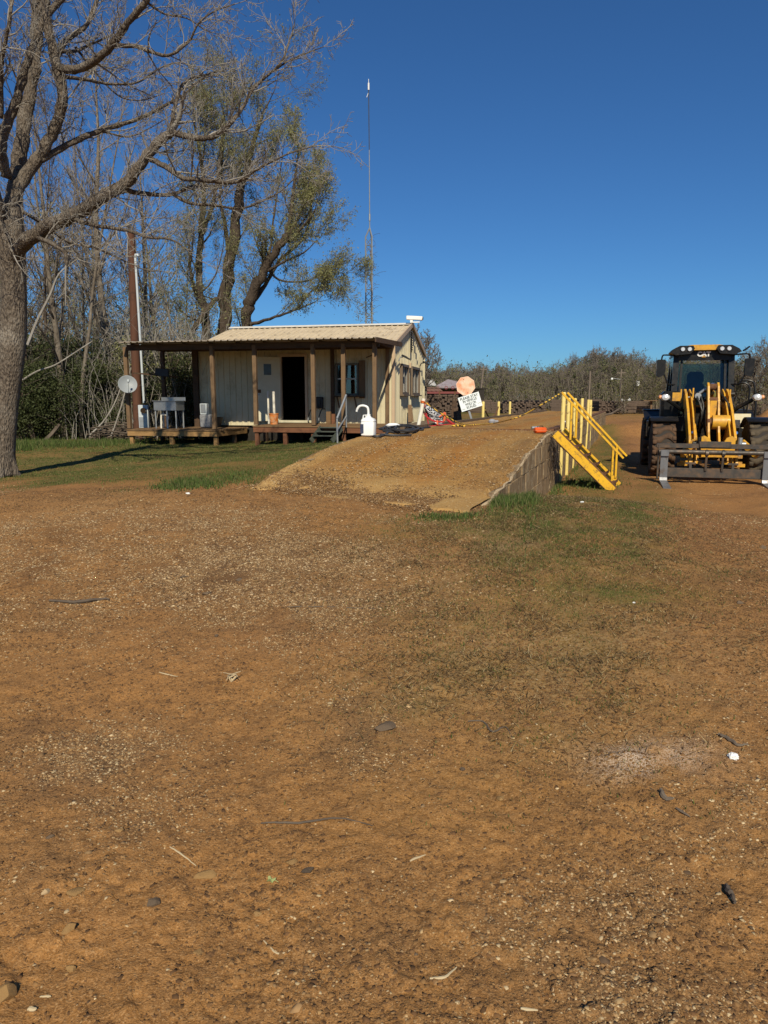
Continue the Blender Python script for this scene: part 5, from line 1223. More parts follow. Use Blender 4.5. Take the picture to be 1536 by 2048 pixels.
# cab
CX = -.08; y0, y1 = 1.05, 2.55; zb, zt_ = 1.42, 2.94
HW = .72; TW = .66
def cabframe(m):
    for s in (-1, 1):
        m.bar((CX + s * (HW - .06), y0 + .02, zb - .3), (CX + s * (HW - .10), y0 + .22, zt_), .13, .10, (0, 1, 0))      # front pillars
        m.bar((CX + s * (HW), y0 + .75, zb - .3), (CX + s * (HW - .12), y0 + .8, zt_), .09, .10, (0, 1, 0))
        m.bar((CX + s * (HW), y1, zb - .3), (CX + s * (HW - .12), y1 - .1, zt_), .10, .12, (0, 1, 0))
        m.box((CX + s * HW * .97, (y0 + y1) / 2, zb - .1), (.06, y1 - y0, .5))
    m.box((CX, y0 + .19, zt_ - .09), (1.20, .10, .26)); m.box((CX, y1 - .1, zt_ - .04), (1.14, .1, .16)); m.box((CX, (y0 + y1) / 2, zb - .32), (1.36, y1 - y0, .12)); m.box((CX, y1, zb - .1), (1.36, .06, .5))
    for s in (-1, 1): m.box((CX + s * .60, (y0 + y1) / 2 + .1, zt_ - .04), (.1, y1 - y0 - .2, .16))
part('cab_frame', m_lblk, cabframe)
fr = part('windscreen_frame', m_lblk, lambda m: (m.bar((CX - .53, y0 + .06, zb - .10), (CX - .49, y0 + .22, zt_ - .18), .05, .05, (0, 1, 0)), m.bar((CX + .53, y0 + .06, zb - .10), (CX + .49, y0 + .22, zt_ - .18), .05, .05, (0, 1, 0)), m.box((CX, y0 + .04, zb - .14), (1.16, .08, .10))))
m_cg = glassmat('cab_glass', (.62, .72, .69), .0)
part('windscreen', m_cg, lambda m: m.prism([(-.63, 0), (.63, 0), (.57, 1.34), (-.57, 1.34)], (CX, y0 + .05, zb - .1), (1, 0, 0), Vector((0, .14, 1)).normalized(), (0, 1, 0), .008))
part('rear_window', glassmat('rear_cab_glass', (.80, .88, .85), .0), lambda m: m.box((CX, y1 - .04, zb + .65), (1.22, .008, 1.2)))
for s in (-1, 1): part('side_window', m_cg, lambda m: m.prism([(y0 + .1, zb + .1), (y1 - .05, zb + .1), (y1 - .12, zt_ - .12), (y0 + .25, zt_ - .12)], (CX + s * .665, 0, 0), (0, 1, 0), (0, 0, 1), (1, 0, 0), .008))
rf = part('cab_roof', m_lyel, lambda m: (m.prism([(-.69, 0), (.69, 0), (.65, .075), (.30, .125), (-.30, .125), (-.65, .075)], (CX, y0 + .02, zt_ + .02), (1, 0, 0), (0, 0, 1), (0, 1, 0), 1.62),), None)
for s in (-1, 1):
    pod = part('light_pod', m_lblk, lambda m: (m.prism([(s * .24, .02), (s * .33, -.10), (s * .66, -.13), (s * .80, -.06), (s * .74, .01), (s * .58, .095), (s * .28, .095)], (CX, y0 - .06, zt_ + .03), (1, 0, 0), (0, 0, 1), (0, 1, 0), .5),))
    for k in range(2):
        xx = CX + s * (.36 + .155 * k)
        part('lamp', m_lens, lambda m: m.lathe([(0, .02), (.040, .02), (.053, 0), (.053, -.05), (0, -.05)], 16, Matrix.Rotation(pi / 2, 4, 'X'), (xx, y0 - .075, zt_ + .035)), pod, True)
# lettering on the header, as on the machine
em = bpy.data.objects.new('emblem', text_mesh('CAT', .15, .004, .009)); C.objects.link(em); em.data.materials.append(M('emblem_white', (.75, .74, .70), None, .5)); em.parent = ldr; em.location = (CX - .01, y0 + .130, zt_ - .075); em.rotation_euler = (pi / 2, 0, 0)
part('emblem_triangle', m_lyel, lambda m: m.prism([(-.05, 0), (.05, 0), (0, .05)], (CX - .01, y0 + .128, zt_ - .150), (1, 0, 0), (0, 0, 1), (0, -1, 0), .012))
# inside
st = part('seat', M('seat_fabric', (.010, .012, .018), (.018, .02, .028), .8, 9), lambda m: (m.prism([(-.30, 0), (.30, 0), (.32, .18), (.27, .42), (.20, .58), (.17, .62), (.20, .70), (.19, .84), (.13, .91), (-.13, .91), (-.19, .84), (-.20, .70), (-.17, .62), (-.20, .58), (-.27, .42), (-.32, .18)], (CX - .06, y0 + .95, zb + .15), (1, 0, 0), (0, .1, 1), (0, 1, 0), .14), m.box((CX - .06, y0 + .75, zb + .14), (.52, .5, .16), None, .06), m.box((CX - .06, y0 + .8, zb - .1), (.3, .3, .4)), m.box((CX - .42, y0 + .8, zb + .28), (.10, .4, .08), None, .03), m.box((CX + .30, y0 + .8, zb + .28), (.10, .4, .08), None, .03)), None, True)
em2 = bpy.data.objects.new('stitching', text_mesh('CAT', .09, .002, .002)); C.objects.link(em2); em2.data.materials.append(M('grey_thread', (.08, .08, .09), None, .8)); em2.parent = st; em2.location = (CX - .06, y0 + .96, zb + .45); em2.rotation_euler = (pi / 2 - .1, 0, 0)
part('dashboard', M('grey_dash', (.16, .17, .165), (.12, .13, .125), .6), lambda m: (m.prism([(-.62, -.15), (.62, -.15), (.52, .12), (.32, .22), (-.32, .22), (-.52, .12)], (CX, y0 + .16, zb - .05), (1, 0, 0), (0, 0, 1), (0, 1, 0), .3),))
part('front_cowl', m_lblk, lambda m: (m.prism([(-.55, -.35), (.55, -.35), (.50, -.05), (.30, .10), (-.10, .12), (-.38, .05), (-.5, -.08)], (CX - .05, y0 - .22, zb - .02), (1, 0, 0), (0, 0, 1), (0, 1, 0), .22), m.box((CX, y0 - .05, zb - .45), (1.5, .2, .5))))
sw = part('steering_wheel', m_lblk, lambda m: (m.tube([(CX + .06 + .20 * cos(a), y0 + .48 + .11 * sin(a), zb + .36 + .07 * sin(a)) for a in np.linspace(0, 2 * pi, 25)], .018, 7), m.tube([(CX + .06, y0 + .48, zb + .36), (CX + .06, y0 + .36, zb + .12)], .04, 8), m.tube([(CX - .13, y0 + .48, zb + .36), (CX + .25, y0 + .48, zb + .36)], .016, 6), m.box((CX + .26, y0 + .5, zb + .42), (.1, .04, .14), None, .01)), None, True)
part('inner_mirror', m_lblk, lambda m: (m.box((CX - .55, y0 + .5, zb + .55), (.14, .05, .26), None, .02),))
part('monitor', m_lblk, lambda m: (m.box((CX + .52, y0 + .4, zt_ - .28), (.16, .1, .14), None, .02), m.tube([(CX + .58, y0 + .35, zt_ - .2), (CX + .6, y0 + .25, zb)], .03, 6)))
part('wiper', M('silver_wiper', (.55, .56, .56), None, .35, 5, .6), lambda m: (m.tube([(CX + .62, y0 + .06, zb + .50), (CX + .10, y0 - .0, zb + .06)], .013, 6), m.tube([(CX + .55, y0 + .06, zb + .51), (CX + .02, y0 - .0, zb + .07)], .010, 6), m.cyl((CX + .64, y0 + .0, zb + .5), (CX + .64, y0 + .1, zb + .5), .03, None, 8)), None, True)
# mirrors
for s in (-1, 1):
    mx = CX + s * .985; my = y0 - .05; mz = 2.58
    mr = part('mirror', m_lblk, lambda m: m.prism([(-.11, -.30), (.06, -.34), (.12, -.22), (.13, .17), (.10, .20), (-.10, .20), (-.13, .17), (-.13, -.26)] if s > 0 else [(.11, -.26), (-.06, -.34), (-.13, -.30), (-.13, .17), (-.10, .20), (.10, .20), (.13, .17), (.13, -.1)], (mx, my - .05, mz), (.78, 0, 0), (0, 0, .80), (0, 1, 0), .12))
    part('mirror_arm', m_lblk, lambda m: (m.tube(smooth_path([(CX + s * .63, y0 + .15, mz + .26), (CX + s * .88, my, mz + .27), (mx - s * .02, my, mz + .25), (mx, my, mz + .1)], 4), .02, 6), m.tube(smooth_path([(mx - s * .05, my, mz - .12), (CX + s * .82, my, mz - .40), (CX + s * .77, my + .05, mz - .44), (CX + s * .60, y0 + .12, mz - .44)], 4), .02, 6)), mr, True)
    hl = part('headlamp', m_lens, lambda m: (m.lathe([(0, -.06), (.06, -.06), (.105, -.02), (.11, .05), (.08, .12), (0, .15)], 18, Matrix.Rotation(pi / 2, 4, 'X') @ Matrix.Diagonal((.95, .74, .8, 1)), (CX + .04 + s * .97, -.02, 1.82)),), None, True)
    part('indicator', m_amber, lambda m: m.lathe([(0, -.04), (.04, -.04), (.052, .02), (.03, .07), (0, .08)], 12, Matrix.Rotation(pi / 2, 4, 'X'), (CX + .04 + s * 1.08, .0, 1.83)), hl, True)
    part('lamp_stalk', m_lblk, lambda m: (m.tube([(CX + .04 + s * .95, .08, 1.80), (CX + .04 + s * .66, .25, 1.60), (s * .40, .4, 1.40)], .045, 7), m.box((CX + .04 + s * .97, .10, 1.82), (.14, .06, .12), None, .03)), hl, True)
    def fender(m):
        n = 9; pts = []
        for i in range(n):
            a = radians(62 + 75 * i / (n - 1)); pts.append((-(.78 * cos(a)) , .62 + .76 * sin(a)))
        inner = [(y * .965, .62 + (z - .62) * .965) for y, z in reversed(pts)]
        m.prism(pts + inner, (s * 1.02 - .30, 0, 0), (0, 1, 0), (0, 0, 1), (1, 0, 0), .60)
    part('fender', m_lblk, fender)
    part('rear_fender', m_lblk, lambda m: (m.box((s * 1.05, 2.3, 1.36), (.55, .7, .06), Matrix.Rotation(.35, 3, 'X')), m.box((s * 1.05, 2.95, 1.48), (.55, .8, .06))))
part('access_box', m_lblk, lambda m: (m.box((-.78 + .0, 1.25, 1.55), (.46, .55, .86), None, .07), m.box((-.86, 1.1, 1.12), (.7, .7, .12), None, .03), m.box((-1.22, 1.3, 1.05), (.16, .4, .42), None, .02), m.box((-.62, .8, 1.2), (.5, .5, .34))))
part('side_step', m_lblk, lambda m: (m.box((-1.0, 1.5, .55), (.45, .5, .05)), m.box((-1.0, 1.5, .85), (.45, .5, .05)), m.box((-.82, 1.5, .8), (.06, .5, .8))))
part('fuel_tank', m_lblk, lambda m: m.box((1.0, 1.5, .8), (.4, .5, .8), None, .03))
for k, (xo, zt2) in enumerate(((1.03, 2.22), (.93, 2.16))):
    part('hand_rail', m_lblk, lambda m: m.tube(smooth_path([(CX + .80, y0 - .02, zt2), (CX + xo, y0 - .05, zt2), (CX + xo + .10, y0 - .06, zt2 - .15), (CX + xo + .15 - .1 * k, y0 - .1, 1.5 - .05 * k), (CX + xo + .14 - .15 * k, y0 - .1, 1.1 + .5 * k)], 4), .022, 7), None, True)
part('notice_plate', M('cream_sticker', (.72, .66, .46), (.66, .58, .36), .5, 14, 0, .4, (.7, .4, .1), .12, 25), lambda m: m.box((.80, .78, 1.27), (.36, .02, .34)))
part('aerial', m_lblk, lambda m: (m.bar((CX + .88, y0 + .25, zt_ + .0), (CX + 1.02, y0 + .3, zt_ + .10), .05, .03),))
# ------------------------------------------------------------------ trees
m_bark_big = barkmat('pale_ridged_bark', (.225, .18, .135), (.07, .054, .042), (.31, .27, .22), 24, 1.6)
m_bark_grey = barkmat('grey_bark', (.20, .165, .125), (.10, .078, .058), (.30, .26, .21), 9, .7)
m_bark_dark = barkmat('dark_vine_clad_bark', (.085, .062, .045), (.045, .033, .025), (.15, .115, .08), 11, 1.0)
m_twig = barkmat('grey_twig', (.31, .28, .24), (.20, .18, .15), (.42, .39, .35), 9, .2)
m_twigd = barkmat('brown_twig', (.13, .10, .075), (.085, .065, .05), (.2, .16, .12), 9, .2)
m_twigfar = barkmat('distant_twig', (.21, .175, .14), (.15, .125, .10), (.25, .21, .17), 2, .1)
m_twigbud = barkmat('budding_twig', (.24, .21, .14), (.17, .15, .09), (.32, .29, .19), 9, .2)
m_leafy = leafmat('spring_leaf', (.31, .30, .13), (.23, .235, .095), .45)
m_leafdk = leafmat('evergreen_leaf', (.050, .066, .022), (.085, .095, .036), .25)
m_leaffar = leafmat('distant_leaf', (.19, .18, .075), (.13, .13, .05), .35)
m_leafcedar = leafmat('cedar_leaf', (.060, .078, .030), (.085, .10, .040), .25)
R_ = random.Random(21)
def rvec(): 
    while True:
        v = Vector((R_.uniform(-1, 1), R_.uniform(-1, 1), R_.uniform(-1, 1)))
        if .05 < v.length < 1: return v.normalized()
def perp(d):
    v = rvec(); v = v - d * v.dot(d); return v.normalized() if v.length > 1e-4 else d.orthogonal().normalized()
def grow(mbs, leaves, p, d, L, r, lv, P):
    """one limb with its side branches; mbs[lv >= split] goes to the twig mesh"""
    ns = P['seg'][lv]; pts = [p.copy()]; rad = [r]; ds = [d.copy()]
    for i in range(ns):
        d = (d + rvec() * P['wob'][lv] + Vector((0, 0, P['trop'][lv]))).normalized(); p = p + d * (L / ns)
        pts.append(p.copy()); ds.append(d.copy()); rad.append(max(P['rmin'], r + (r * P['tip'][lv] - r) * (i + 1) / ns))
    mbs[1 if lv >= P['split'] else 0].tube(pts, rad, P['n'][lv], lv < P['split'])
    if lv + 1 < P['levels']:
        k0 = P['kids'][lv]; k = int(k0 * (.7 + .6 * R_.random()) + .5)
        for i in range(k):
            t = P['start'][lv] + (1 - P['start'][lv]) * ((i + R_.random()) / k); f = t * ns; j = min(int(f), ns - 1); q = pts[j].lerp(pts[j + 1], f - j)
            a = P['ang'][lv] * R_.uniform(.7, 1.3); cd = (ds[j] * cos(a) + perp(ds[j]) * sin(a)).normalized()
            rr = rad[j] + (rad[j + 1] - rad[j]) * (f - j)
            grow(mbs, leaves, q, cd, L * P['lr'][lv] * (1.15 - .6 * t) * R_.uniform(.65, 1.2), max(P['rmin'], rr * P['rr'][lv]), lv + 1, P)
    elif leaves is not None and P.get('leaf', 0):
        for i in range(P['leaf']):
            if R_.random() < P.get('leafp', 1): leaves.append((pts[R_.randrange(1, len(pts))], ds[-1]))
def leaf_mesh(name, pts, size, mat, parent, spread=.12, droop=0.0):
    n = len(pts)
    if n == 0: return None
    p = np.array([tuple(a) for a, _ in pts]) + np.random.randn(n, 3) * spread
    def dirs(): 
        v = np.random.randn(n, 3); return v / np.linalg.norm(v, axis=1)[:, None]
    a = dirs(); b = np.cross(a, dirs()); b /= np.linalg.norm(b, axis=1)[:, None] + 1e-9; a[:, 2] -= droop
    s = (size * (.6 + .8 * np.random.rand(n)))[:, None]
    V = np.stack([p - a * s, p + b * s * .45, p + a * s, p - b * s * .45], 1).reshape(-1, 3)
    o = np_mesh(name, V, np.arange(4 * n).reshape(-1, 4), mat, None, 4); o.parent = parent; return o
def tube_mesh(mb, name, mat, parent, smooth=True):
    if not mb.v: return None
    me = bpy.data.meshes.new(name); me.from_pydata(mb.v, [], mb.f); me.update(); me.materials.append(mat)
    if smooth: me.polygons.foreach_set('use_smooth', [True] * len(me.polygons))
    o = bpy.data.objects.new(name, me); C.objects.link(o); o.parent = parent; return o

# ---- the big bare tree at the left edge: limbs laid out one by one
def hero():
    D0 = 14.3; base = W(-2, 942, D0); base.z = gz(base.x, base.y) - .1
    t = thing('bare_tree', base, 'large bare spreading tree with thick pale bark at the left edge of the lawn', 'tree')
    def Zp(x, y, dz): return W(x / 2.194, y / 2.194, D0 + dz) - base
    S = D0 / F
    MBt, MBl, MBw = MB(), MB(), MB()
    def limb(pts, r0, r1, mb, n=10):
        r0 *= .80; r1 *= .80
        q = smooth_path([Zp(*p) for p in pts], 5); m = len(q); out = []
        for i, v in enumerate(q): out.append(v + rvec() * (r0 + (r1 - r0) * i / m) * .16)
        rad = [(r0 + (r1 - r0) * (i / (m - 1)) ** .8) * R_.uniform(.92, 1.08) for i in range(m)]
        mb.tube(out, rad, n); return out, rad
    trunk = [(-4, 2075, 0), (4, 1980, 0), (20, 1850, 0), (38, 1650, 0), (55, 1450, 0), (62, 1300, 0), (52, 1150, 0), (45, 1020, 0), (38, 900, .1)]
    q = smooth_path([Zp(*p) for p in trunk], 6); m = len(q)
    rad = []
    for i in range(m):
        f = i / (m - 1); r = .255 + .10 * max(0, 1 - f * 9) + .02 * sin(f * 17) - .03 * f; rad.append(r)
    MBt.tube(q, rad, 20)
    for k in range(5):
        a = k * 1.3; MBt.tube([Vector((.18 * cos(a), .18 * sin(a), .5)), Vector((.30 * cos(a), .30 * sin(a), .16)), Vector((.5 * cos(a), .5 * sin(a), -.08))], [.14, .11, .05], 8)
    T0 = [
        # pts, r0, r1
        ([(40, 1180, 0), (85, 1085, -.2), (200, 1000, -.5), (330, 938, -.8), (470, 852, -1.1), (560, 800, -1.2), (620, 715, -1.3), (700, 622, -1.3), (755, 575, -1.3)], .20, .085),
        ([(755, 580, -1.3), (860, 605, -1.4), (940, 598, -1.5), (1010, 540, -1.6), (1060, 480, -1.6), (1110, 390, -1.5), (1180, 325, -1.4), (1235, 270, -1.4), (1270, 180, -1.3), (1292, 105, -1.3)], .07, .012),
        ([(1180, 325, -1.4), (1260, 270, -1.3), (1340, 235, -1.2), (1420, 205, -1.1)], .025, .008),
        ([(755, 575, -1.3), (765, 480, -1.2), (790, 390, -1.0), (830, 350, -.9), (900, 330, -.8), (960, 310, -.7)], .055, .015),
        ([(655, 695, -1.3), (740, 740, -1.6), (800, 780, -1.8), (880, 790, -2.0), (1000, 802, -2.2), (1060, 790, -2.3), (1110, 755, -2.3), (1200, 705, -2.4), (1290, 665, -2.4), (1390, 640, -2.4)], .065, .010),
        ([(530, 832, -1.1), (640, 850, -.9), (760, 852, -.7), (840, 818, -.6), (940, 815, -.4), (1020, 800, -.3), (1110, 790, -.2)], .060, .014),
        ([(760, 852, -.7), (830, 890, -.9), (950, 902, -1.1), (1050, 915, -1.2), (1130, 892, -1.4), (1230, 840, -1.6), (1300, 775, -1.6)], .042, .009),
        ([(300, 955, -.7), (420, 990, -1.2), (560, 1012, -1.7), (650, 1042, -2.0), (740, 1048, -2.2), (800, 1080, -2.3), (850, 1130, -2.4)], .055, .010),
        ([(45, 900, 0), (70, 830, .1), (130, 750, .2), (200, 640, .2), (255, 530, .2), (272, 400, .1), (240, 250, .1), (208, 110, .0), (195, -60, 0)], .165, .095),
        ([(262, 305, .1), (340, 302, -.2), (420, 268, -.5), (500, 185, -.8), (560, 100, -1.0), (640, 5, -1.2), (690, -80, -1.3)], .105, .055),
        ([(500, 200, -.8), (600, 205, -1.0), (700, 240, -1.2), (760, 236, -1.4), (830, 180, -1.5), (870, 105, -1.6), (940, 50, -1.6), (1030, 18, -1.6)], .05, .010),
        ([(265, 335, .1), (380, 350, .5), (480, 368, .9), (600, 362, 1.2), (700, 300, 1.4), (790, 275, 1.5), (880, 320, 1.6)], .05, .010),
        ([(180, 700, .2), (330, 620, .6), (450, 570, 1.0), (600, 525, 1.3), (700, 475, 1.5), (800, 420, 1.7), (880, 350, 1.8), (960, 325, 1.9)], .085, .014),
        ([(450, 575, 1.0), (560, 600, 1.2), (660, 560, 1.3), (760, 500, 1.4)], .03, .008),
        ([(50, 900, .1), (78, 760, .5), (95, 640, .7), (115, 480, .9), (150, 300, 1.0), (165, 100, 1.1), (172, -60, 1.2)], .20, .13),
        ([(30, 780, 0), (8, 640, -.2), (40, 520, -.2), (85, 400, -.2), (120, 270, -.1), (180, 120, 0), (230, 40, 0), (330, -60, .1)], .13, .06),
        ([(245, 260, .1), (290, 180, .6), (380, 110, .9), (420, 20, 1.1), (440, -60, 1.2)], .07, .04),
        ([(270, 225, .1), (330, 225, .8), (420, 185, 1.2), (480, 160, 1.4)], .05, .02),
        ([(20, 1000, 0), (-20, 850, -.5), (-60, 700, -.8), (-90, 480, -1.0), (-60, 250, -1.0)], .13, .06),
        ([(10, 520, -.2), (5, 330, -.5), (20, 200, -.8), (45, 80, -1.0), (50, -40, -1.0)], .05, .035),
        ([(100, 930, -.1), (200, 990, .4), (300, 1062, .9), (420, 1090, 1.2), (560, 1150, 1.5), (640, 1185, 1.6), (720, 1190, 1.6)], .045, .010),
        ([(160, 1040, -.4), (240, 1075, -1.0), (285, 1110, -1.2), (290, 1165, -1.3)], .06, .035),
        ([(-30, 860, 0), (10, 1000, -.8), (60, 1120, -1.0)], .05, .02),
        ([(330, 205, .9), (420, 320, 1.2), (520, 420, 1.4), (620, 440, 1.5), (720, 410, 1.6)], .035, .008),
        ([(640, 5, -1.2), (720, 60, -1.0), (820, 80, -.8), (900, 130, -.6), (960, 150, -.5)], .028, .007),
    ]
    P = dict(levels=3, seg=(5, 4, 3), wob=(.30, .34, .38), trop=(.03, .05, .06), tip=(.35, .4, .5), n=(5, 4, 3), kids=(7, 4, 0), start=(.15, .2, .2), ang=(.75, .75, .7), lr=(.5, .55, .5), rr=(.6, .6, .6), rmin=.0035, split=0)
    MBs = [MBw, MBw]; NB = 0
    for pts, r0, r1 in T0:
        q, rad = limb(pts, r0, r1, MBl, 10 if r0 > .05 else 7)
        L = sum((q[i + 1] - q[i]).length for i in range(len(q) - 1)); acc = 0; nxt = .25 if r0 < .06 else .5
        for i in range(len(q) - 1):
            seg = q[i + 1] - q[i]; acc += seg.length
            while acc > nxt:
                nxt += R_.uniform(.10, .22)
                if acc < L * (.12 if r0 < .1 else .3): continue
                f = acc / L; d = seg.normalized(); a = R_.uniform(.5, 1.15); pr = perp(d)
                if rad[i] < .03: pr = (pr + Vector((.15, 0, .25))).normalized()
                cd = (d * cos(a) + pr * sin(a) + Vector((.05, 0, .12))).normalized()
                if cd.z < -.35 and R_.random() < .6: cd.z = abs(cd.z) * .5
                ln = R_.uniform(.5, 1.35) * (1 - .35 * f); grow(MBs, None, q[i].lerp(q[i + 1], R_.random()), cd, ln, min(rad[i] * .45, R_.uniform(.009, .02)), 0, P); NB += 1
        grow(MBs, None, q[-1], (q[-1] - q[-2]).normalized(), .7, rad[-1] * .8, 0, P)
    tube_mesh(MBt, 'trunk', m_bark_big, t); tube_mesh(MBl, 'limbs', m_bark_big, t); tube_mesh(MBw, 'twigs', m_twig, t)
hero()

# ---- trees built once per kind, then copied
def make_tree(name, label, P, H, r, bark, twig, leafm=None, lsize=.1, lspread=.15, lean=0, dirs=None, group=None, droop=0):
    t = thing(name, (0, 0, -500), label, 'tree', 0, group)
    A, B = MB(), MB(); lv = []
    for d in (dirs or [(lean, 0, 1)]):
        off = Vector((R_.uniform(-.2, .2), R_.uniform(-.2, .2), 0)) if dirs else Vector((0, 0, 0))
        grow([A, B], lv, off + Vector((0, 0, -.2)), Vector(d).normalized(), H * R_.uniform(.85, 1), r, 0, P)
    tube_mesh(A, 'trunk', bark, t); tube_mesh(B, 'branches' if leafm is None else 'branches', twig, t)
    if leafm is not None: leaf_mesh('foliage', lv, lsize, leafm, t, lspread, droop)
    return t
TALL = dict(levels=4, seg=(11, 7, 5, 3), wob=(.07, .16, .25, .3), trop=(.03, .10, .10, .08), tip=(.12, .2, .3, .5), n=(7, 5, 4, 3), kids=(22, 7, 6, 0), start=(.22, .2, .15, .1), ang=(.75, .6, .6, .6), lr=(.26, .48, .5, .5), rr=(.42, .5, .55, .5), rmin=.006, split=2)
SLIM = dict(TALL, kids=(15, 6, 5, 0), lr=(.20, .45, .5, .5), start=(.4, .2, .15, .1), wob=(.10, .2, .25, .3))
FAR = dict(levels=4, seg=(6, 5, 4, 2), wob=(.14, .2, .3, .35), trop=(.03, .09, .04, .02), tip=(.3, .25, .3, .6), n=(6, 4, 3, 3), kids=(13, 9, 11, 0), start=(.28, .15, .1, .1), ang=(.75, .75, .8, .7), lr=(.62, .50, .46, .5), rr=(.6, .5, .45, .5), rmin=.016, split=2)
FARL = dict(FAR, leaf=2, leafp=.8)
def hide_or_place(protos, spots, labeler, group):
    used = set()
    for i, (k, x, y, sc, rz) in enumerate(spots):
        p = protos[k]; z = gz(x, y) - .1
        if k not in used:
            used.add(k); p.location = (x, y, z); p.rotation_euler = (0, 0, rz); p.scale = (sc, sc, sc); o = p
        else: o = dup(p, (x, y, z), rz, sc)
        o['group'] = group; o['label'] = labeler(i, k)
# tall bare trees in the wood on the left
tallA = make_tree('tall_tree', 'x', TALL, 17, .21, m_bark_grey, m_twig); tallB = make_tree('tall_tree', 'x', TALL, 15, .17, m_bark_grey, m_twigd); tallC = make_tree('thin_tree', 'x', SLIM, 13, .10, m_bark_grey, m_twig); tallD = make_tree('thin_tree', 'x', SLIM, 12, .085, m_bark_dark, m_twigd)
def wx(px, D): return (px - 768) / F * D
spots = [(0, wx(238, 31), 31, 1.0, .4), (1, wx(135, 27.5), 27.5, .9, 1.1), (2, wx(165, 28), 28, 1.0, 2), (3, wx(180, 31), 31, 1, 3), (1, wx(60, 32), 32, 1.0, 4), (0, wx(300, 37), 37, .9, 5), (2, wx(215, 33), 33, 1.05, 1), (3, wx(100, 30), 30, 1.1, 2.2), (1, wx(330, 42), 42, .95, .7), (0, wx(-40, 33), 33, 1, 2.9),
         (2, wx(20, 29), 29, .9, 4.1), (3, wx(290, 34), 34, .9, 5.5), (0, wx(110, 40), 40, 1.0, 3.3), (1, wx(200, 43), 43, 1.05, 1.9), (2, wx(350, 39), 39, .9, .3), (3, wx(375, 44), 44, 1.0, 1.2), (0, wx(20, 45), 45, 1.0, 5.1), (1, wx(-120, 38), 38, 1.0, 2.2), (2, wx(255, 47), 47, 1.2, .1), (3, wx(150, 48), 48, 1.2, .9), (2, wx(-170, 30), 30, 1, 1), (0, wx(-230, 42), 42, 1, 3), (3, wx(60, 27), 27, .7, 1.4), (2, wx(125, 33), 33, 1.1, 3.9), (1, wx(270, 51), 51, 1.0, 2.6)]
slimbud = make_tree('budding_tree', 'x', dict(SLIM, leaf=2, leafp=.7, kids=(17, 6, 5, 0), start=(.2, .2, .15, .1)), 10, .085, m_bark_grey, m_twig, m_leafy, .05, .14)
for px_, D_ in ((70, 31), (120, 35), (160, 38), (205, 36), (255, 40), (310, 36), (340, 40), (360, 36), (30, 37), (390, 42), (285, 45), (95, 44), (-30, 34), (-90, 36), (230, 48), (180, 32), (325, 33)): spots.append((4, wx(px_, D_), D_, R_.uniform(.8, 1.15), R_.uniform(0, 6)))
lab1 = ['tall bare tree with a pale mottled trunk left of the utility pole', 'bare tree with a vine wrapped trunk between the big tree and the utility pole', 'thin bare tree just right of the vine wrapped trunk']
hide_or_place([tallA, tallB, tallC, tallD, slimbud], spots, lambda i, k: lab1[i] if i < 3 else ('tall bare grey tree deep in the wood on the left', 'tall bare brown twigged tree deep in the wood on the left', 'thin grey bare tree among the trunks of the left wood', 'thin dark bare tree among the trunks of the left wood', 'slender tree in pale green bud among the trunks of the left wood')[k], 'bare trees in the wood on the left')

# ---- big leafing trees with dark leaning stems behind the scale house
def stem_tree(label, stems, D, twigs, seed, rx, leafn, reach=1.0):
    b = W(stems[0][0][0][0], 850, D); b.z = gz(b.x, b.y) - .2
    t = thing('budding_tree', b, label, 'tree', 0, 'budding trees behind the scale house'); A, B = MB(), MB(); lv = []
    P = dict(levels=4, seg=(6, 5, 4, 3), wob=(.2, .24, .28, .3), trop=(.10, .04, -.02, -.06), tip=(.25, .3, .4, .5), n=(5, 4, 3, 3), kids=(8, 7, 6, 0), start=(.2, .1, .1, .1), ang=(.55, .6, .6, .6), lr=(.5, .5, .5, .5), rr=(.42, .5, .5, .5), rmin=.0045, split=1, leaf=leafn, leafp=.62)
    for pts, r0, r1 in stems:
        q = smooth_path([W(x, y, D + dz) - b for x, y, dz in pts], 5); m = len(q); rad = [(r0 + (r1 - r0) * i / (m - 1)) * R_.uniform(.9, 1.12) for i in range(m)]
        q = [v + rvec() * rad[i] * .3 for i, v in enumerate(q)]
        A.tube(q, rad, 9)
        for i in range(2, m - 1):
            f = i / m
            if R_.random() < twigs * (.2 + .65 * f):
                d = (q[i + 1] - q[i]).normalized(); a = R_.uniform(.4, 1.1); cd = (d * cos(a) + perp(d) * sin(a) + Vector((.1, 0, .35))).normalized()
                grow([A, B], lv, q[i], cd, R_.uniform(2.0, 4.6) * reach * (1.1 - .45 * f), min(.05, rad[i] * .35), 0, P)
        grow([A, B], lv, q[-1], ((q[-1] - q[-2]).normalized() + Vector((0, 0, .5))).normalized(), 3.0 * reach, rad[-1] * .7, 0, P)
    tube_mesh(A, 'trunk', m_bark_dark, t); tube_mesh(B, 'branches', m_twigbud, t); leaf_mesh('foliage', lv, .044, m_leafy, t, .14, .3)
stem_tree('budding tree with the thinnest dark upright stem behind the roof', [([(415, 850, 0), (412, 650, 0), (398, 570, 0), (402, 470, .3), (408, 390, .4), (402, 320, .4), (388, 240, .4)], .24, .05), ([(402, 470, .3), (428, 400, -.3), (440, 310, -.5), (446, 230, -.6)], .12, .04), ([(395, 590, 0), (380, 540, -.8), (384, 500, -1.2)], .10, .05)], 37, .85, 1, 0, 2)
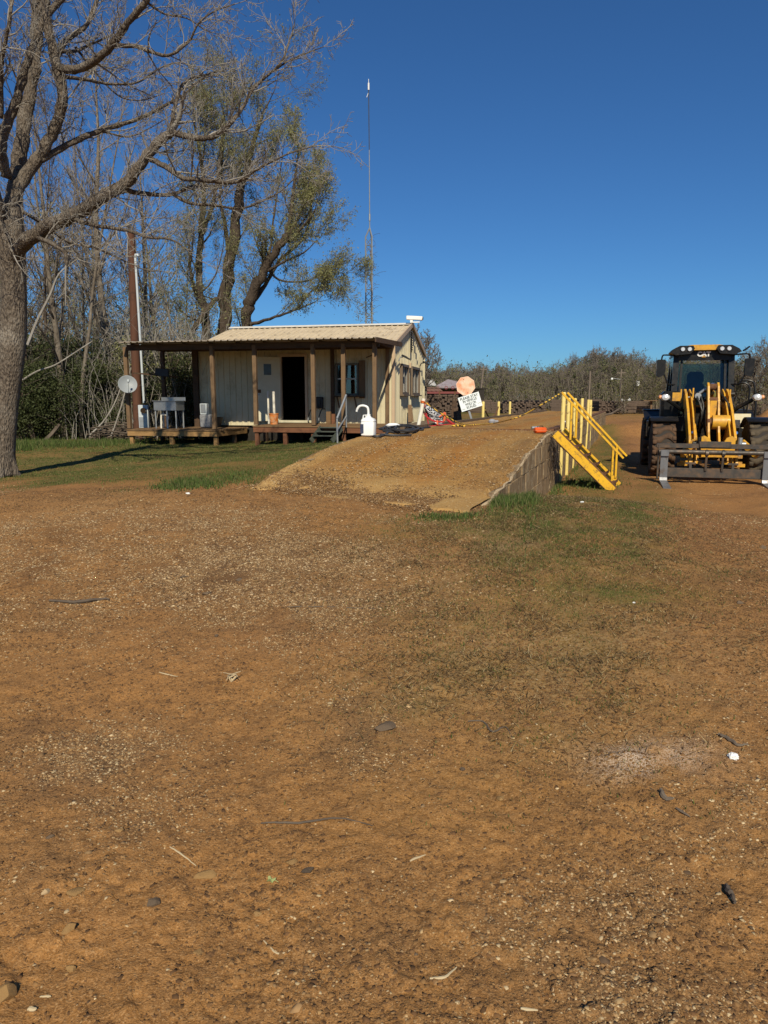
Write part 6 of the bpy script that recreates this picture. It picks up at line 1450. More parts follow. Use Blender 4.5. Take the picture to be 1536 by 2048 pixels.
stem_tree('budding tree with thick vine covered broken stems in the middle behind the roof', [([(450, 850, 0), (448, 660, 0), (455, 560, .2), (468, 470, .3), (478, 400, .3), (486, 352, .3)], .36, .20), ([(450, 640, 0), (430, 600, -.6), (350, 720, -1.5)], .16, .10), ([(460, 520, .2), (448, 440, .6), (440, 380, .8), (450, 250, .9)], .13, .03), ([(486, 352, .3), (500, 300, .2), (520, 240, 0), (540, 200, 0)], .09, .03)], 37.5, .85, 2, 0, 2)
stem_tree('budding tree with stems leaning hard to the right and a leafy crown by the mast', [([(492, 850, 0), (492, 655, 0), (500, 600, -.2), (528, 545, -.5), (552, 500, -.8), (574, 472, -.9)], .32, .17), ([(574, 472, -.9), (582, 420, -1), (590, 360, -1), (596, 310, -1)], .12, .04), ([(500, 610, -.2), (530, 570, .6), (560, 520, 1), (610, 470, 1.4), (625, 390, 1.5)], .13, .04), ([(500, 650, -.2), (550, 634, -1.2), (595, 618, -1.8), (630, 604, -2)], .09, .02), ([(552, 500, -.8), (600, 460, -1.5), (630, 420, -2)], .09, .03), ([(595, 618, -1.8), (620, 585, -2), (645, 570, -2.2)], .05, .015), ([(528, 545, -.5), (572, 522, -1), (608, 505, -1.4), (632, 482, -1.6)], .07, .015), ([(560, 490, -.8), (596, 455, -1), (618, 425, -1.2), (628, 385, -1.2)], .06, .012), ([(536, 540, -.4), (565, 562, .4), (615, 562, 1), (650, 548, 1.3), (680, 565, 1.4)], .06, .012), ([(520, 560, 0), (540, 500, .8), (548, 430, 1.2), (560, 350, 1.3), (566, 300, 1.2)], .08, .015)], 37, .9, 3, 0, 2, .62)

# ---- undergrowth of the wood
def shrub(name, label, cat, n, rx, rz, leafm, size, stems=10, blobs=9, twig=None):
    t = thing(name, (0, 0, -500), label, cat); B = MB(); pts = []
    cs = []
    for i in range(blobs):
        a = R_.uniform(0, 6.28); rr = R_.uniform(0, .75) * rx; c = Vector((rr * cos(a), rr * sin(a), R_.uniform(.15, .9) * rz)); cs.append((c, R_.uniform(.28, .5) * rx))
    for i in range(stems):
        c, _ = R_.choice(cs); B.tube(smooth_path([(R_.uniform(-.3, .3), R_.uniform(-.3, .3), -.1), c * .5 + rvec() * .2, c, c + rvec() * .5 + Vector((0, 0, .5))], 3), [.03] * 4 + [.02] * 3 + [.01] * 3, 4)
        for k in range(6): q = c + rvec() * .4; B.tube([q, q + rvec() * .5 + Vector((0, 0, .2)), q + rvec() * .8 + Vector((0, 0, .5))], [.012, .009, .005], 3)
    for i in range(n):
        c, r = R_.choice(cs); v = rvec() * r * (R_.random() ** .4); p = c + Vector((v.x, v.y, v.z * .8))
        if p.z > 0: pts.append((p, v))
    tube_mesh(B, 'stems', twig or m_twigd, t); leaf_mesh('foliage', pts, size, leafm, t, .05); return t
shA = shrub('evergreen_shrub', 'x', 'shrub', 19000, 1.9, 2.6, m_leafdk, .036); shB = shrub('evergreen_shrub', 'x', 'shrub', 16000, 1.6, 3.6, m_leafdk, .036, 14, 11); shC = shrub('twiggy_shrub', 'x', 'shrub', 3000, 1.7, 3.2, m_leafy, .05, 34, 10, m_twig)
sp = []
for i in range(20):
    px = R_.uniform(-120, 410); D = R_.uniform(28.5, 36) if i % 2 else R_.uniform(29, 31); sp.append((R_.choice((0, 1, 2, 2)), wx(px, D), D, R_.uniform(.8, 1.2), R_.uniform(0, 6)))
for px, D, k in ((60, 26.5, 0), (25, 27, 1), (120, 28, 0), (180, 28.8, 0), (90, 29, 1), (230, 30, 0), (300, 31, 2), (340, 31.5, 0), (380, 32, 2), (365, 33, 1), (0, 28, 1), (-60, 28, 0), (-120, 27, 1), (150, 30, 1), (320, 33, 0), (40, 28.5, 0)): sp.append((k, wx(px, D), D, R_.uniform(1.0, 1.4), R_.uniform(0, 6)))
hide_or_place([shA, shB, shC], sp, lambda i, k: ('dark green rounded evergreen shrub in the shade under the left wood', 'dark green upright evergreen shrub in the shade under the left wood', 'twiggy shrub with yellow green new leaves in the left wood')[k], 'shrubs under the left wood')
def thicket(name, px0, px1, D0, D1, n, h, label, mat, leaf, lsize, rk=1.0):
    B = MB(); pts = []
    for i in range(n):
        D = R_.uniform(D0, D1); x = wx(R_.uniform(px0, px1), D); z = gz(x, D); p = Vector((x, D, z)); q = [p]; d = Vector((R_.uniform(-.25, .25), R_.uniform(-.2, .2), 1)); hh = h * R_.uniform(.4, 1.1)
        for k in range(4): p = p + d.normalized() * hh / 4; d = d + rvec() * .35; q.append(p)
        B.tube(q, [.035 * rk, .028 * rk, .02 * rk, .013 * rk, .008 * rk], 3, False)
        for k in range(5):
            c = q[R_.randrange(1, 5)]; e = rvec() * hh * .16; e.z = abs(e.z); B.tube([c, c + e * .6 + rvec() * .1, c + e + rvec() * .2], [.012 * rk, .009 * rk, .005 * rk], 3, False)
            for _ in range(leaf): pts.append((c + e * R_.random() + rvec() * .35, d))
    t = thing(name, (0, 0, 0), label, 'thicket'); t['kind'] = 'stuff'
    tube_mesh(B, 'stems', mat, t).__setitem__('kind', 'stuff')
    if pts: leaf_mesh('leaves', pts, lsize, m_leaffar if D0 > 60 or leaf > 8 else m_leafy, t, .1).__setitem__('kind', 'stuff')
thicket('thicket', -160, 420, 30, 44, 900, 5.5, 'mass of thin stems and twigs filling the left wood', m_twig, 4, .055)
thicket('thicket', -260, 440, 46, 62, 700, 9.0, 'hazy mass of far stems closing off the left wood', m_twigd, 10, .10)
thicket('bare_saplings', -160, 400, 26.8, 30, 230, 4.6, 'thin bare saplings along the front of the left wood', m_twig, 0, .05, .45)
# fallen limbs and brush pile at the edge of the wood
def fallen(pts, r0, r1, label, name='fallen_branch', group=None, m=None):
    q = smooth_path([W(*p) for p in pts], 4); k = len(q); mb = MB(); mb.tube(q, [r0 + (r1 - r0) * i / (k - 1) for i in range(k)], 6); tag(mb.build(name, m or m_twig, None, True), label, 'branch', group)
fallen([(180, 870, 26.5), (205, 845, 26.8), (225, 815, 27.2), (240, 780, 27.5), (258, 725, 28)], .035, .02, 'pale dead pole leaning against the trunk left of the satellite dish', 'dead_branch')
fallen([(222, 872, 26.2), (232, 845, 26.5), (246, 800, 27), (262, 735, 27.3)], .03, .018, 'second pale dead pole leaning behind the satellite dish', 'dead_branch')
fallen([(45, 760, 26), (75, 742, 26), (110, 730, 26.2), (150, 705, 26.5), (185, 682, 26.8)], .03, .018, 'long pale dead branch jutting right from behind the big trunk', 'dead_branch')
fallen([(55, 690, 25), (75, 640, 25.2), (100, 590, 25.5), (118, 548, 26), (155, 518, 26.2)], .05, .02, 'forked pale dead limb rising behind the big trunk', 'dead_branch')
fallen([(86, 886, 26), (104, 868, 26.3), (118, 850, 26.8)], .085, .07, 'short thick dead log leaning at the edge of the left wood', 'dead_log', None, m_twigd)
mb = MB()
for i in range(150):
    c = W(R_.uniform(196, 268), 872, R_.uniform(26.2, 28.6)); z0 = gz(c.x, c.y); h = max(0, .7 * (1 - abs((c.x - wx(238, 27)) / .9))) * R_.random(); L = R_.uniform(.3, .9); d = rvec(); d.z *= .25
    mb.tube([Vector((c.x, c.y, z0 + h)) - d * L, Vector((c.x, c.y, z0 + h + .05)) + rvec() * .06, Vector((c.x, c.y, z0 + h)) + d * L], [R_.uniform(.012, .045)] * 2 + [.012], 5)
bp = mb.build('brush_pile', m_twigd, None, True, None, False); tag(bp, 'heap of dead sticks and brush left of the utility pole', 'brush pile', None, 'stuff')

# ---- the far tree line across the yard
fA = make_tree('far_tree', 'x', FAR, 9, .22, m_bark_grey, m_twigfar); fB = make_tree('far_tree', 'x', dict(FAR, ang=(.9, .8, .8, .7), kids=(16, 9, 10, 0)), 8, .24, m_bark_grey, m_twigfar)
fC = make_tree('budding_far_tree', 'x', FARL, 8.5, .2, m_bark_grey, m_twigfar, m_leaffar, .12, .3); fD = make_tree('budding_far_tree', 'x', dict(FARL, kids=(18, 7, 7, 0), lr=(.40, .45, .45, .5), start=(.06, .1, .1, .1)), 8, .15, m_bark_grey, m_twigfar, m_leaffar, .12, .35)
CED = dict(FAR, kids=(26, 6, 5, 0), lr=(.30, .42, .4, .5), start=(.05, .1, .1, .1), ang=(1.0, .7, .7, .6), leaf=3, leafp=1, trop=(.02, .06, .05, 0))
fE = make_tree('cedar_tree', 'x', CED, 8.5, .16, m_bark_dark, m_twigfar, m_leafcedar, .20, .3)
protos = [fA, fB, fC, fD, fE]
sp = []
prof = [(845, 738), (880, 742), (920, 738), (960, 734), (1000, 736), (1040, 742), (1075, 740), (1110, 738), (1140, 724), (1175, 708), (1210, 704), (1245, 708), (1270, 722), (1300, 724), (1340, 722), (1400, 715), (1450, 705), (1490, 690), (1540, 655), (1640, 640), (1760, 640)]
def topy(px): return float(np.interp(px, [a for a, _ in prof], [b for _, b in prof]))
base_h = {}
for k_, p_ in enumerate(protos):
    zs = [v.co.z for c_ in C.objects if c_.parent is p_ for v in c_.data.vertices]; zs.sort(); base_h[k_] = zs[int(len(zs) * .995)]
for row, (D, step) in enumerate(((118, 16), (134, 14), (150, 13), (170, 12))):
    px = 815 + row * 5
    while px < 1440:
        q = px + R_.uniform(-9, 9); d = D + R_.uniform(-7, 7); k = R_.choices((0, 1, 2, 3, 4), ((.27, .23, .19, .16, .15), (.34, .28, .24, .06, .08), (.44, .38, .18, 0, 0), (.5, .5, 0, 0, 0))[row])[0]
        tall = topy(q) + R_.uniform(-9, 11) + (10 if k in (3, 4) else 0) + (9 if row == 0 else 0); H = (HZ - tall) / F * d + 1.65
        sp.append((k, wx(q, d), d, max(.45, H / base_h[k]), R_.uniform(0, 6.3))); px += step * R_.uniform(.7, 1.25)
for px, D, k, ty in ((1178, 122, 1, 699), (1200, 124, 0, 700), (1222, 122, 1, 699), (1240, 126, 0, 705), (1128, 120, 0, 712), (1160, 119, 4, 738), (1190, 116, 4, 735), (1215, 117, 4, 724), (1140, 117, 4, 745), (870, 116, 4, 746), (980, 112, 4, 758), (1000, 114, 4, 760)):
    sp.append((k, wx(px, D), D, ((HZ - ty) / F * D + 1.65) / base_h[k], R_.uniform(0, 6.3)))
# nearer growth behind the loader on the right
for px in list(range(1245, 1800, 24)) + list(range(1255, 1800, 30)):
    d = R_.uniform(70, 92) - max(0, (px - 1450) * .05); q = px + R_.uniform(-8, 8); k = R_.choices((0, 1, 2, 3), (.18, .12, .35, .35))[0]
    ty = np.interp(q, [1240, 1300, 1400, 1480, 1530, 1700], [735, 735, 722, 712, 668, 650]) + R_.uniform(-6, 22); sp.append((k, wx(q, d), d, max(.4, ((HZ - ty) / F * d + 1.65) / base_h[k]), R_.uniform(0, 6.3)))
labs = ('bare grey tree with a wide twiggy crown in the far tree line', 'bare grey tree with a rounded twiggy crown in the far tree line', 'tree in pale green bud in the far tree line', 'low bushy tree in yellow green bud in the far tree line', 'dark green evergreen in the far tree line')
hide_or_place(protos, sp, lambda i, k: labs[k], 'trees of the far tree line')
o = dup(fB, (wx(849, 62), 62, gz(wx(849, 62), 62)), 1.0, ((HZ - 655) / F * 62 + 1.65) / base_h[1], 'bare grey tree standing alone behind the gable of the scale house', 'trees of the far tree line')
thicket('far_undergrowth', 800, 1760, 100, 150, 3200, 6.5, 'low mass of brush along the foot of the far tree line', m_twigfar, 2, .16)
# ------------------------------------------------------------------ stacks of railway ties
m_tie = wood('weathered_tie', (.135, .095, .070), (.085, .060, .046), (.045, .034, .028), .9, 1, 2.5)
def tie_mesh(nm, L=2.6):
    mb = MB(); rs = random.Random(len(nm)); mb.box((0, 0, 0), (.225, L, .165), None, .012); o = mb.build('railway_tie', m_tie); return o
proto = tie_mesh('a')
first = [True]
def tie(p, rz, label, group, ry=0):
    o = proto if first[0] else proto.copy()
    if not first[0]: C.objects.link(o)
    first[0] = False; o.location = p; o.rotation_euler = (0, ry, rz); o['label'] = label; o['category'] = 'railway tie'; o['group'] = group
rs = random.Random(17)
def stack(px0, D, cols, rows, rz, label, group, top=None, gapx=.238, zoff=0.0, side=False):
    b = Vector((wx(px0, D), D, 0)); b.z = gz(b.x, b.y) + zoff; ux = Vector((cos(rz), sin(rz), 0)); uy = Vector((-sin(rz), cos(rz), 0))
    for r in range(rows):
        for c in range(cols):
            if top is not None and r >= top(c): continue
            p = b + ux * ((c + .5) * gapx + rs.uniform(-.03, .03)) + uy * (1.3 + rs.uniform(-.16, .16)) + Vector((0, 0, .10 + r * .182 + rs.uniform(-.012, .012)))
            tie(p, rz + rs.uniform(-.02, .02), label, group, rs.uniform(-.05, .05))
def side_stack(px0, D, rows, n, rz, label, group):
    b = Vector((wx(px0, D), D, 0)); b.z = gz(b.x, b.y); ux = Vector((cos(rz), sin(rz), 0))
    for r in range(rows):
        for c in range(n): tie(b + ux * (1.35 + c * 2.68 + rs.uniform(-.12, .12)) + Vector((0, rs.uniform(-.05, .05), .10 + r * .186)), rz + pi / 2 + rs.uniform(-.012, .012), label, group)
stack(846, 64, 13, 10, -.05, 'weathered railway tie in the tall stack between cabin and sign', 'ties in the stack behind the sign', None, .235, .15)
side_stack(936, 84, 8, 1, 0, 'railway tie seen from its side in the long far stack beside the sign', 'ties lying lengthwise in the far stack'); side_stack(978, 82, 7, 1, .03, 'railway tie seen from its side left of the end-on ties in the far stack', 'ties lying lengthwise in the far stack')
stack(1003, 80, 20, 8, 0, 'railway tie seen end-on in the middle of the far stack beyond the rope', 'ties end-on in the middle far stack', lambda c: 6 + (c * 7 % 5) * .5)
side_stack(1096, 82, 8, 1, 0, 'railway tie seen from its side behind the tall yellow post', 'ties behind the yellow post')
# the ties of the right-hand stack and the edge stack: past the 300 that show largest
def stack_mass(px0, D, cols, rows, label, side=0):
    mb = MB(); b = Vector((wx(px0, D), D, 0)); b.z = gz(b.x, b.y)
    for r in range(rows):
        for c in range(cols):
            if r >= rows - 1 and rs.random() < .3: continue
            mb.box(b + Vector(((c + .5) * .238 + rs.uniform(-.03, .03), 1.3 + rs.uniform(-.16, .16), .10 + r * .182)), (.225, 2.6, .165), Matrix.Rotation(rs.uniform(-.06, .06), 3, 'Y'))
        for c in range(side): mb.box(b + Vector((cols * .238 + 1.4 + c * 2.7 + rs.uniform(-.1, .1), 1.0 + rs.uniform(-.05, .05), .10 + r * .186)), (2.6, .225, .165), Matrix.Rotation(rs.uniform(-.012, .012), 3, 'Z'))
    o = mb.build('tie_stack', m_tie); tag(o, label, 'tie stack', None, 'stuff')
stack_mass(1150, 84, 2, 8, 'stack of dark ties between the yellow rails and the posts', 1)
stack_mass(1193, 80, 14, 7, 'stack of dark ties right of the yellow steps reaching to the loader', 1)
stack_mass(1505, 74, 0, 6, 'stack of long ties at the right edge behind the loader', 3)
mb = MB(); b = Vector((wx(1277, 80), 79.5, gz(wx(1277, 80), 79.5))); mb.box(b + Vector((.6, 0, 1.5)), (1.5, 1.2, .08)); mb.box(b + Vector((.9, 0, .7)), (.2, .2, 1.5)); tag(mb.build('loading_frame', m_post), 'weathered wooden frame at the right end of the right-hand tie stack', 'frame')

# ------------------------------------------------------------------ long shed with pale roof, far behind the sign
def shed():
    D = 92; x0 = wx(800, D); x1 = wx(918, D); t = thing('long_shed', (x0, D, 0), 'long open shed with a pale patched metal roof beyond the tie stack', 'shed')
    g = gz(x1, D); w = x1 - x0
    zr = (HZ - 757) / F * D + 1.65; ze = (HZ - 771) / F * D + 1.65; xg = wx(902, D) - x0; xg0 = wx(878, D) - x0
    m_pr = NT('pale_patched_roof'); v = m_pr.noise(.5, 4, .7, m_pr.mapping((.7, 1.5, 1))); m_pr.col(m_pr.ramp(v, [(.40, (.10, .08, .06)), (.46, (.55, .52, .46)), (.6, (.66, .63, .57))])); m_pr.set(.6)
    # roof slope faces left and towards us; gable end to the right of it
    mb = MB(); mb.ribs((0, 3.0, 0), (1, 0, 0), Vector((.0, 6, zr - ze)).normalized(), Vector((0, -(zr - ze), 6)).normalized(), -4, xg0 - .2, 0, 6.2, .6, .06, .1); 
    mb.v = [(x, y, z + ze) for x, y, z in mb.v]; mb.build('roof', m_pr.m, t, fix=False)
    m_g = M('purple_grey_sheet', (.33, .29, .31), (.25, .21, .22), .7, 1.2, 0, .3, (.16, .09, .07), .3, 2)
    mb = MB(); gz0 = g + 2.3
    mb.add([(xg0 - .2, 3.0, gz0), (w + 1.5, 1.5, gz0), (w + 1.5, 1.5, ze + .1), (xg, 5.5, zr), (xg0 - .2, 3.0, ze)], [(0, 1, 2, 3, 4)]); so__ = mb.build('gable_sheet', m_g, t, fix=False); so__.modifiers.new('t', 'SOLIDIFY').thickness = .05
    # rusty lean-to in front
    m_rr = M('rusty_roof', (.25, .125, .07), (.16, .075, .045), .8, 1.5)
    mb = MB(); za = (HZ - 775) / F * 88 + 1.65; zb_ = (HZ - 783) / F * 84 + 1.65; mb.ribs((0, -8, 0), (1, 0, 0), Vector((0, 6, za - zb_)).normalized(), Vector((0, -(za - zb_), 6)).normalized(), -4, wx(884, 84) - x0, 0, 6.1, .5, .05, .1); mb.v = [(x, y, z + zb_) for x, y, z in mb.v]; mb.build('lean_to_roof', m_rr, t, fix=False)
    mb = MB(); 
    mb.box((w / 2 - 1.8, -7.9, zb_ - .15), (w + 2, .12, .25)); mb.build('red_beam', M('red_primer', (.20, .05, .045), None, .7), t)
    for i, x in enumerate((0, 2.2, 4.4, 6.2, 7.8)): mb = MB(); mb.box((x, -7.9, (zb_ + g) / 2), (.18, .18, zb_ - g)); mb.build('post', m_rust, t)
    mb = MB(); mb.box((w / 2, 6.5, g + 1.5), (w + 8, .2, 3.2)); mb.box((w / 2, 1, g + 2.9), (w + 6, 10, .1)); mb.build('dark_back', m_dark, t)
    for i, px in enumerate((890.5, 903.5)):
        x = wx(px, 84) - x0; z = (HZ - 776) / F * 84 + 1.65; mb = MB(); mb.tube([(x + .16 * cos(a), -8.05, z + .16 * sin(a)) for a in np.linspace(0, 2 * pi, 13)], .04, 5); mb.build('ring', M('red_ring', (.25, .05, .05), None, .6), t, True)
shed()
# ------------------------------------------------------------------ far utility poles and lines
m_fp = M('grey_pole', (.20, .155, .12), (.14, .11, .085), .85)
def pole(px, yt, D, label, arm=0, tilt=0, kit=None, r=.14):
    b = Vector((wx(px, D), D, 0)); b.z = gz(b.x, D) - .3; zt = (HZ - yt) / F * D + 1.65 - b.z
    t = thing('far_utility_pole', b, label, 'utility pole', 0, 'utility poles across the yard'); mb = MB(); mb.tube([(0, 0, 0), (tilt, 0, zt)], [r, r * .75], 8); mb.build('pole', m_fp, t, True)
    if arm: mb = MB(); mb.box((tilt, 0, zt - .5), (arm, .1, .12)); mb.build('cross_arm', m_fp, t)
    if kit:
        mb = MB(); mb.lathe([(0, 0), (.2, 0), (.22, .05), (.22, .6), (.16, .68), (0, .68)], 12, None, (tilt + kit, -.25, zt - 2.1)); mb.build('transformer', m_white, t, True)
    return b + Vector((tilt, 0, zt))
p1 = pole(955, 734, 100, 'brown utility pole rising behind the white notice sign', .9, .6)
p2 = pole(1173, 744, 98, 'thin grey utility pole in front of the dark evergreens', 0)
p3 = pole(1234, 740, 98, 'utility pole with a grey lamp among the trees left of the loader', 1.2)
p4 = pole(1267, 740, 92, 'utility pole carrying a white transformer left of the loader', .9, 0, -.05)
mb = MB(); mb.tube([p3 + Vector((0, -.1, -.9)), p4 + Vector((0, 0, -.9))], .03, 4); mb.build('power_line', m_wire); 
def wire(a, b, sag, label, r=.02):
    mb = MB(); mb.tube([a.lerp(b, t) + Vector((0, 0, -sag * 4 * t * (1 - t))) for t in np.linspace(0, 1, 16)], r, 4); return tag(mb.build('power_line', m_wire, None, True), label, 'power line', 'power lines')
bpy.data.objects.remove(bpy.data.objects['power_line'])
wire(p3 + Vector((0, -.1, -1.2)), p4 + Vector((0, 0, -.9)), .15, 'power line joining the two poles left of the loader', .03)
wire(p1 + Vector((.3, 0, -.4)), p2 + Vector((0, 0, -1.8)), 1.6, 'power line sagging right from the pole behind the sign', .025); wire(p1 + Vector((-.2, 0, -.5)), Vector((wx(860, 100), 100, 4.6)), .6, 'power line running left from the pole behind the sign to the shed', .025)
t = thing('yard_lamp', p3 + Vector((0, -.1, -.2)), 'small white yard lamp on the pole left of the loader', 'lamp'); mb = MB(); mb.tube([(0, 0, -1.2), (-.6, 0, -1.1), (-1.2, 0, -1.0)], .04, 6); mb.build('arm', m_galv, t); mb = MB(); mb.lathe([(0, 0), (.16, .02), (.12, .2), (0, .26)], 10, None, (-1.25, 0, -1.2)); mb.build('head', m_white, t, True)
for px, py, D, s, lb in ((1246, 802.5, 92, .42, 'white object on top of the right-hand tie stack'), (1258, 802, 92, .34, 'small white object right of the other on the tie stack')):
    p = W(px, py, 82); mb = MB(); mb.box((0, 0, s * .3), (s, s * .7, s * .6), None, .05); mb.box((s * .2, 0, s * .7), (s * .4, s * .4, s * .3), None, .04); tag(mb.build('white_drum', m_white, None, True, p), lb, 'drum', 'white things on the tie stack')
# dead stem lying in the far grass
a = gp(1222, 833); mb = MB(); mb.tube([a + Vector((-1.2, 0, .05)), a + Vector((0, 0, .25)), a + Vector((.8, .2, .7)), a + Vector((1.1, .2, 1.0))], [.10, .12, .09, .03], 6); tag(mb.build('dead_branch', m_twigd, None, True), 'dark dead stem sticking up from the churned earth left of the loader', 'branch')

# ------------------------------------------------------------------ things lying on the near dirt
def rock(px, py, w, label, mat, flat=.6, tall=1, seed=0, rot=0):
    p = gp(px, py); r = w * p.y / F / 2; rr = random.Random(seed); import bmesh
    bm = bmesh.new(); bmesh.ops.create_icosphere(bm, subdivisions=3, radius=1)
    ax = [Vector((rr.uniform(-1, 1), rr.uniform(-1, 1), rr.uniform(-.6, 1))).normalized() for _ in range(14)]; ds = [rr.uniform(.42, .72) for _ in ax]
    for v in bm.verts:
        for a, d in zip(ax, ds):
            e = v.co.dot(a) - d
            if e > 0: v.co -= a * e * .92
        v.co += Vector(v.co).normalized() * .05 * mnoise.noise(v.co * 3 + Vector((seed, 0, 0)))
    me = bpy.data.meshes.new('rock'); bm.to_mesh(me); bm.free(); me.materials.append(mat); me.polygons.foreach_set('use_smooth', [True] * len(me.polygons)); me.set_sharp_from_angle(angle=radians(24))
    o = bpy.data.objects.new('rock', me); C.objects.link(o); o.scale = (r, r * .8, r * flat * tall); o.location = (p.x, p.y, gz(p.x, p.y) + r * flat * .18); o.rotation_euler = (rr.uniform(-.2, .2), rr.uniform(-.2, .2), rot); tag(o, label, 'rock', 'rocks on the near dirt')
m_rt = M('tan_rock', (.36, .215, .085), (.28, .165, .065), .9, 25, 0, .15, (.2, .12, .06), .3, 40, .5, 90)
m_rg = M('grey_brown_rock', (.15, .11, .075), (.11, .08, .055), .9, 25, 0, .15, (.24, .15, .08), .3, 40, .5, 90)
m_rp = M('pale_rock', (.48, .35, .20), (.38, .27, .15), .9, 25, 0, .15, (.3, .2, .1), .3, 40, .4, 90)
for i, (px, py, w, lb, m, fl, rot) in enumerate([
    (12, 1990, 62, 'brown angular rock at the lower left edge throwing a black shadow', m_rt, .95, .2), (146, 1955, 34, 'small round orange brown rock right of the corner rock', m_rt, .8, .5), (140, 1878, 52, 'large brown rock half buried in dirt at the lower left', m_rt, .75, .9),
    (412, 1768, 54, 'flat tan rock left of the green leaf', m_rt, .5, .1), (150, 1790, 50, 'pale orange flattened clod near the left edge', m_rt, .35, .0), (310, 1815, 46, 'dark grey brown rock broken into the dirt', m_rg, .5, .3), (95, 1798, 26, 'small pale stone left of the orange clod', m_rp, .6, 1.),
    (585, 1742, 44, 'flat tan rock above the green leaf', m_rt, .4, .2), (615, 1755, 40, 'low brown rock right above the leaf', m_rg, .35, .6), (352, 1122, 18, 'pale flat stone on the mid gravel', m_rp, .4, .2), (368, 1155, 27, 'dark flat stone on the mid gravel', m_rg, .3, .0), (478, 1160, 24, 'brown flat stone right of the dark one', m_rg, .35, .3), (416, 1190, 28, 'dull brown stone below the dark flat stone', m_rg, .3, .4),
    (432, 1273, 14, 'small black stone on the orange dirt', m_rg, .6, 0), (775, 1468, 62, 'broad dark muddy rock in the middle ground', m_rg, .28, .2), (1000, 1606, 30, 'flat tan stone right of centre', m_rt, .4, .3), (925, 1545, 20, 'dark clod right of the middle', m_rg, .6, .3), (995, 1558, 22, 'pale brown stone near the middle', m_rt, .5, .8), (1480, 1204, 18, 'dark clod at the right side of the road', m_rg, .6, .3), (1526, 1095, 20, 'black clod at the right edge of the road', m_rg, .8, .3), (832, 1910, 16, 'small dark round stone near the lower middle', m_rg, .6, .1), (1290, 1675, 30, 'pinkish flat stone at the right', m_rt, .3, .1), (100, 1690, 22, 'grey flat stone by the left edge', m_rg, .4, .1), (240, 1670, 24, 'round brown clod in the left gravel', m_rt, .5, .1), (515, 1850, 26, 'low brown rock under the leaf', m_rt, .4, .1), (395, 1910, 30, 'flat ochre rock near the bottom left', m_rt, .35, .1)]):
    rock(px, py, w, lb, m, fl, 1, i + 3, rot)
def stick(pts, r, label, m=None, group='sticks on the near dirt'):
    q = smooth_path([gp(*p) + Vector((0, 0, r * .9 + gz(gp(*p).x, gp(*p).y) - gp(*p).z)) for p in pts], 5); k = len(q); mb = MB(); mb.tube([v + Vector((R_.uniform(-1, 1) * r * .4, 0, R_.uniform(0, 1) * r * .6)) for v in q], [r * (1 - .6 * abs(2 * i / (k - 1) - .8)) + r * .15 for i in range(k)], 6)
    tag(mb.build('stick', m or m_twigd, None, True), label, 'stick', group)
m_straw = M('pale_straw', (.52, .42, .26), (.4, .3, .17), .8)
stick([(522, 1660), (560, 1662), (600, 1654), (650, 1656), (690, 1660), (745, 1664)], .0042, 'long dark crooked stick across the middle of the dirt')
stick([(100, 1203), (150, 1204), (200, 1200), (220, 1198)], .012, 'dark stick lying on gravel at the left'); stick([(1450, 1780), (1460, 1800), (1468, 1814)], .010, 'short thick dark stick at the lower right')
stick([(1435, 1482), (1455, 1490), (1475, 1502), (1495, 1502)], .008, 'black crooked root above the white paper'); stick([(935, 1452), (965, 1455), (985, 1468), (1010, 1464), (1025, 1480)], .0045, 'thin dark curved twig in the centre right')
stick([(340, 1700), (365, 1716), (392, 1735)], .003, 'straight pale straw left of the flat tan rock', m_straw); stick([(528, 1904), (555, 1908), (580, 1909)], .0028, 'pale curved straw near the bottom', m_straw); stick([(1350, 1632), (1380, 1648)], .005, 'thin dark twig at the right'); stick([(820, 1733), (850, 1729)], .004, 'pale straw stalk in the lower middle', m_straw)
stick([(860, 1962), (890, 1962), (912, 1958)], .004, 'pale flat straw piece near the lower middle', m_straw); stick([(80, 1995), (100, 2000), (96, 2015)], .003, 'bent pale straw by the corner rock', m_straw); stick([(55, 2020), (75, 2026)], .006, 'pale bark chip at the bottom left', m_straw); stick([(575, 1215), (640, 1219), (700, 1222), (750, 1225)], .004, 'thin dark twig across the mid dirt'); stick([(1040, 2020), (1075, 2032)], .004, 'pale root chip at the bottom', m_straw)
stick([(1320, 1600), (1330, 1607), (1345, 1610)], .01, 'small dark twig below the pale patch'); stick([(318, 1350), (355, 1356)], .004, 'pale straw on the orange dirt', m_straw)
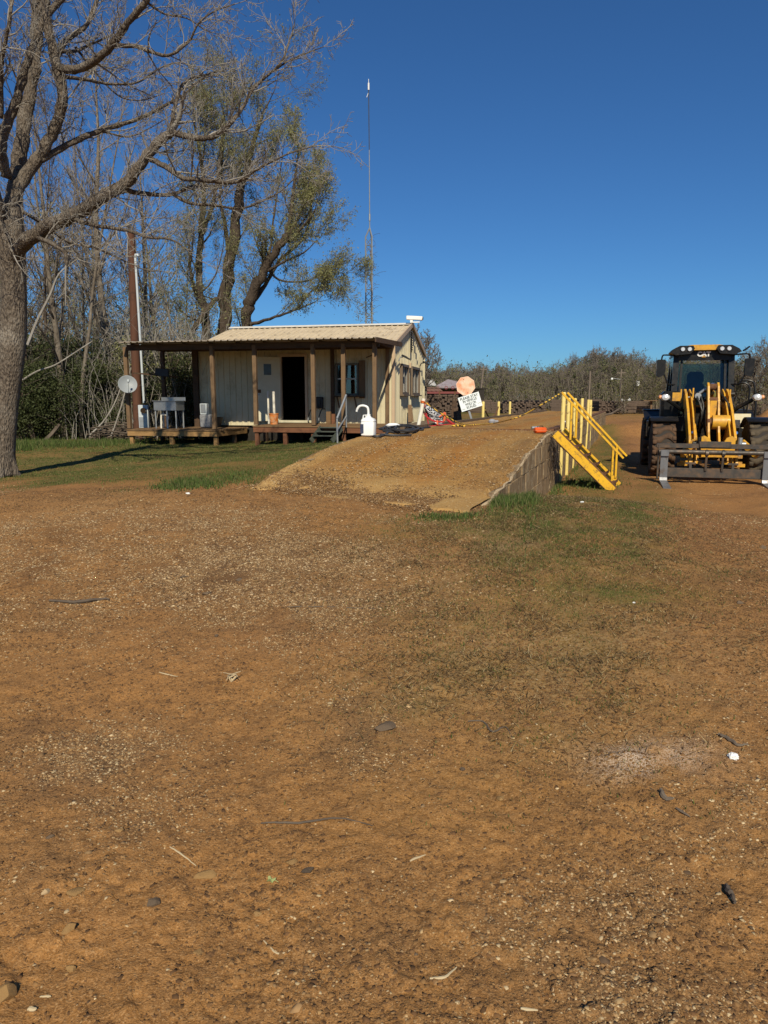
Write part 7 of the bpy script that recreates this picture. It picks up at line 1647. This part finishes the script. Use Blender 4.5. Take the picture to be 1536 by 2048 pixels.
# crumpled white paper
import bmesh
def crumple(px, py, w, label, mat, name, h=.6):
    p = gp(px, py); r = w * p.y / F / 2; bm = bmesh.new(); bmesh.ops.create_icosphere(bm, subdivisions=3, radius=1); rr = random.Random(px)
    for v in bm.verts: v.co *= .72 + .5 * abs(mnoise.noise(v.co * 2.6 + Vector((px, 1, 2)))) + rr.uniform(-.05, .05)
    me = bpy.data.meshes.new(name); bm.to_mesh(me); bm.free(); me.materials.append(mat); o = bpy.data.objects.new(name, me); C.objects.link(o); o.scale = (r * 1.2, r, r * h); o.location = (p.x, p.y, gz(p.x, p.y) + r * h * .5); tag(o, label, 'litter')
crumple(1465, 1533, 22, 'crumpled white paper lying on the dirt at the right', m_white, 'crumpled_paper', .8)
crumple(1268, 1204, 6, 'tiny white scrap in the green grass patch', m_white, 'paper_scrap'); crumple(1164, 1008, 7, 'tiny white scrap on the grass by the concrete wall', m_white, 'paper_scrap'); crumple(376, 990, 9, 'tiny white scrap at the lawn edge under the weeds', m_white, 'paper_scrap')
# green leaf
p = gp(543, 1782); r = 11 * p.y / F; mb = MB(); pts = []
for k in range(16):
    a = 2 * pi * k / 16; rad = r * (1 if k % 3 == 0 else .55 + .2 * (k % 2)); pts.append((rad * cos(a), rad * sin(a) * .8, .012 + .008 * cos(3 * a)))
mb.add([(0, 0, .012)] + pts, [(0, 1 + k, 1 + (k + 1) % 16) for k in range(16)]); mb.tube([(r * .5, 0, .012), (r * 1.5, -r * .3, .006)], .0012, 4); o = mb.build('fallen_leaf', leafmat('pale_green_leaf', (.42, .46, .20), (.34, .40, .14)), None, False, (p.x, p.y, gz(p.x, p.y)), False); tag(o, 'pale green lobed leaf lying on the orange dirt', 'leaf')
p = gp(463, 1370); mb = MB()
for k in range(7): mb.tube([(0, 0, 0), (rs.uniform(-.03, .03), rs.uniform(-.02, .02), .03), (rs.uniform(-.06, .06), rs.uniform(-.04, .04), rs.uniform(.02, .07))], [.006, .004, .002], 4)
tag(mb.build('dry_stalk', m_straw, None, True, (p.x, p.y, gz(p.x, p.y))), 'small withered pale stalk on the orange dirt', 'stalk')
